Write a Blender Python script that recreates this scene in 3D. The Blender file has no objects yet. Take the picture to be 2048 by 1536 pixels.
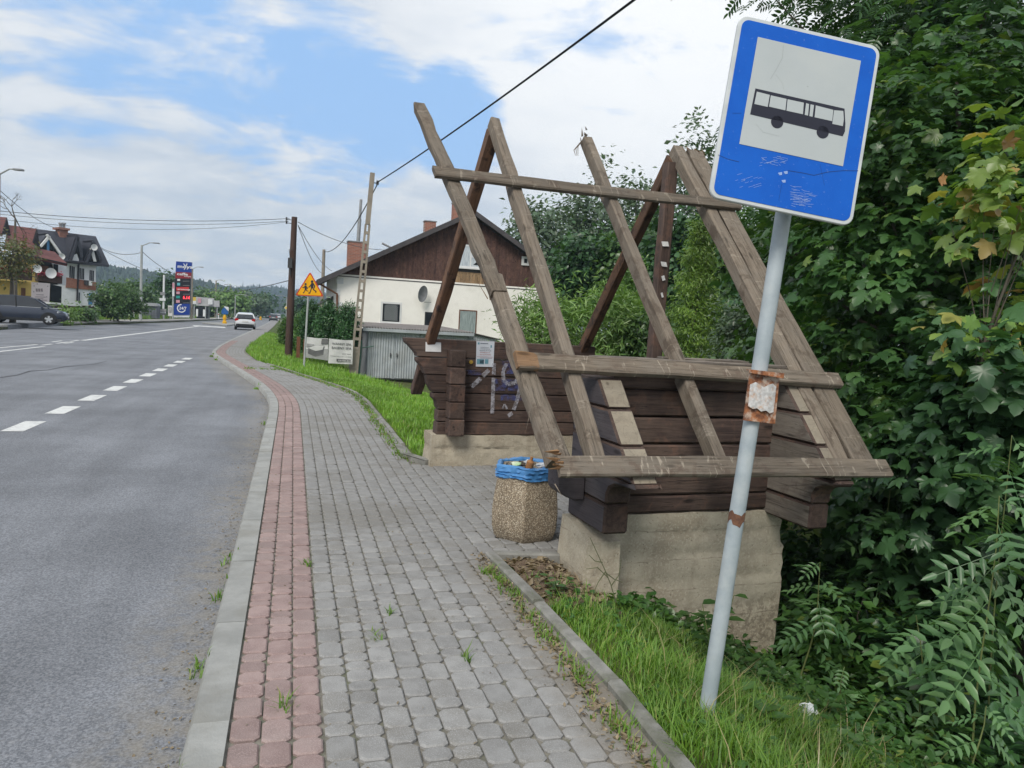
import bpy, bmesh, math, random
import numpy as np
from mathutils import Vector, Matrix

# ------------------------------------------------------------------ camera, sky, sun, exposure
scene = bpy.context.scene
COL = scene.collection
FOC, ROLL, PITCH, YAW, EYE = 1500.0, math.radians(3.2), math.radians(4.35), math.radians(16.45), 1.6
c_f = np.array([math.sin(YAW)*math.cos(PITCH), math.cos(YAW)*math.cos(PITCH), -math.sin(PITCH)])
_r = np.array([math.cos(YAW), -math.sin(YAW), 0.0]); _u = np.cross(_r, c_f)
c_r = math.cos(ROLL)*_r + math.sin(ROLL)*_u
c_u = -math.sin(ROLL)*_r + math.cos(ROLL)*_u
c_o = np.array([0.0, 0.0, EYE])
cam_d = bpy.data.cameras.new('camera'); cam = bpy.data.objects.new('camera', cam_d); COL.objects.link(cam)
cam_d.sensor_width = 36.0; cam_d.lens = 36.0*FOC/2048.0
cam_d.clip_start = 0.05; cam_d.clip_end = 9000.0
cam.matrix_world = Matrix(((c_r[0], c_u[0], -c_f[0], 0), (c_r[1], c_u[1], -c_f[1], 0), (c_r[2], c_u[2], -c_f[2], EYE), (0, 0, 0, 1)))
scene.camera = cam

SUN_EL, SUN_AZ = math.radians(44), math.radians(-142)      # azimuth from +Y towards +X: veiled sun behind the camera, left
SUN_STR, SKY_STR, EXPO = 2.2, 0.1, 0.42
scene.view_settings.view_transform = 'Standard'; scene.view_settings.look = 'None'
scene.view_settings.exposure = EXPO; scene.view_settings.gamma = 1.0
scene.view_settings.use_curve_mapping = False

def px_dir(px, py):
    d = c_r*(px-1024)/FOC - c_u*(py-768)/FOC + c_f
    return d/np.linalg.norm(d)

world = bpy.data.worlds.new('World'); scene.world = world; world.use_nodes = True
wt = world.node_tree; wt.nodes.clear()
def wn(t, **k):
    n = wt.nodes.new(t)
    for a, b in k.items(): setattr(n, a, b)
    return n
def wl(a, b): wt.links.new(a, b)
sky = wn('ShaderNodeTexSky', sky_type='NISHITA', sun_disc=False, sun_elevation=SUN_EL, sun_rotation=SUN_AZ)
sky.air_density = 1.0; sky.dust_density = 1.2; sky.ozone_density = 2.0
tc = wn('ShaderNodeTexCoord')
sep = wn('ShaderNodeSeparateXYZ'); wl(tc.outputs['Generated'], sep.inputs[0])
def wmath(op, a, b=None, c=None, clamp=False):
    n = wn('ShaderNodeMath', operation=op, use_clamp=clamp)
    for i, v in enumerate((a, b, c)):
        if v is None: continue
        if isinstance(v, (int, float)): n.inputs[i].default_value = v
        else: wl(v, n.inputs[i])
    return n.outputs[0]
zc = wmath('ADD', wmath('MAXIMUM', sep.outputs[2], 0.0), 0.26)
pxn = wmath('DIVIDE', sep.outputs[0], zc); pyn = wmath('DIVIDE', sep.outputs[1], zc)
comb = wn('ShaderNodeCombineXYZ'); wl(pxn, comb.inputs[0]); wl(pyn, comb.inputs[1])
def wnoise(scale, detail, rough, stretch=(1, 1, 1), loc=(0, 0, 0), rot=0.0, dist=0.0):
    mp = wn('ShaderNodeMapping'); mp.inputs['Scale'].default_value = stretch; mp.inputs['Location'].default_value = loc
    mp.inputs['Rotation'].default_value = (0, 0, rot)
    wl(comb.outputs[0], mp.inputs[0])
    n = wn('ShaderNodeTexNoise'); n.inputs['Scale'].default_value = scale; n.inputs['Detail'].default_value = detail
    n.inputs['Roughness'].default_value = rough; n.inputs['Distortion'].default_value = dist
    wl(mp.outputs[0], n.inputs['Vector'])
    return n.outputs['Fac']
def wrange(v, a, b, lo=0.0, hi=1.0, smooth=True):
    n = wn('ShaderNodeMapRange', interpolation_type='SMOOTHSTEP' if smooth else 'LINEAR')
    wl(v, n.inputs[0]); n.inputs[1].default_value = a; n.inputs[2].default_value = b
    n.inputs[3].default_value = lo; n.inputs[4].default_value = hi
    return n.outputs[0]
def blob(px, py, r0, r1):
    d = px_dir(px, py)
    n = wn('ShaderNodeVectorMath', operation='DOT_PRODUCT'); wl(tc.outputs['Generated'], n.inputs[0]); n.inputs[1].default_value = tuple(d)
    return wrange(n.outputs['Value'], math.cos(math.radians(r1)), math.cos(math.radians(r0)))
big = wnoise(0.95, 4, 0.5, (1.0, 1.35, 1), (3.1, 1.7, 0), 0.5, 0.3)
wisp = wnoise(2.7, 9, 0.6, (1.0, 1.5, 1), (0.4, 2.2, 0), 0.55, 0.6)
fine = wnoise(6.5, 7, 0.6, (1.0, 1.25, 1), (5.0, 1.0, 0), 0.35, 0.3)
gap = blob(620, 215, 2.0, 9.0)
for a in ((330, 60, 1.5, 8.0), (140, 30, 2.0, 9.5), (470, 150, 1.5, 7.0), (900, 250, 1.0, 5.5), (720, 250, 1.5, 7)):
    gap = wmath('MAXIMUM', gap, blob(*a))
dens = wmath('ADD', wmath('MULTIPLY', big, 0.50), wmath('MULTIPLY', wisp, 0.55))
dens = wmath('ADD', dens, wmath('MULTIPLY', fine, 0.22))
dens = wmath('SUBTRACT', dens, wmath('MULTIPLY', gap, 0.25))
cover = wrange(dens, 0.375, 0.545)
hor = wrange(sep.outputs[2], 0.0, 0.22, 1.0, 0.0)
cover = wmath('MAXIMUM', cover, wmath('MULTIPLY', hor, 0.80))
cover = wmath('MINIMUM', cover, 0.97)
shade = wrange(wmath('ADD', wmath('MULTIPLY', wisp, 0.6), wmath('MULTIPLY', fine, 0.4)), 0.36, 0.64)
glow = blob(1400, -60, 1.0, 24.0)
ccol = wn('ShaderNodeMix', data_type='RGBA'); wl(shade, ccol.inputs[0])
ccol.inputs[6].default_value = (5.0, 5.45, 6.1, 1); ccol.inputs[7].default_value = (6.8, 6.95, 7.15, 1)
warm = wn('ShaderNodeMix', data_type='RGBA')
wl(wmath('MULTIPLY', wmath('MULTIPLY', hor, shade), wrange(fine, .50, .66)), warm.inputs[0]); wl(ccol.outputs[2], warm.inputs[6]); warm.inputs[7].default_value = (7.4, 7.1, 6.5, 1)
cg = wn('ShaderNodeMix', data_type='RGBA'); wl(wmath('MULTIPLY', glow, 0.9), cg.inputs[0]); wl(warm.outputs[2], cg.inputs[6]); cg.inputs[7].default_value = (8.5, 8.5, 8.45, 1)
bl = wn('ShaderNodeMix', data_type='RGBA'); bl.inputs[0].default_value = 0.8
wl(sky.outputs[0], bl.inputs[6]); bl.inputs[7].default_value = (2.9, 4.9, 8.1, 1)
fin = wn('ShaderNodeMix', data_type='RGBA'); wl(cover, fin.inputs[0]); wl(bl.outputs[2], fin.inputs[6]); wl(cg.outputs[2], fin.inputs[7])
bg = wn('ShaderNodeBackground'); bg.inputs['Strength'].default_value = SKY_STR; wl(fin.outputs[2], bg.inputs['Color'])
wo = wn('ShaderNodeOutputWorld'); wl(bg.outputs[0], wo.inputs['Surface'])

sun_d = bpy.data.lights.new('sun', 'SUN'); sun = bpy.data.objects.new('sun', sun_d); COL.objects.link(sun)
sun_d.energy = SUN_STR; sun_d.angle = math.radians(22); sun_d.color = (1.0, 0.94, 0.84)
_s = Vector((math.sin(SUN_AZ)*math.cos(SUN_EL), math.cos(SUN_AZ)*math.cos(SUN_EL), math.sin(SUN_EL)))
sun.matrix_world = _s.to_track_quat('Z', 'Y').to_matrix().to_4x4()

# ------------------------------------------------------------------ small helpers
rng = np.random.default_rng(7)
random.seed(7)
def V3(*a): return np.array(a, float)
def ray(px, py): return c_r*(px-1024)/FOC - c_u*(py-768)/FOC + c_f
def at_z(px, py, z): d = ray(px, py); return c_o + d*((z-EYE)/d[2])
def at_y(px, py, y): d = ray(px, py); return c_o + d*(y/d[1])
def at_plane(px, py, p0, n): d = ray(px, py); return c_o + d*(np.dot(p0-c_o, n)/np.dot(d, n))
def proj(P):
    P = np.atleast_2d(P)-c_o; dz = P@c_f
    return np.stack([1024+FOC*(P@c_r)/dz, 768-FOC*(P@c_u)/dz, dz], 1)
def unit(v): v = np.asarray(v, float); return v/np.linalg.norm(v)
def smooth01(x): x = np.clip(x, 0, 1); return x*x*(3-2*x)

def tagset(o, label=None, cat=None, group=None, kind=None):
    if label: o['label'] = label
    if cat: o['category'] = cat
    if group: o['group'] = group
    if kind: o['kind'] = kind
    return o
def thing(name, label, cat, loc=(0, 0, 0), rz=0.0, group=None):
    o = bpy.data.objects.new(name, None); COL.objects.link(o)
    o.empty_display_size = 0.2
    o.location = Vector([float(t) for t in loc]); o.rotation_euler = (0, 0, rz)
    return tagset(o, label, cat, group)
def link(name, me, parent=None, mat4=None, world=False):
    o = bpy.data.objects.new(name, me); COL.objects.link(o)
    if parent is not None:
        o.parent = parent
        if world:
            m = Matrix.Identity(4); p = parent
            while p is not None:
                m = p.matrix_parent_inverse.inverted() @ Matrix.Identity(4) if False else m
                m = (p.matrix_parent_inverse @ p.matrix_basis) @ m
                p = p.parent
            o.matrix_parent_inverse = m.inverted()
    if mat4 is not None: o.matrix_basis = mat4
    return o
def copy_tree(o, parent=None):
    c = o.copy(); COL.objects.link(c)
    if parent is not None: c.parent = parent
    for ch in list(o.children): copy_tree(ch, c)
    return c

class MB:
    """collects geometry, builds ONE mesh object"""
    def __init__(s): s.v = []; s.f = []; s.m = []; s.n = 0
    def add(s, vs, fs, mi=0):
        b = s.n
        vs = [tuple(float(q) for q in p) for p in vs]
        s.v += vs; s.n += len(vs)
        s.f += [tuple(i+b for i in f) for f in fs]; s.m += [mi]*len(fs)
        return s
    def box(s, x0, x1, y0, y1, z0, z1, mi=0):
        return s.add([(x0, y0, z0), (x1, y0, z0), (x1, y1, z0), (x0, y1, z0), (x0, y0, z1), (x1, y0, z1), (x1, y1, z1), (x0, y1, z1)],
                     [(3, 2, 1, 0), (4, 5, 6, 7), (0, 1, 5, 4), (1, 2, 6, 5), (2, 3, 7, 6), (3, 0, 4, 7)], mi)
    def obox(s, c, a, b, d, mi=0):
        c, a, b, d = map(lambda q: np.asarray(q, float), (c, a, b, d))
        p = [c+i*a+j*b+k*d for k in (-1, 1) for i, j in ((-1, -1), (1, -1), (1, 1), (-1, 1))]
        return s.add(p, [(3, 2, 1, 0), (4, 5, 6, 7), (0, 1, 5, 4), (1, 2, 6, 5), (2, 3, 7, 6), (3, 0, 4, 7)], mi)
    def prism(s, poly, ext, mi=0):
        n = len(poly); e = np.asarray(ext, float)
        a = [np.asarray(p, float) for p in poly]
        return s.add(a+[p+e for p in a], [tuple(range(n))[::-1], tuple(range(n, 2*n))]+[(i, (i+1) % n, (i+1) % n+n, i+n) for i in range(n)], mi)
    def tube(s, pts, rad, n=8, mi=0, cap=True):
        pts = [np.asarray(p, float) for p in pts]
        if not hasattr(rad, '__len__'): rad = [rad]*len(pts)
        vs = []; pr = None
        for i, p in enumerate(pts):
            t = unit(pts[min(i+1, len(pts)-1)]-pts[max(i-1, 0)])
            if pr is None:
                pr = np.cross(t, (0, 0, 1)) if abs(t[2]) < .9 else np.cross(t, (0, 1, 0))
            pr = unit(pr-np.dot(pr, t)*t); q = np.cross(t, pr)
            vs += [p+rad[i]*(math.cos(k*2*math.pi/n)*pr+math.sin(k*2*math.pi/n)*q) for k in range(n)]
        fs = []
        for i in range(len(pts)-1):
            for k in range(n):
                fs.append((i*n+k, i*n+(k+1) % n, (i+1)*n+(k+1) % n, (i+1)*n+k))
        if cap: fs += [tuple(range(n))[::-1], tuple(range((len(pts)-1)*n, len(pts)*n))]
        return s.add(vs, fs, mi)
    def quad(s, a, b, c, d, mi=0): return s.add([a, b, c, d], [(0, 1, 2, 3)], mi)
    def mesh(s, name, mats, smooth=False, bevel=0.0, ang=40):
        me = bpy.data.meshes.new(name); me.from_pydata(s.v, [], s.f); me.validate()
        for m in (mats if isinstance(mats, (list, tuple)) else [mats]): me.materials.append(m)
        if len(me.polygons) == len(s.m): me.polygons.foreach_set('material_index', s.m)
        bm = bmesh.new(); bm.from_mesh(me)
        bmesh.ops.recalc_face_normals(bm, faces=bm.faces)
        if bevel > 0:
            es = [e for e in bm.edges if len(e.link_faces) == 2 and e.calc_face_angle(0) > 0.5]
            bmesh.ops.bevel(bm, geom=es, offset=bevel, segments=1, affect='EDGES', profile=0.6)
        bm.to_mesh(me); bm.free()
        if smooth:
            me.polygons.foreach_set('use_smooth', [True]*len(me.polygons)); me.set_sharp_from_angle(angle=math.radians(ang))
        me.update()
        return me
    def build(s, name, mats, parent=None, smooth=False, bevel=0.0, world=False, mat4=None, ang=40):
        return link(name, s.mesh(name, mats, smooth, bevel, ang), parent, mat4, world)

# ------------------------------------------------------------------ materials
MATS = {}
class NT:
    def __init__(s, m): s.t = m.node_tree; s.n = s.t.nodes; s.l = s.t.links
    def node(s, t, **k):
        n = s.n.new(t)
        for a, b in k.items(): setattr(n, a, b)
        return n
    def link(s, a, b): s.l.new(a, b)
    def math(s, op, a, b=None, clamp=False):
        n = s.node('ShaderNodeMath', operation=op, use_clamp=clamp)
        for i, v in enumerate((a, b)):
            if v is None: continue
            if isinstance(v, (int, float)): n.inputs[i].default_value = v
            else: s.link(v, n.inputs[i])
        return n.outputs[0]
    def mix(s, fac, a, b, mode='MIX'):
        n = s.node('ShaderNodeMix', data_type='RGBA', blend_type=mode)
        for i, v in ((0, fac), (6, a), (7, b)):
            if isinstance(v, (int, float)): n.inputs[i].default_value = v
            elif isinstance(v, tuple): n.inputs[i].default_value = (*v[:3], 1)
            else: s.link(v, n.inputs[i])
        return n.outputs[2]
    def rng(s, v, a, b, lo=0., hi=1.):
        n = s.node('ShaderNodeMapRange', interpolation_type='SMOOTHSTEP')
        s.link(v, n.inputs[0])
        for i, q in enumerate((a, b, lo, hi)): n.inputs[i+1].default_value = q
        return n.outputs[0]
    def coords(s, kind='Object', stretch=(1, 1, 1)):
        if kind == 'World': o = s.node('ShaderNodeNewGeometry').outputs['Position']
        else: o = s.node('ShaderNodeTexCoord').outputs[kind]
        mp = s.node('ShaderNodeMapping'); mp.inputs['Scale'].default_value = stretch; s.link(o, mp.inputs[0])
        return mp
    def noise(s, vec, scale, detail=6, rough=.6, dist=0.):
        n = s.node('ShaderNodeTexNoise'); n.inputs['Scale'].default_value = scale; n.inputs['Detail'].default_value = detail
        n.inputs['Roughness'].default_value = rough; n.inputs['Distortion'].default_value = dist
        s.link(vec, n.inputs['Vector']); return n.outputs['Fac']
def new_mat(name):
    m = bpy.data.materials.new(name); m.use_nodes = True; nt = NT(m)
    return m, nt, nt.n['Principled BSDF']
def mk(name, c1, c2=None, scale=6, rough=.85, bump=.25, bscale=None, stretch=(1, 1, 1), kind='Object', rand=0., spec=.3,
       stain=None, stain_amt=.5, stain_scale=1.2, metal=0., detail=8, contrast=(.32, .68), speck=None, speck_scale=120, bdist=.01):
    """two-tone noise material with optional stains, specks and per-object variation"""
    if name in MATS: return MATS[name]
    m, nt, b = new_mat(name)
    if c2 is None: c2 = tuple(q*.72 for q in c1)
    mp = nt.coords(kind, stretch)
    vec = mp.outputs[0]
    if rand:
        oi = nt.node('ShaderNodeObjectInfo')
        ad = nt.node('ShaderNodeVectorMath', operation='ADD'); nt.link(vec, ad.inputs[0])
        cb = nt.node('ShaderNodeCombineXYZ'); r = nt.math('MULTIPLY', oi.outputs['Random'], 37.0)
        nt.link(r, cb.inputs[0]); nt.link(r, cb.inputs[1]); nt.link(r, cb.inputs[2]); nt.link(cb.outputs[0], ad.inputs[1]); vec = ad.outputs[0]
    f = nt.noise(vec, scale, detail)
    col = nt.mix(nt.rng(f, *contrast), c2, c1)
    if stain:
        g = nt.noise(vec, stain_scale, 5, .65)
        col = nt.mix(nt.math('MULTIPLY', nt.rng(g, .46, .66), stain_amt), col, stain)
    if speck:
        g = nt.noise(vec, speck_scale, 2, .5)
        col = nt.mix(nt.math('MULTIPLY', nt.rng(g, .54, .62), .8), col, speck)
    if rand:
        hv = nt.node('ShaderNodeHueSaturation'); nt.link(col, hv.inputs['Color'])
        nt.link(nt.math('ADD', nt.math('MULTIPLY', oi.outputs['Random'], rand*2), 1-rand), hv.inputs['Value']); col = hv.outputs[0]
    nt.link(col, b.inputs['Base Color']); b.inputs['Roughness'].default_value = rough
    b.inputs['Specular IOR Level'].default_value = spec; b.inputs['Metallic'].default_value = metal
    if bump:
        h = nt.noise(vec, bscale or scale*3, 8, .65)
        bp = nt.node('ShaderNodeBump'); bp.inputs['Strength'].default_value = bump; bp.inputs['Distance'].default_value = bdist
        nt.link(h, bp.inputs['Height']); nt.link(bp.outputs[0], b.inputs['Normal'])
    MATS[name] = m
    return m
def plain(name, c, rough=.5, metal=0., spec=.15, emit=0.):
    return mk(name, c, tuple(q*.88 for q in c), scale=3, rough=rough, bump=0, metal=metal, spec=spec)
def glow_mat(name, c, s):
    m, nt, b = new_mat(name); b.inputs['Base Color'].default_value = (*c, 1)
    b.inputs['Emission Color'].default_value = (*c, 1); b.inputs['Emission Strength'].default_value = s
    return m
def leaf_mat(name, c1, c2, c3=None, trans=.25, rough=.36, single=False, cpos=.93):
    if name in MATS: return MATS[name]
    m, nt, b = new_mat(name)
    r = nt.node('ShaderNodeObjectInfo').outputs['Random'] if single else nt.node('ShaderNodeNewGeometry').outputs['Random Per Island']
    rp = nt.node('ShaderNodeValToRGB'); nt.link(r, rp.inputs[0])
    e = rp.color_ramp.elements; e[0].color = (*c1, 1); e[1].color = (*c2, 1)
    if c3: q = e.new(cpos); q.color = (*c2, 1); e[2].position = 1.0; e[2].color = (*c3, 1)
    col = rp.outputs[0]
    pos = nt.coords('World', (1, 1, 1)).outputs[0]
    n = nt.noise(pos, .9, 3)
    hv = nt.node('ShaderNodeHueSaturation'); nt.link(col, hv.inputs['Color']); nt.link(nt.rng(n, .3, .7, .7, 1.3), hv.inputs['Value']); col = hv.outputs[0]
    nt.link(col, b.inputs['Base Color']); b.inputs['Roughness'].default_value = rough; b.inputs['Specular IOR Level'].default_value = .5
    tr = nt.node('ShaderNodeBsdfTranslucent')
    tcx = nt.mix(1.0, col, (1.5, 1.5, .55), 'MULTIPLY'); nt.link(tcx, tr.inputs['Color'])
    ms = nt.node('ShaderNodeMixShader'); ms.inputs[0].default_value = trans
    nt.link(b.outputs[0], ms.inputs[1]); nt.link(tr.outputs[0], ms.inputs[2])
    nt.link(ms.outputs[0], nt.n['Material Output'].inputs['Surface'])
    MATS[name] = m
    return m

def text_mb(mb, body, origin, right, up, height, mi=0, font_bold=0.0, depth=.002, align='LEFT', width=None):
    """flat lettering as extruded geometry, standing on the plane spanned by right/up"""
    cu = bpy.data.curves.new('lettering', 'FONT'); cu.body = body; cu.size = 1.0; cu.align_x = align; cu.offset = font_bold
    cu.resolution_u = 2
    ob = bpy.data.objects.new('lettering', cu); COL.objects.link(ob)
    dg = bpy.context.evaluated_depsgraph_get(); me = bpy.data.meshes.new_from_object(ob.evaluated_get(dg))
    vs = np.zeros(len(me.vertices)*3); me.vertices.foreach_get('co', vs); vs = vs.reshape(-1, 3)
    fs = [tuple(p.vertices) for p in me.polygons]
    bpy.data.objects.remove(ob); bpy.data.curves.remove(cu); bpy.data.meshes.remove(me)
    if len(vs) == 0: return
    sx = sy = height/.73
    if width: 
        w0 = vs[:, 0].max()-vs[:, 0].min(); sx = width/max(w0, 1e-6)
    r, u = unit(right), unit(up); n = np.cross(r, u)
    P = np.asarray(origin, float)+np.outer(vs[:, 0]*sx, r)+np.outer(vs[:, 1]*sy, u)+n*depth
    mb.add(P, fs, mi)
# ------------------------------------------------------------------ ground, road, pavement
KY = np.array([-12, 13.2, 14.5, 16, 17.8, 20.2, 25, 29.0, 30.6, 32.5, 37, 44, 55, 70, 113, 190, 320, 700.])
KX = np.array([-.34, -.34, -.37, -.50, -.72, -1.13, -2.0, -2.72, -2.95, -3.08, -3.25, -3.36, -3.44, -3.55, -3.9, -4.9, -7.2, -16.])
EY = np.array([-12, 4.94, 4.95, 8.30, 8.31, 12, 15, 16.5, 17.5, 20, 23.5, 27, 32.3, 38.9, 60.6, 102, 164, 320, 700.])
EX = np.array([1.43, 1.43, 3.50, 3.50, 1.42, 1.45, 1.47, 1.36, 1.19, .55, -.33, -1.2, -1.84, -1.99, -2.04, -2.36, -3.04, -5.2, -14.])
LY = np.array([-12, 43, 57, 68, 88, 137, 200, 320, 700.])
LX = np.array([-14.6, -14.9, -15.8, -15.2, -14.0, -12.6, -12.4, -14.5, -23.])
def K(y): return np.interp(y, KY, KX)
def E_(y): return np.interp(y, EY, EX)
def L_(y): return np.interp(y, LY, LX)
def zr(x, y):
    """lawn height right of the pavement"""
    x = np.asarray(x, float); y = np.asarray(y, float)
    near = -.03-.45*np.maximum(0, x-1.74); near = np.maximum(near, -1.25-.02*(x-4))
    d = x-E_(np.where((y > 4.9) & (y < 8.4), 8.4, y))
    far = -.03-.17*np.maximum(0, d-.4); far = np.maximum(far, -.85)
    w = smooth01((y-6.5)/4.5)
    z = near*(1-w)+far*w
    return z+.035*np.sin(x*1.7+y*.9)*np.clip(d, 0, 1)
def zl(x, y):
    d = np.maximum(0, L_(y)-np.asarray(x, float))
    return np.minimum(.06+.02*d, .62)+.03*np.sin(x*.9+np.asarray(y)*.5)
def gz(x, y): return float(zr(x, y)) if x > E_(y)-.05 else (float(zl(x, y)) if x < L_(y) else -.1)

m_soil = mk('grassy_soil', (.085, .125, .03), (.05, .075, .022), scale=3, stain=(.10, .08, .05), stain_amt=.55, stain_scale=.9, rough=.95, bump=.5, bscale=40, kind='World', spec=.1)
ys = np.unique(np.concatenate([np.arange(-12, 4.9, .35), [4.94, 4.95], np.arange(5.2, 8.2, .5), [8.30, 8.31], np.arange(8.6, 40, .5), np.arange(40, 130, 3), np.arange(130, 700, 25), [900, 1300, 2000, 3000, 4500]]))
dr = np.array([0, .05, .15, .3, .5, .75, 1, 1.3, 1.6, 2, 2.4, 2.8, 3.3, 4, 5, 6.5, 9, 13, 20, 35, 70, 200, 800, 4000.])
dl = np.array([0, .3, 1, 2, 3.5, 6, 10, 16, 26, 45, 90, 300, 1000, 4000.])[::-1]
vs = []
for y in ys:
    e = float(E_(y)); l = float(L_(y))
    vs += [(l-d, y, float(zl(l-d, y))) for d in dl]
    vs += [(l, y, -.32), (e, y, -.32)]
    vs += [(e+d, y, float(zr(e+d, y))) for d in dr]
nc = len(dl)+2+len(dr)
fs = [(i*nc+j, i*nc+j+1, (i+1)*nc+j+1, (i+1)*nc+j) for i in range(len(ys)-1) for j in range(nc-1)]
ground = MB().add(vs, fs).build('ground', m_soil, smooth=True, ang=35); ground['kind'] = 'structure'

# asphalt with grit, tone patches and a sandy gutter next to the kerb
m_road, nt, b = new_mat('asphalt')
mp = nt.coords('World'); pv = mp.outputs[0]
grit = nt.noise(pv, 95, 3, .7); gr2 = nt.noise(pv, 30, 4, .6); ton = nt.noise(pv, .55, 5, .6)
mps = nt.coords('World', (2.2, .16, 1)); streak = nt.noise(mps.outputs[0], 1.0, 5, .6)
col = nt.mix(nt.rng(grit, .36, .66), (.112, .120, .136), (.244, .256, .282))
col = nt.mix(nt.math('MULTIPLY', nt.rng(gr2, .52, .72), .35), col, (.33, .33, .34))
hv = nt.node('ShaderNodeHueSaturation'); nt.link(col, hv.inputs['Color'])
nt.link(nt.math('MULTIPLY', nt.rng(ton, .3, .7, .80, 1.13), nt.rng(streak, .3, .7, .90, 1.09)), hv.inputs['Value'])
sx = nt.node('ShaderNodeSeparateXYZ'); nt.link(pv, sx.inputs[0])
wob = nt.noise(pv, 1.3, 6, .7)
gx = nt.math('ADD', sx.outputs[0], nt.math('MULTIPLY', wob, .8))
bend = nt.math('MULTIPLY', nt.math('MAXIMUM', nt.math('SUBTRACT', sx.outputs[1], 15.0), 0.0), .185)
gx = nt.math('ADD', gx, bend)
near_k = nt.math('MULTIPLY', nt.rng(gx, -.46, .12), nt.rng(sx.outputs[1], 24., 33., 1., .25))
near_k = nt.math('MULTIPLY', near_k, nt.rng(nt.noise(pv, 9, 6, .7), .34, .6))
col = nt.mix(nt.math('MULTIPLY', near_k, .6), hv.outputs[0], (.25, .225, .18))
nt.link(col, b.inputs['Base Color']); b.inputs['Roughness'].default_value = .8; b.inputs['Specular IOR Level'].default_value = .3
bp = nt.node('ShaderNodeBump'); bp.inputs['Strength'].default_value = .55; bp.inputs['Distance'].default_value = .006
nt.link(grit, bp.inputs['Height']); nt.link(bp.outputs[0], b.inputs['Normal'])

def strip(name, fa, fb, ya, yb, z, mat, parent=None, step=None, kind=None, side=None, world=True):
    yy = [y for y in ys if ya < y < yb]; yy = np.unique(np.concatenate([[ya], yy, [yb]]))
    vs = []; fs = []
    for y in yy: vs += [(float(fa(y)), y, z), (float(fb(y)), y, z)]
    n = len(yy)
    fs = [(2*i, 2*i+1, 2*i+3, 2*i+2) for i in range(n-1)]
    mb = MB().add(vs, fs)
    if side is not None:
        vs = []
        for y in yy: vs += [(float(fa(y)), y, z), (float(fa(y)), y, side), (float(fb(y)), y, z), (float(fb(y)), y, side)]
        mb.add(vs, [f for i in range(n-1) for f in ((4*i, 4*i+1, 4*i+5, 4*i+4), (4*i+2, 4*i+6, 4*i+7, 4*i+3))])
        mb.add([vs[0], vs[1], vs[3], vs[2]], [(0, 1, 2, 3)]); mb.add([vs[-4], vs[-3], vs[-1], vs[-2]], [(0, 1, 2, 3)])
    o = mb.build(name, mat, parent, world=world)
    if kind: o['kind'] = kind
    return o
road = strip('road', lambda y: L_(y)-.02, lambda y: K(y)+.03, -12, 690, -.10, m_road, kind='structure')
m_line = mk('road_paint', (.62, .63, .62), (.40, .41, .42), scale=14, rough=.7, bump=.2, kind='World', contrast=(.25, .5), stain=(.3, .3, .31), stain_amt=.5, stain_scale=4)
def marking(x0, x1, y0, y1, dx=0.0, off=0):
    z = -.096+off
    MB().add([(x0, y0, z), (x1, y0, z), (x1+dx, y1, z), (x0+dx, y1, z)], [(0, 1, 2, 3)]).build('lane_marking', m_line, road, world=True)
for k in range(-2, 10):
    y = 11.45+1.80*k
    marking(-3.56, -3.30, y-.48, y+.48)
# centre line: double solid, then dashes, then a broad line to the island
def ctr(px, py): return at_z(px, py, -.1)
for (a, b_, w) in (((-60, 701), (75, 689), .14), ((-60, 710), (88, 693), .14), ((84, 690.5), (104, 688), .14), ((113, 687), (136, 683.8), .14), ((104, 684), (124, 681.5), .14), ((140, 683), (158, 680.5), .14), ((128, 687), (147, 684.5), .14),
                   ((165, 681), (300, 664.5), .26), ((300, 664.5), (396, 652.7), .30)):
    p, q = ctr(*a), ctr(*b_)
    marking(p[0]-w/2, p[0]+w/2, p[1], q[1], q[0]-p[0])
p, q = ctr(388, 650.5), ctr(455, 655.5)
MB().add([(p[0]-.2, p[1], -.0955), (p[0]+.5, p[1]-4, -.0955), (q[0], q[1]-2, -.0955), (q[0]-.5, q[1]+3, -.0955)], [(0, 1, 2, 3)]).build('lane_marking', m_line, road, world=True)
p, q = ctr(20, 660), ctr(150, 652)
m_tar = mk('tar', (.05, .05, .055), scale=20, rough=.6, kind='World')
def crack(pts, w):
    P = [at_z(*p, -.0965) for p in pts]; mb = MB(); vs = []
    for i, p in enumerate(P):
        ww = w*(.5+random.random()); vs += [(p[0]-ww/2, p[1]+ww, -.0965), (p[0]+ww/2, p[1]-ww, -.0965)]
    mb.add(vs, [(2*i, 2*i+1, 2*i+3, 2*i+2) for i in range(len(P)-1)]); mb.build('crack', m_tar, road, world=True)
crack([(0, 755), (35, 750), (60, 742), (95, 740), (130, 733), (160, 731)], .07)
crack([(160, 731), (190, 728), (214, 722)], .04)

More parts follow.
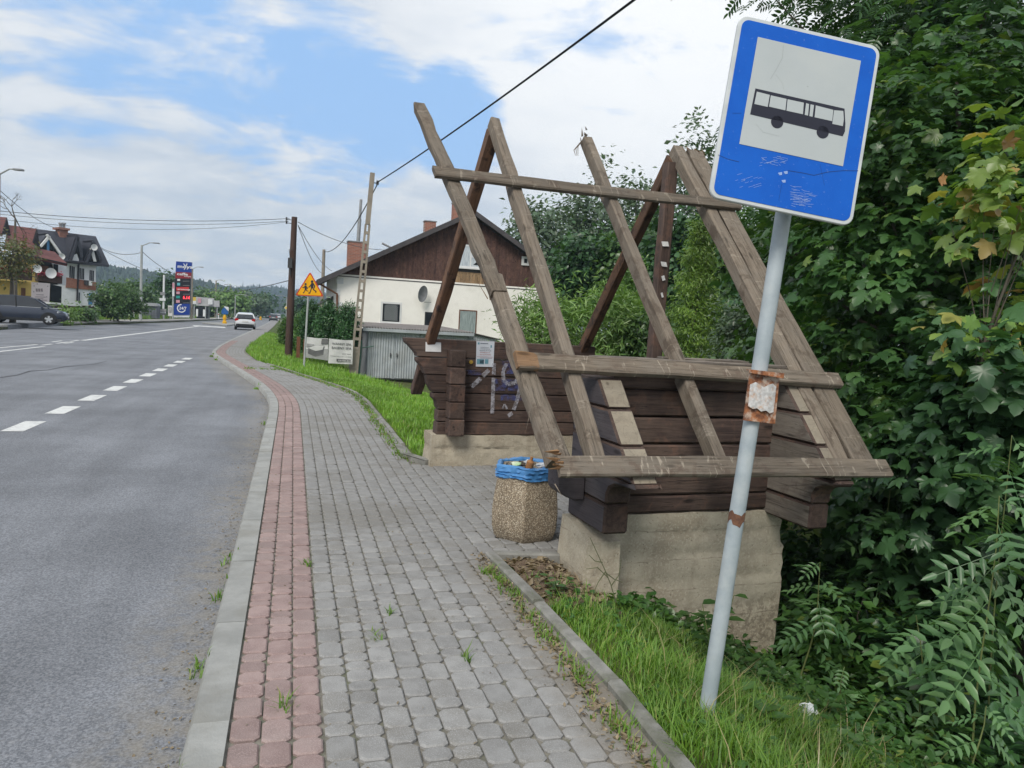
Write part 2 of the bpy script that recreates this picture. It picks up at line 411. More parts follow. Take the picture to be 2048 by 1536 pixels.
# pavement: bedding sheet, kerb stones, edging stones, block pavers
m_bed = mk('joint_sand', (.225, .21, .18), (.135, .128, .11), scale=18, rough=.95, bump=.4, kind='World', stain=(.06, .085, .03), stain_amt=.5, stain_scale=3.5)
pavement = strip('pavement', lambda y: K(y)+.10, lambda y: E_(y)+.02, -12, 690, -.014, m_bed, kind='structure')
m_kerb = mk('kerb_concrete', (.335, .34, .33), (.255, .26, .252), scale=5, rough=.9, bump=.35, bscale=70, rand=.06, kind='World', stain=(.22, .215, .19), stain_amt=.5, stain_scale=2.2)
m_edge = mk('edging_concrete', (.27, .265, .25), (.17, .17, .155), scale=7, rough=.95, bump=.5, bscale=60, rand=.1, kind='World', stain=(.10, .105, .07), stain_amt=.6, stain_scale=3)
m_pav = mk('grey_paver_concrete', (.275, .274, .270), (.212, .210, .206), scale=9, rough=.9, bump=.4, bscale=110, rand=.11, kind='World', stain=(.165, .155, .135), stain_amt=.6, stain_scale=1.1, speck=(.32, .32, .32), speck_scale=240)
m_red = mk('red_paver_concrete', (.315, .235, .222), (.24, .172, .163), scale=9, rough=.9, bump=.4, bscale=110, rand=.11, kind='World', stain=(.24, .20, .19), stain_amt=.5, stain_scale=1.3, speck=(.36, .28, .27), speck_scale=240)
m_far_pav = mk('far_paving', (.26, .255, .25), (.20, .19, .188), scale=4, rough=.9, bump=.2, kind='World')

# brownish soil film carried onto the pavers next to the edging
for m_ in (m_pav, m_bed):
    nt = NT(m_); b_ = nt.n['Principled BSDF']; lk = b_.inputs['Base Color'].links[0].from_socket
    pp = nt.coords('World').outputs[0]; s3 = nt.node('ShaderNodeSeparateXYZ'); nt.link(pp, s3.inputs[0])
    f_ = nt.math('MULTIPLY', nt.rng(nt.math('ADD', s3.outputs[0], nt.math('MULTIPLY', nt.noise(pp, 4, 6, .7), .5)), 1.26, 1.62), nt.rng(s3.outputs[1], 5.2, 4.6))
    nt.link(nt.mix(nt.math('MULTIPLY', f_, .6), lk, (.175, .145, .105)), b_.inputs['Base Color'])
# arc-length parametrised kerb line
ky = np.concatenate([np.arange(-6, 60, .1)]); kx = np.interp(ky, KY, KX)
for _ in range(60): kx[1:-1] = .25*kx[:-2]+.5*kx[1:-1]+.25*kx[2:]
KP = np.stack([kx, ky], 1); seg = np.linalg.norm(np.diff(KP, axis=0), axis=1); KS = np.concatenate([[0], np.cumsum(seg)])-6.0
def kpt(s):
    p = np.array([np.interp(s, KS, KP[:, 0]), np.interp(s, KS, KP[:, 1])])
    a = np.array([np.interp(s-.35, KS, KP[:, 0]), np.interp(s-.35, KS, KP[:, 1])]); q = np.array([np.interp(s+.35, KS, KP[:, 0]), np.interp(s+.35, KS, KP[:, 1])])
    t = (q-a)/np.linalg.norm(q-a); return p, t, np.array([t[1], -t[0]])
def kerb_block(s0, s1, w=.15, zt=.0, zb=-.3):
    mb = MB(); n = 3; vs = []
    ch = .018
    for i in range(n+1):
        s = s0+(s1-s0)*i/n; p, t, nr = kpt(s)
        for off, z in ((0, zb), (.002, zt-ch*1.6), (ch, zt), (w, zt), (w, zb)):
            q = p+nr*off; vs.append((q[0], q[1], z))
    fs = [(5*i+k, 5*i+k+1, 5*i+k+6, 5*i+k+5) for i in range(n) for k in range(4)]
    fs += [(0, 1, 2, 3, 4), (5*n, 5*n+4, 5*n+3, 5*n+2, 5*n+1)]
    return mb.add(vs, fs)
s = -2.0
while s < 55:
    ln = 1.0
    kerb_block(s+.003, s+ln-.003, zt=.004+random.uniform(-.003, .003)).build('kerb_stone', m_kerb, pavement, world=True, smooth=True)
    s += ln
mb = MB()
vs = []; yy = np.arange(50, 690, 8.)
for y in yy: vs += [(K(y), y, .0), (K(y), y, -.2), (K(y)+.2, y, .0)]
mb.add(vs, [f for i in range(len(yy)-1) for f in ((3*i, 3*i+1, 3*i+4, 3*i+3), (3*i, 3*i+3, 3*i+5, 3*i+2))]); mb.build('far_kerb', m_kerb, pavement, world=True)
o = strip('far_paving', lambda y: K(y)+.14, lambda y: E_(y), 43, 690, -.004, m_far_pav, pavement); o['kind'] = 'stuff'

def paver_poly(l, w, jit=0.0):
    """plan corners cut; returns verts(list), faces: top, chamfer, sides"""
    g = .003; c = .019; hw, hl = w/2-g, l/2-g
    o = [(-hw+c, -hl), (hw-c, -hl), (hw, -hl+c), (hw, hl-c), (hw-c, hl), (-hw+c, hl), (-hw, hl-c), (-hw, -hl+c)]
    k = .0065
    i = [(x-k*np.sign(x), y-k*np.sign(y)) for x, y in o]
    vs = [(x, y, 0.) for x, y in i]+[(x, y, -.006) for x, y in o]+[(x, y, -.03) for x, y in o]
    fs = [tuple(range(8))]+[(8+a, 8+(a+1) % 8, (a+1) % 8, a) for a in range(8)]+[(16+a, 16+(a+1) % 8, 8+(a+1) % 8, 8+a) for a in range(8)]
    return np.array(vs), fs
PW = .1150
lens = (.168, .115, .088)
pmesh = {}
for li, ln in enumerate(lens):
    for nm, mt in (('paver', m_pav), ('red_paver', m_red)):
        v, f = paver_poly(ln, PW); pmesh[(nm, li)] = MB().add(v, f).mesh(nm, mt)
pav = {'paver': [], 'red_paver': []}
for colm in range(30):
    nm = 'red_paver' if colm < 3 else 'paver'
    t0 = .157+colm*PW+(.004 if colm >= 3 else 0)
    s = -1.0+random.uniform(0, .2); smax = 44. if colm < 17 else 9.2
    if colm >= 14: s = 4.8
    while s < smax:
        li = random.choices((0, 1, 2), (4, 3, 3))[0]; ln = lens[li]
        p, t, nr = kpt(s+ln/2); q = p+nr*(t0+PW/2); s += ln
        if q[0] > float(E_(q[1]))-.05: continue
        if q[1] < .9: continue
        pav[nm].append((q[0], q[1], math.atan2(t[1], t[0])-math.pi/2+random.gauss(0, .008), li, random.gauss(0, .0022), random.gauss(0, .008), random.gauss(0, .008)))
for nm, L in pav.items():
    L.sort(key=lambda a: a[0]**2+a[1]**2+1.6**2)
    P = proj(np.array([(a[0], a[1], 0) for a in L])); inside = (P[:, 0] > -30) & (P[:, 0] < 2078) & (P[:, 1] < 1580)
    cnt = 0; st = MB()
    for a, ins in zip(L, inside):
        M = Matrix.Translation((a[0], a[1], a[4])) @ Matrix.Rotation(a[2], 4, 'Z') @ Matrix.Rotation(a[5], 4, 'X') @ Matrix.Rotation(a[6], 4, 'Y')
        if ins and cnt < 300:
            link(nm, pmesh[(nm, a[3])], pavement, M); cnt += 1
        else:
            v, f = paver_poly(lens[a[3]], PW); R = np.array(M)[:3, :3]
            if a[1] > 16: v = v[:16]; f = f[:9]
            st.add(v@R.T+np.array([a[0], a[1], a[4]]), f)
    o = st.build(nm+'_field', m_red if nm == 'red_paver' else m_pav, pavement); o['kind'] = 'stuff'

# edging stones along the right side
def edging(p, q, w=.07, zt=.035, h=.28, tilt=0.0):
    p = np.array(p, float); q = np.array(q, float); t = (q-p)/np.linalg.norm(q-p); n = np.array([t[1], -t[0]])
    z0, z1 = zt+random.uniform(-.008, .008), zt+random.uniform(-.008, .008)
    P = []
    for r, z in ((p, z0), (q, z1)):
        for off, zz in ((0, -h), (0, z-.012), (.012, z), (w-.012, z), (w, z-.012), (w, -h)):
            P.append((r[0]+n[0]*(off+tilt*(zz+.1)), r[1]+n[1]*(off+tilt*(zz+.1)), zz))
    fs = [(k, k+1, k+7, k+6) for k in range(5)]+[(0, 1, 2, 3, 4, 5), (6, 11, 10, 9, 8, 7)]
    MB().add(P, fs).build('edging_stone', m_edge, pavement, world=True)
y = 1.0
xs = {1.0: 1.40, 2.0: 1.395, 3.0: 1.415, 4.0: 1.385, 4.94: 1.335}
yy = sorted(xs)
for a, b_ in zip(yy[:-1], yy[1:]): edging((xs[a]+random.uniform(-.006, .006), a+.004), (xs[b_]+random.uniform(-.006, .006), b_-.004), w=.075)
edging((1.41, 5.0), (1.96, 4.90), w=.07, zt=.03)
edging((1.55, 8.30), (1.36, 8.75), w=-.08, zt=.05); edging((1.35, 8.8), (1.36, 9.5), w=-.06, zt=.03)
yy = list(np.arange(9.55, 26, .97))
for a, b_ in zip(yy[:-1], yy[1:]): edging((float(E_(a))-.06, a+.006), (float(E_(b_))-.06, b_-.006), w=.06, zt=.025)

# left side pavement beyond the road
m_lpav = mk('left_paving', (.36, .345, .32), (.28, .27, .255), scale=3, rough=.9, kind='World', bump=.2)
lp = strip('left_pavement', lambda y: L_(y)-2.3, lambda y: L_(y), 20, 48, .15, m_lpav, kind='structure', side=-.3)
lp2 = strip('left_pavement', lambda y: L_(y)-2.2, lambda y: L_(y), 62, 400, .15, m_lpav, kind='structure', side=-.3)
dw = strip('driveway', lambda y: L_(y)-22, lambda y: L_(y)+.01, 48.02, 60, .16, m_road, kind='structure', side=-.3)
# ------------------------------------------------------------------ ruined log bus shelter
TH = math.radians(3.3)
s_u = V3(math.cos(TH), math.sin(TH), 0); s_v = V3(-math.sin(TH), math.cos(TH), 0)
s_o = V3(1.72, 8.2, 0)-3.6*s_v
def s_at_v(px, py, v): p = at_plane(px, py, s_o+v*s_v, s_v)-s_o; return V3(p@s_u, p@s_v, p[2])
def s_at_u(px, py, u): p = at_plane(px, py, s_o+u*s_u, s_u)-s_o; return V3(p@s_u, p@s_v, p[2])
shelter = thing('bus_shelter', 'ruined dark log bus shelter with bare roof rafters on a concrete plinth', 'bus shelter', s_o, TH)

def wood(name, c1, c2, c3, grain=(1.2, 16, 16), rough=.85, bump=.5, stain=None, sa=.5, marks=0., crk=1., rnd=.34):
    m, nt, b = new_mat(name)
    oi = nt.node('ShaderNodeObjectInfo')
    mp = nt.coords('Object', (1, 1, 1))
    ad = nt.node('ShaderNodeVectorMath', operation='ADD'); nt.link(mp.outputs[0], ad.inputs[0])
    cb = nt.node('ShaderNodeCombineXYZ'); r = nt.math('MULTIPLY', oi.outputs['Random'], 23.); [nt.link(r, cb.inputs[i]) for i in range(3)]
    nt.link(cb.outputs[0], ad.inputs[1])
    st = nt.node('ShaderNodeMapping'); st.inputs['Scale'].default_value = grain; nt.link(ad.outputs[0], st.inputs[0])
    g1 = nt.noise(st.outputs[0], 2.2, 10, .7, .6); g2 = nt.noise(st.outputs[0], 6.5, 6, .7, .2)
    bigp = nt.noise(ad.outputs[0], 2.3, 6, .65, .3)
    st2 = nt.node('ShaderNodeMapping'); st2.inputs['Scale'].default_value = (grain[0]*.35, grain[1]*2.2, grain[2]*2.2); nt.link(ad.outputs[0], st2.inputs[0])
    cr = nt.noise(st2.outputs[0], 1.3, 3, .5, .9)
    crack_ = nt.math('MULTIPLY', nt.rng(cr, .485, .5), nt.rng(cr, .5, .515, 1., 0.))
    col = nt.mix(nt.rng(g1, .33, .67), c2, c1)
    col = nt.mix(nt.math('MULTIPLY', nt.rng(bigp, .42, .62), .55), col, c3)
    col = nt.mix(nt.math('MULTIPLY', nt.rng(g2, .5, .7), .35), col, tuple(q*.55 for q in c2))
    col = nt.mix(nt.math('MULTIPLY', crack_, .75*crk), col, tuple(q*.25 for q in c2))
    if stain:
        sg = nt.noise(ad.outputs[0], 5.5, 7, .72, .4)
        col = nt.mix(nt.math('MULTIPLY', nt.rng(sg, .52, .64), sa), col, stain)
    vk = nt.node('ShaderNodeTexVoronoi'); vk.inputs['Scale'].default_value = 1.0
    st4 = nt.node('ShaderNodeMapping'); st4.inputs['Scale'].default_value = (2.6, 9, 9) if grain[0] < grain[1] else (9, 9, 2.6); nt.link(ad.outputs[0], st4.inputs[0]); nt.link(st4.outputs[0], vk.inputs['Vector'])
    col = nt.mix(nt.rng(vk.outputs['Distance'], .07, .17, .75, 0.), col, tuple(q*.35 for q in c2))
    if marks:
        st3 = nt.node('ShaderNodeMapping'); st3.inputs['Scale'].default_value = (9, 1.6, .8); st3.inputs['Rotation'].default_value = (0, 0, .22); nt.link(ad.outputs[0], st3.inputs[0])
        mk_ = nt.noise(st3.outputs[0], 1.6, 2, .4); br_ = nt.noise(ad.outputs[0], 18, 5, .7)
        mk_ = nt.math('MULTIPLY', nt.math('MULTIPLY', nt.rng(mk_, .60, .625), nt.rng(mk_, .635, .66, 1., 0.)), nt.rng(br_, .42, .58))
        col = nt.mix(nt.math('MULTIPLY', mk_, marks), col, (.42, .37, .30))
    hv = nt.node('ShaderNodeHueSaturation'); nt.link(col, hv.inputs['Color'])
    nt.link(nt.math('ADD', nt.math('MULTIPLY', oi.outputs['Random'], rnd), 1-rnd/2), hv.inputs['Value'])
    nt.link(hv.outputs[0], b.inputs['Base Color']); b.inputs['Roughness'].default_value = rough; b.inputs['Specular IOR Level'].default_value = .25
    bp = nt.node('ShaderNodeBump'); bp.inputs['Strength'].default_value = bump; bp.inputs['Distance'].default_value = .006
    hh = nt.math('SUBTRACT', nt.math('ADD', g1, nt.math('MULTIPLY', g2, .6)), nt.math('MULTIPLY', crack_, 1.2))
    nt.link(hh, bp.inputs['Height']); nt.link(bp.outputs[0], b.inputs['Normal'])
    MATS[name] = m; return m
w_raft = wood('weathered_rafter_wood', (.195, .162, .128), (.118, .097, .076), (.165, .145, .122), stain=(.085, .065, .05), sa=.8, marks=.22)
w_raft2 = wood('lath_wood', (.19, .157, .122), (.112, .091, .072), (.16, .142, .12), stain=(.10, .072, .056), sa=.75, marks=.5)
w_red = wood('inner_rafter_wood', (.185, .10, .058), (.10, .058, .04), (.085, .06, .048), stain=(.03, .022, .02), sa=.9)
w_log = wood('dark_stained_log', (.088, .060, .050), (.044, .030, .027), (.115, .083, .068), grain=(1.0, 14, 14), stain=(.15, .085, .062), sa=.5, rough=.75, rnd=.55)
w_log_y = w_log
w_blue = wood('bluish_lit_log', (.088, .078, .086), (.058, .05, .058), (.105, .098, .105), grain=(1., 12, 12), bump=.25, rough=.7)  # bluish light on the left log faces put into the wood colour
w_tan = wood('sawn_log_end', (.275, .24, .185), (.21, .18, .14), (.25, .225, .18), grain=(7, 3, 3), bump=.3, crk=.35)
w_grey = wood('weathered_lit_wood', (.215, .19, .16), (.13, .11, .095), (.17, .15, .135), grain=(1.1, 12, 12), stain=(.09, .07, .062), sa=.6)  # weathered grey-tan, with the lit look of left log faces put into the colour
w_fresh = wood('fresh_broken_wood', (.30, .175, .085), (.19, .11, .06), (.24, .16, .105), grain=(2, 14, 14))

def timber(L, w, h, seed, nseg=7, ch=.010, wob=.004, e0=0., e1=0., taper=0., warp=0., mi=0):
    """squared timber along X with worn edges; e0/e1 skew the end cuts"""
    r = np.random.default_rng(seed); mb = MB(); vs = []
    k = ch
    prof = [(-w/2+k, -h/2), (w/2-k, -h/2), (w/2, -h/2+k), (w/2, h/2-k), (w/2-k, h/2), (-w/2+k, h/2), (-w/2, h/2-k), (-w/2, -h/2+k)]
    for i in range(nseg+1):
        f = i/nseg; x = f*L
        sc = 1-taper*f; dy = warp*math.sin(f*math.pi)+r.normal(0, wob*.5)
        for (y, z) in prof:
            xx = x+(e0*(z+h/2) if i == 0 else 0)+(e1*(z+h/2) if i == nseg else 0)
            vs.append((xx+(r.normal(0, wob) if i in (0, nseg) else 0), y*sc+dy+r.normal(0, wob*.5), z*sc+r.normal(0, wob*.5)))
    fs = [(8*i+a, 8*i+(a+1) % 8, 8*(i+1)+(a+1) % 8, 8*(i+1)+a) for i in range(nseg) for a in range(8)]
    mb.add(vs, fs, mi); mb.add(vs[:8], [tuple(range(8))[::-1]], mi); mb.add(vs[-8:], [tuple(range(8))], mi)
    return mb
def splinters(mb, c, d, spread, n, ln, seed, mi=0, rad=.006):
    r = np.random.default_rng(seed); d = unit(d)
    for _ in range(n):
        p = np.asarray(c)+r.normal(0, 1, 3)*np.asarray(spread)
        dd = unit(d+r.normal(0, .16, 3)); l = ln*r.uniform(.3, 1.1)
        q = unit(np.cross(dd, (0.3, .2, 1))); q2 = np.cross(dd, q); w = rad*r.uniform(.5, 1.3)
        mb.add([p+q*w, p-q*w*.5+q2*w, p-q*w*.5-q2*w, p+dd*l], [(0, 1, 3), (1, 2, 3), (2, 0, 3), (0, 2, 1)], mi)
def frame(p0, p1, up):
    x = unit(np.asarray(p1)-np.asarray(p0)); z = unit(np.asarray(up)-np.dot(up, x)*x); y = np.cross(z, x)
    return Matrix(((x[0], y[0], z[0], p0[0]), (x[1], y[1], z[1], p0[1]), (x[2], y[2], z[2], p0[2]), (0, 0, 0, 1)))
def beam(name, p0, p1, w, h, up, mats, seed, parent=None, smooth=True, fn=None, **k):
    mb = timber(np.linalg.norm(np.asarray(p1)-np.asarray(p0)), w, h, seed, **k)
    if fn: fn(mb)
    return mb.build(name, mats, parent or shelter, smooth=smooth, mat4=frame(p0, p1, up), ang=30)

ALF = math.atan(1.085)
r_up = V3(0, math.cos(ALF), math.sin(ALF)); r_n = V3(0, -math.sin(ALF), math.cos(ALF)); r_o = V3(0, .1, 1.49)
def rp(u, s, off=0.): return r_o+V3(u, 0, 0)+r_up*s+r_n*off

# concrete plinth: rough boards-marked blocks, one mesh per block
m_conc = mk('old_concrete', (.46, .415, .33), (.34, .305, .24), scale=3.5, rough=.95, bump=.6, bscale=22, stain=(.26, .215, .16), stain_amt=.6, stain_scale=2.6, spec=.15, bdist=.014, contrast=(.3, .7), speck=(.44, .40, .32), speck_scale=60)
# formwork seams, damp and gravel showing low on the wall
nt = NT(m_conc); b_ = nt.n['Principled BSDF']; lk = b_.inputs['Base Color'].links[0].from_socket
ov = nt.coords('Object').outputs[0]; s3 = nt.node('ShaderNodeSeparateXYZ'); nt.link(ov, s3.inputs[0])
nz = nt.noise(ov, 3.0, 6, .7); zz_ = nt.math('ADD', s3.outputs[2], nt.math('MULTIPLY', nt.math('SUBTRACT', nz, .5), .05))
md = nt.math('PINGPONG', zz_, .11)
seam = nt.math('MULTIPLY', nt.rng(md, .0, .007, 1., 0.), nt.rng(nt.noise(ov, 7, 4, .6), .42, .6))
c_ = nt.mix(nt.math('MULTIPLY', seam, .6), lk, (.16, .13, .10))
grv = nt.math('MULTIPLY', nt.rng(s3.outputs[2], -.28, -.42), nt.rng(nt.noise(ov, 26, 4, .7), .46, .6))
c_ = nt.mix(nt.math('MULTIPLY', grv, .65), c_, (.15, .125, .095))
pit = nt.rng(nt.noise(ov, 55, 2, .5), .66, .72); c_ = nt.mix(nt.math('MULTIPLY', pit, .6), c_, (.13, .105, .08))
vst = nt.node('ShaderNodeMapping'); vst.inputs['Scale'].default_value = (9, 9, .9); nt.link(ov, vst.inputs[0])
drip = nt.rng(nt.noise(vst.outputs[0], 1.0, 5, .65), .5, .72); c_ = nt.mix(nt.math('MULTIPLY', drip, .35), c_, (.22, .185, .14))
nt.link(c_, b_.inputs['Base Color'])
def rough_block(name, poly, v0, v1, seed, step=.06, amp=.009, lines=(), parent=shelter, mat=None):
    """plinth block: outline in (u,z) extruded along v; sides subdivided and roughened"""
    r = np.random.default_rng(seed); bm = bmesh.new()
    vs0 = [bm.verts.new((a, v0, b)) for a, b in poly]; vs1 = [bm.verts.new((a, v1, b)) for a, b in poly]
    n = len(poly)
    bm.faces.new(vs0); bm.faces.new(vs1[::-1])
    for i in range(n): bm.faces.new((vs0[i], vs1[i], vs1[(i+1) % n], vs0[(i+1) % n]))
    bmesh.ops.recalc_face_normals(bm, faces=bm.faces)
    bmesh.ops.triangulate(bm, faces=bm.faces)
    for _ in range(7):
        es = [e for e in bm.edges if e.calc_length() > step*1.7]
        if not es: break
        bmesh.ops.subdivide_edges(bm, edges=es, cuts=1, use_grid_fill=False)
        bmesh.ops.triangulate(bm, faces=[f for f in bm.faces if len(f.verts) > 3])
    bm.normal_update()
    for v in bm.verts:
        x, y, z = v.co
        a = amp*(math.sin(x*9+seed)*math.sin(z*11+y*7)+.6*math.sin(x*23+z*31+y*17))+r.normal(0, amp*.4)
        for lz in lines:
            if abs(z-lz-.02*math.sin(x*2+lz*9)) < step*.35: a -= .012
        v.co += v.normal*a
    me = bpy.data.meshes.new(name); bm.to_mesh(me); bm.free(); me.materials.append(mat or m_conc)
    me.polygons.foreach_set('use_smooth', [True]*len(me.polygons)); me.set_sharp_from_angle(angle=math.radians(50))
    return link(name, me, parent)
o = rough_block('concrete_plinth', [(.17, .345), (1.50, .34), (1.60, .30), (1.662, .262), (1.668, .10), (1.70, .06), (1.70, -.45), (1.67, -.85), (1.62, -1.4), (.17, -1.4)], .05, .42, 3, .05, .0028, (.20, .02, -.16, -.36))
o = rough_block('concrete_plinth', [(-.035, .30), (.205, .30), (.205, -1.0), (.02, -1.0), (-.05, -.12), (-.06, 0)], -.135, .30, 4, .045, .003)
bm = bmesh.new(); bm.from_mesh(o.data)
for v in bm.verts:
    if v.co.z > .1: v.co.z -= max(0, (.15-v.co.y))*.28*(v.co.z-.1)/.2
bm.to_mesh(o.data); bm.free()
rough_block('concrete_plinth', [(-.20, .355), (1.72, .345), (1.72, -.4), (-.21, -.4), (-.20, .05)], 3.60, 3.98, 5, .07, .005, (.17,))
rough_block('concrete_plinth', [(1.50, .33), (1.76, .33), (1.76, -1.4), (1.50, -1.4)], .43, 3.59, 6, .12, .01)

# far wall, seen from inside: bracketed left ends
prof = [(-.153, .345), (-.15, .44), (-.14, .624), (-.165, .73), (-.207, .766), (-.21, .824), (-.267, .924), (-.284, 1.0), (-.306, 1.03), (-.343, 1.11), (-.40, 1.167), (-.405, 1.216), (-.41, 1.25), (-.495, 1.338), (-.537, 1.37), (-.548, 1.425)]
pz = np.array([p[1] for p in prof]); pu = np.array([p[0] for p in prof])
def ext_log(name, poly_xz, y0, y1, mats, rot90=False, bev=.010, sel=None, seed=0, u0=0, parent=shelter):
    """log with a shaped end: outline in its own (length, z) plane; rot90 turns the length from u to v"""
    mb = MB().prism([(a, y0, b) for a, b in poly_xz], (0, y1-y0, 0))
    if sel: mb.m = [sel(i, len(poly_xz)) for i in range(len(mb.f))]
    M = Matrix.Translation((u0, 0, 0)) @ Matrix.Rotation(math.pi/2, 4, 'Z') if rot90 else Matrix.Translation((u0, 0, 0))
    return mb.build(name, mats, parent, bevel=bev, mat4=M)
bz = [.352, .50, .638, .824, 1.024, 1.216, 1.425]
for k in range(6):
    z0, z1 = bz[k]+.003, bz[k+1]-.005
    inner = [(float(pu[i]), float(pz[i])) for i in range(len(pz)) if z0+.012 < pz[i] < z1-.012]
    left = [(float(np.interp(z0, pz, pu)), z0)]+inner+[(float(np.interp(z1, pz, pu)), z1)]
    r = 1.745 if k == 5 else 1.66
    ext_log('log', left+[(r, z1), (r, z0)], 3.60+random.uniform(-.006, .006), 3.775, [w_log], bev=.009)
for k, (z0, z1) in enumerate(((.36, .55), (.55, .74), (.74, .935), (.935, 1.125), (1.125, 1.315))):
    ext_log('log', [(3.42+random.uniform(-.004, .004), z0+.002), (3.595, z0+.002), (3.595, z1-.003), (3.42, z1-.003)], .055-.18+.005*k, .055+.005*k, [w_log], rot90=True, bev=.011)

# near corner: log ends cut to the roof slope, the lowest two curved as brackets
def vcut(z): return -.06-(1.288-z)/1.063
def stub(u0, w, bounds, vend, vback, mats, side_mat, tan, chamfer=.014, flare=.0):
    for k in range(len(bounds)-1):
        z0, z1 = bounds[k]+.002, bounds[k+1]-.004
        if z1 < .52: left = [(vend, z0), (vend-.004, z1)]; cut = False
        elif z0 < .6:
            left = [(vend-.006, z0), (vend-.012, z0+.07), (vend-.04, z0+.115), (vend-.11, z0+.145), (vend-.20-flare, z0+.16), (vcut(z0+.19), z0+.19), (vcut(z1), z1)]; cut = False
        else: left = [(vcut(z0), z0), (vcut(z1), z1)]; cut = True
        poly = left+[(vback, z1), (vback, z0)]
        n = len(poly)
        def sel(i, n, cut=cut):
            if i == 0: return 2
            if i == 1: return 1
            if cut and i == n+1: return 3
            return 0
        # prism faces: 0 = y0 side (right, +u), 1 = y1 side (left), then the edges in order
        def sel2(i, nn, cut=cut, n=n):
            if i == 0: return 0
            if i == 1: return 1
            return 2 if (cut and i == 2) else 0
        ext_log('log', poly, -w, 0, mats, rot90=True, bev=chamfer, sel=sel2, u0=u0)
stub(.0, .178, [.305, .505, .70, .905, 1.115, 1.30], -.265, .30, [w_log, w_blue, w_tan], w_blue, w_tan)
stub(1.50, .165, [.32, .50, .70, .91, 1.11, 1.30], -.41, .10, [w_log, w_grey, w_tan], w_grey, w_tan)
ext_log('bracket', [(-.215, .71), (-.21, .545), (-.185, .515), (-.145, .49), (-.075, .458), (.0, .458), (.0, .71)], .03, .20, [w_blue], bev=.012)
# near wall logs
bz = [.348, .475, .65, .84, 1.03, 1.22, 1.405]
for k in range(6):
    h = bz[k+1]-bz[k]-.008
    beam('log', (.172, .128, bz[k]+.004+h/2), (1.50, .128, bz[k]+.004+h/2), .155, h, (0, 0, 1), [w_log], 40+k, ch=.014, wob=.003)
# back wall logs (parallel to the road)
bz = [.335, .52, .70, .885, 1.07, 1.26]
for k in range(5):
    h = bz[k+1]-bz[k]-.008
    beam('log', (1.59, .28, bz[k]+.004+h/2), (1.59, 3.595, bz[k]+.004+h/2), .15, h, (0, 0, 1), [w_log], 60+k, ch=.014)
# thin weathered planks lying on top of the near wall
beam('plank', (.05, .135, 1.428), (1.56, .10, 1.418), .17, .018, (0, 0, 1), [w_grey], 70, ch=.003)
beam('plank', (.62, .22, 1.442), (1.30, .17, 1.437), .12, .016, (0, 0, 1), [w_grey], 71, ch=.003)

# rafters of the slope towards the camera
def rafter(u_top, u_bot, s_top, s_bot, w, h, seed, mats, off=0., fn=None, **k):
    k.setdefault('nseg', 14); k.setdefault('wob', .006); k.setdefault('warp', (.011, -.012, .009, -.008)[seed % 4]); k.setdefault('taper', .06)
    return beam('rafter', rp(u_bot, s_bot, off-h/2), rp(u_top, s_top, off-h/2), w, h, r_n, mats, seed, fn=fn, **k)
rafter(-.205, -.170, 2.60, -.88, .090, .115, 1, [w_raft])
def rag(mb): 
    L = max(v[0] for v in mb.v)
    splinters(mb, (L-.01, .01, .02), (1, .1, .1), (.01, .02, .03), 9, .09, 5, 0, .010)
    for q in range(3): mb.tube([(L-.03, .045, -.02), (L-.09, .085+.012*q, -.03-.02*q), (L-.17, .09+.012*q, -.07)], [.006, .004, .002], 5)
rafter(.668, .695, 2.56, -.95, .080, .115, 2, [w_raft, w_fresh], fn=rag, e1=-.35)
rafter(1.632, 1.652, 2.60, -.92, .115, .12, 3, [w_raft])
def rag2(mb):
    L = max(v[0] for v in mb.v); splinters(mb, (L-.01, 0, 0), (1, 0, 0), (.008, .06, .02), 16, .06, 6, 1, .012)
rafter(1.805, 1.832, 2.56, -.94, .185, .05, 4, [w_raft, w_fresh], fn=rag2)
# verge rafter at the gable end: two spliced lengths and a thin batten beside it
def rag3(mb):
    L = max(v[0] for v in mb.v); splinters(mb, (.03, .045, .0), (1, .15, 0), (.02, .008, .03), 5, .30, 7, 1, .006)
rafter(-.855, -.556, 2.58, .48, .112, .075, 5, [w_raft, w_fresh], fn=rag3, e1=.8, wob=.006)
rafter(-.545, -.428, .66, -.88, .118, .10, 6, [w_raft, w_fresh], off=-.01, wob=.007, fn=lambda mb: splinters(mb, (.4, .06, .02), (-1, .1, 0), (.3, .006, .02), 9, .16, 8, 0, .005))
rafter(-.592, -.352, 1.05, -.88, .036, .07, 7, [w_raft], off=-.035)
# far slope rafters, apex to beyond the far wall
fz = lambda v: 3.36-1.085*(v-1.87)
e = s_at_u(838, 792, -.30)
ve = (3.36+1.085*1.87-EYE)/1.0
f_n = V3(0, math.sin(ALF), math.cos(ALF))
beam('rafter', (-.20, 1.90, fz(1.90)-.05), (-.27, 4.02, fz(4.02)-.05), .10, .12, f_n, [w_red], 11)
beam('verge_board', (-.262, 3.90, fz(3.90)-.08), (-.275, 4.17, fz(4.17)-.08), .13, .10, f_n, [w_log], 14)
beam('rafter', (1.60, 1.90, fz(1.90)-.05), (1.60, 4.38, fz(4.38)-.05), .10, .12, f_n, [w_red], 12)
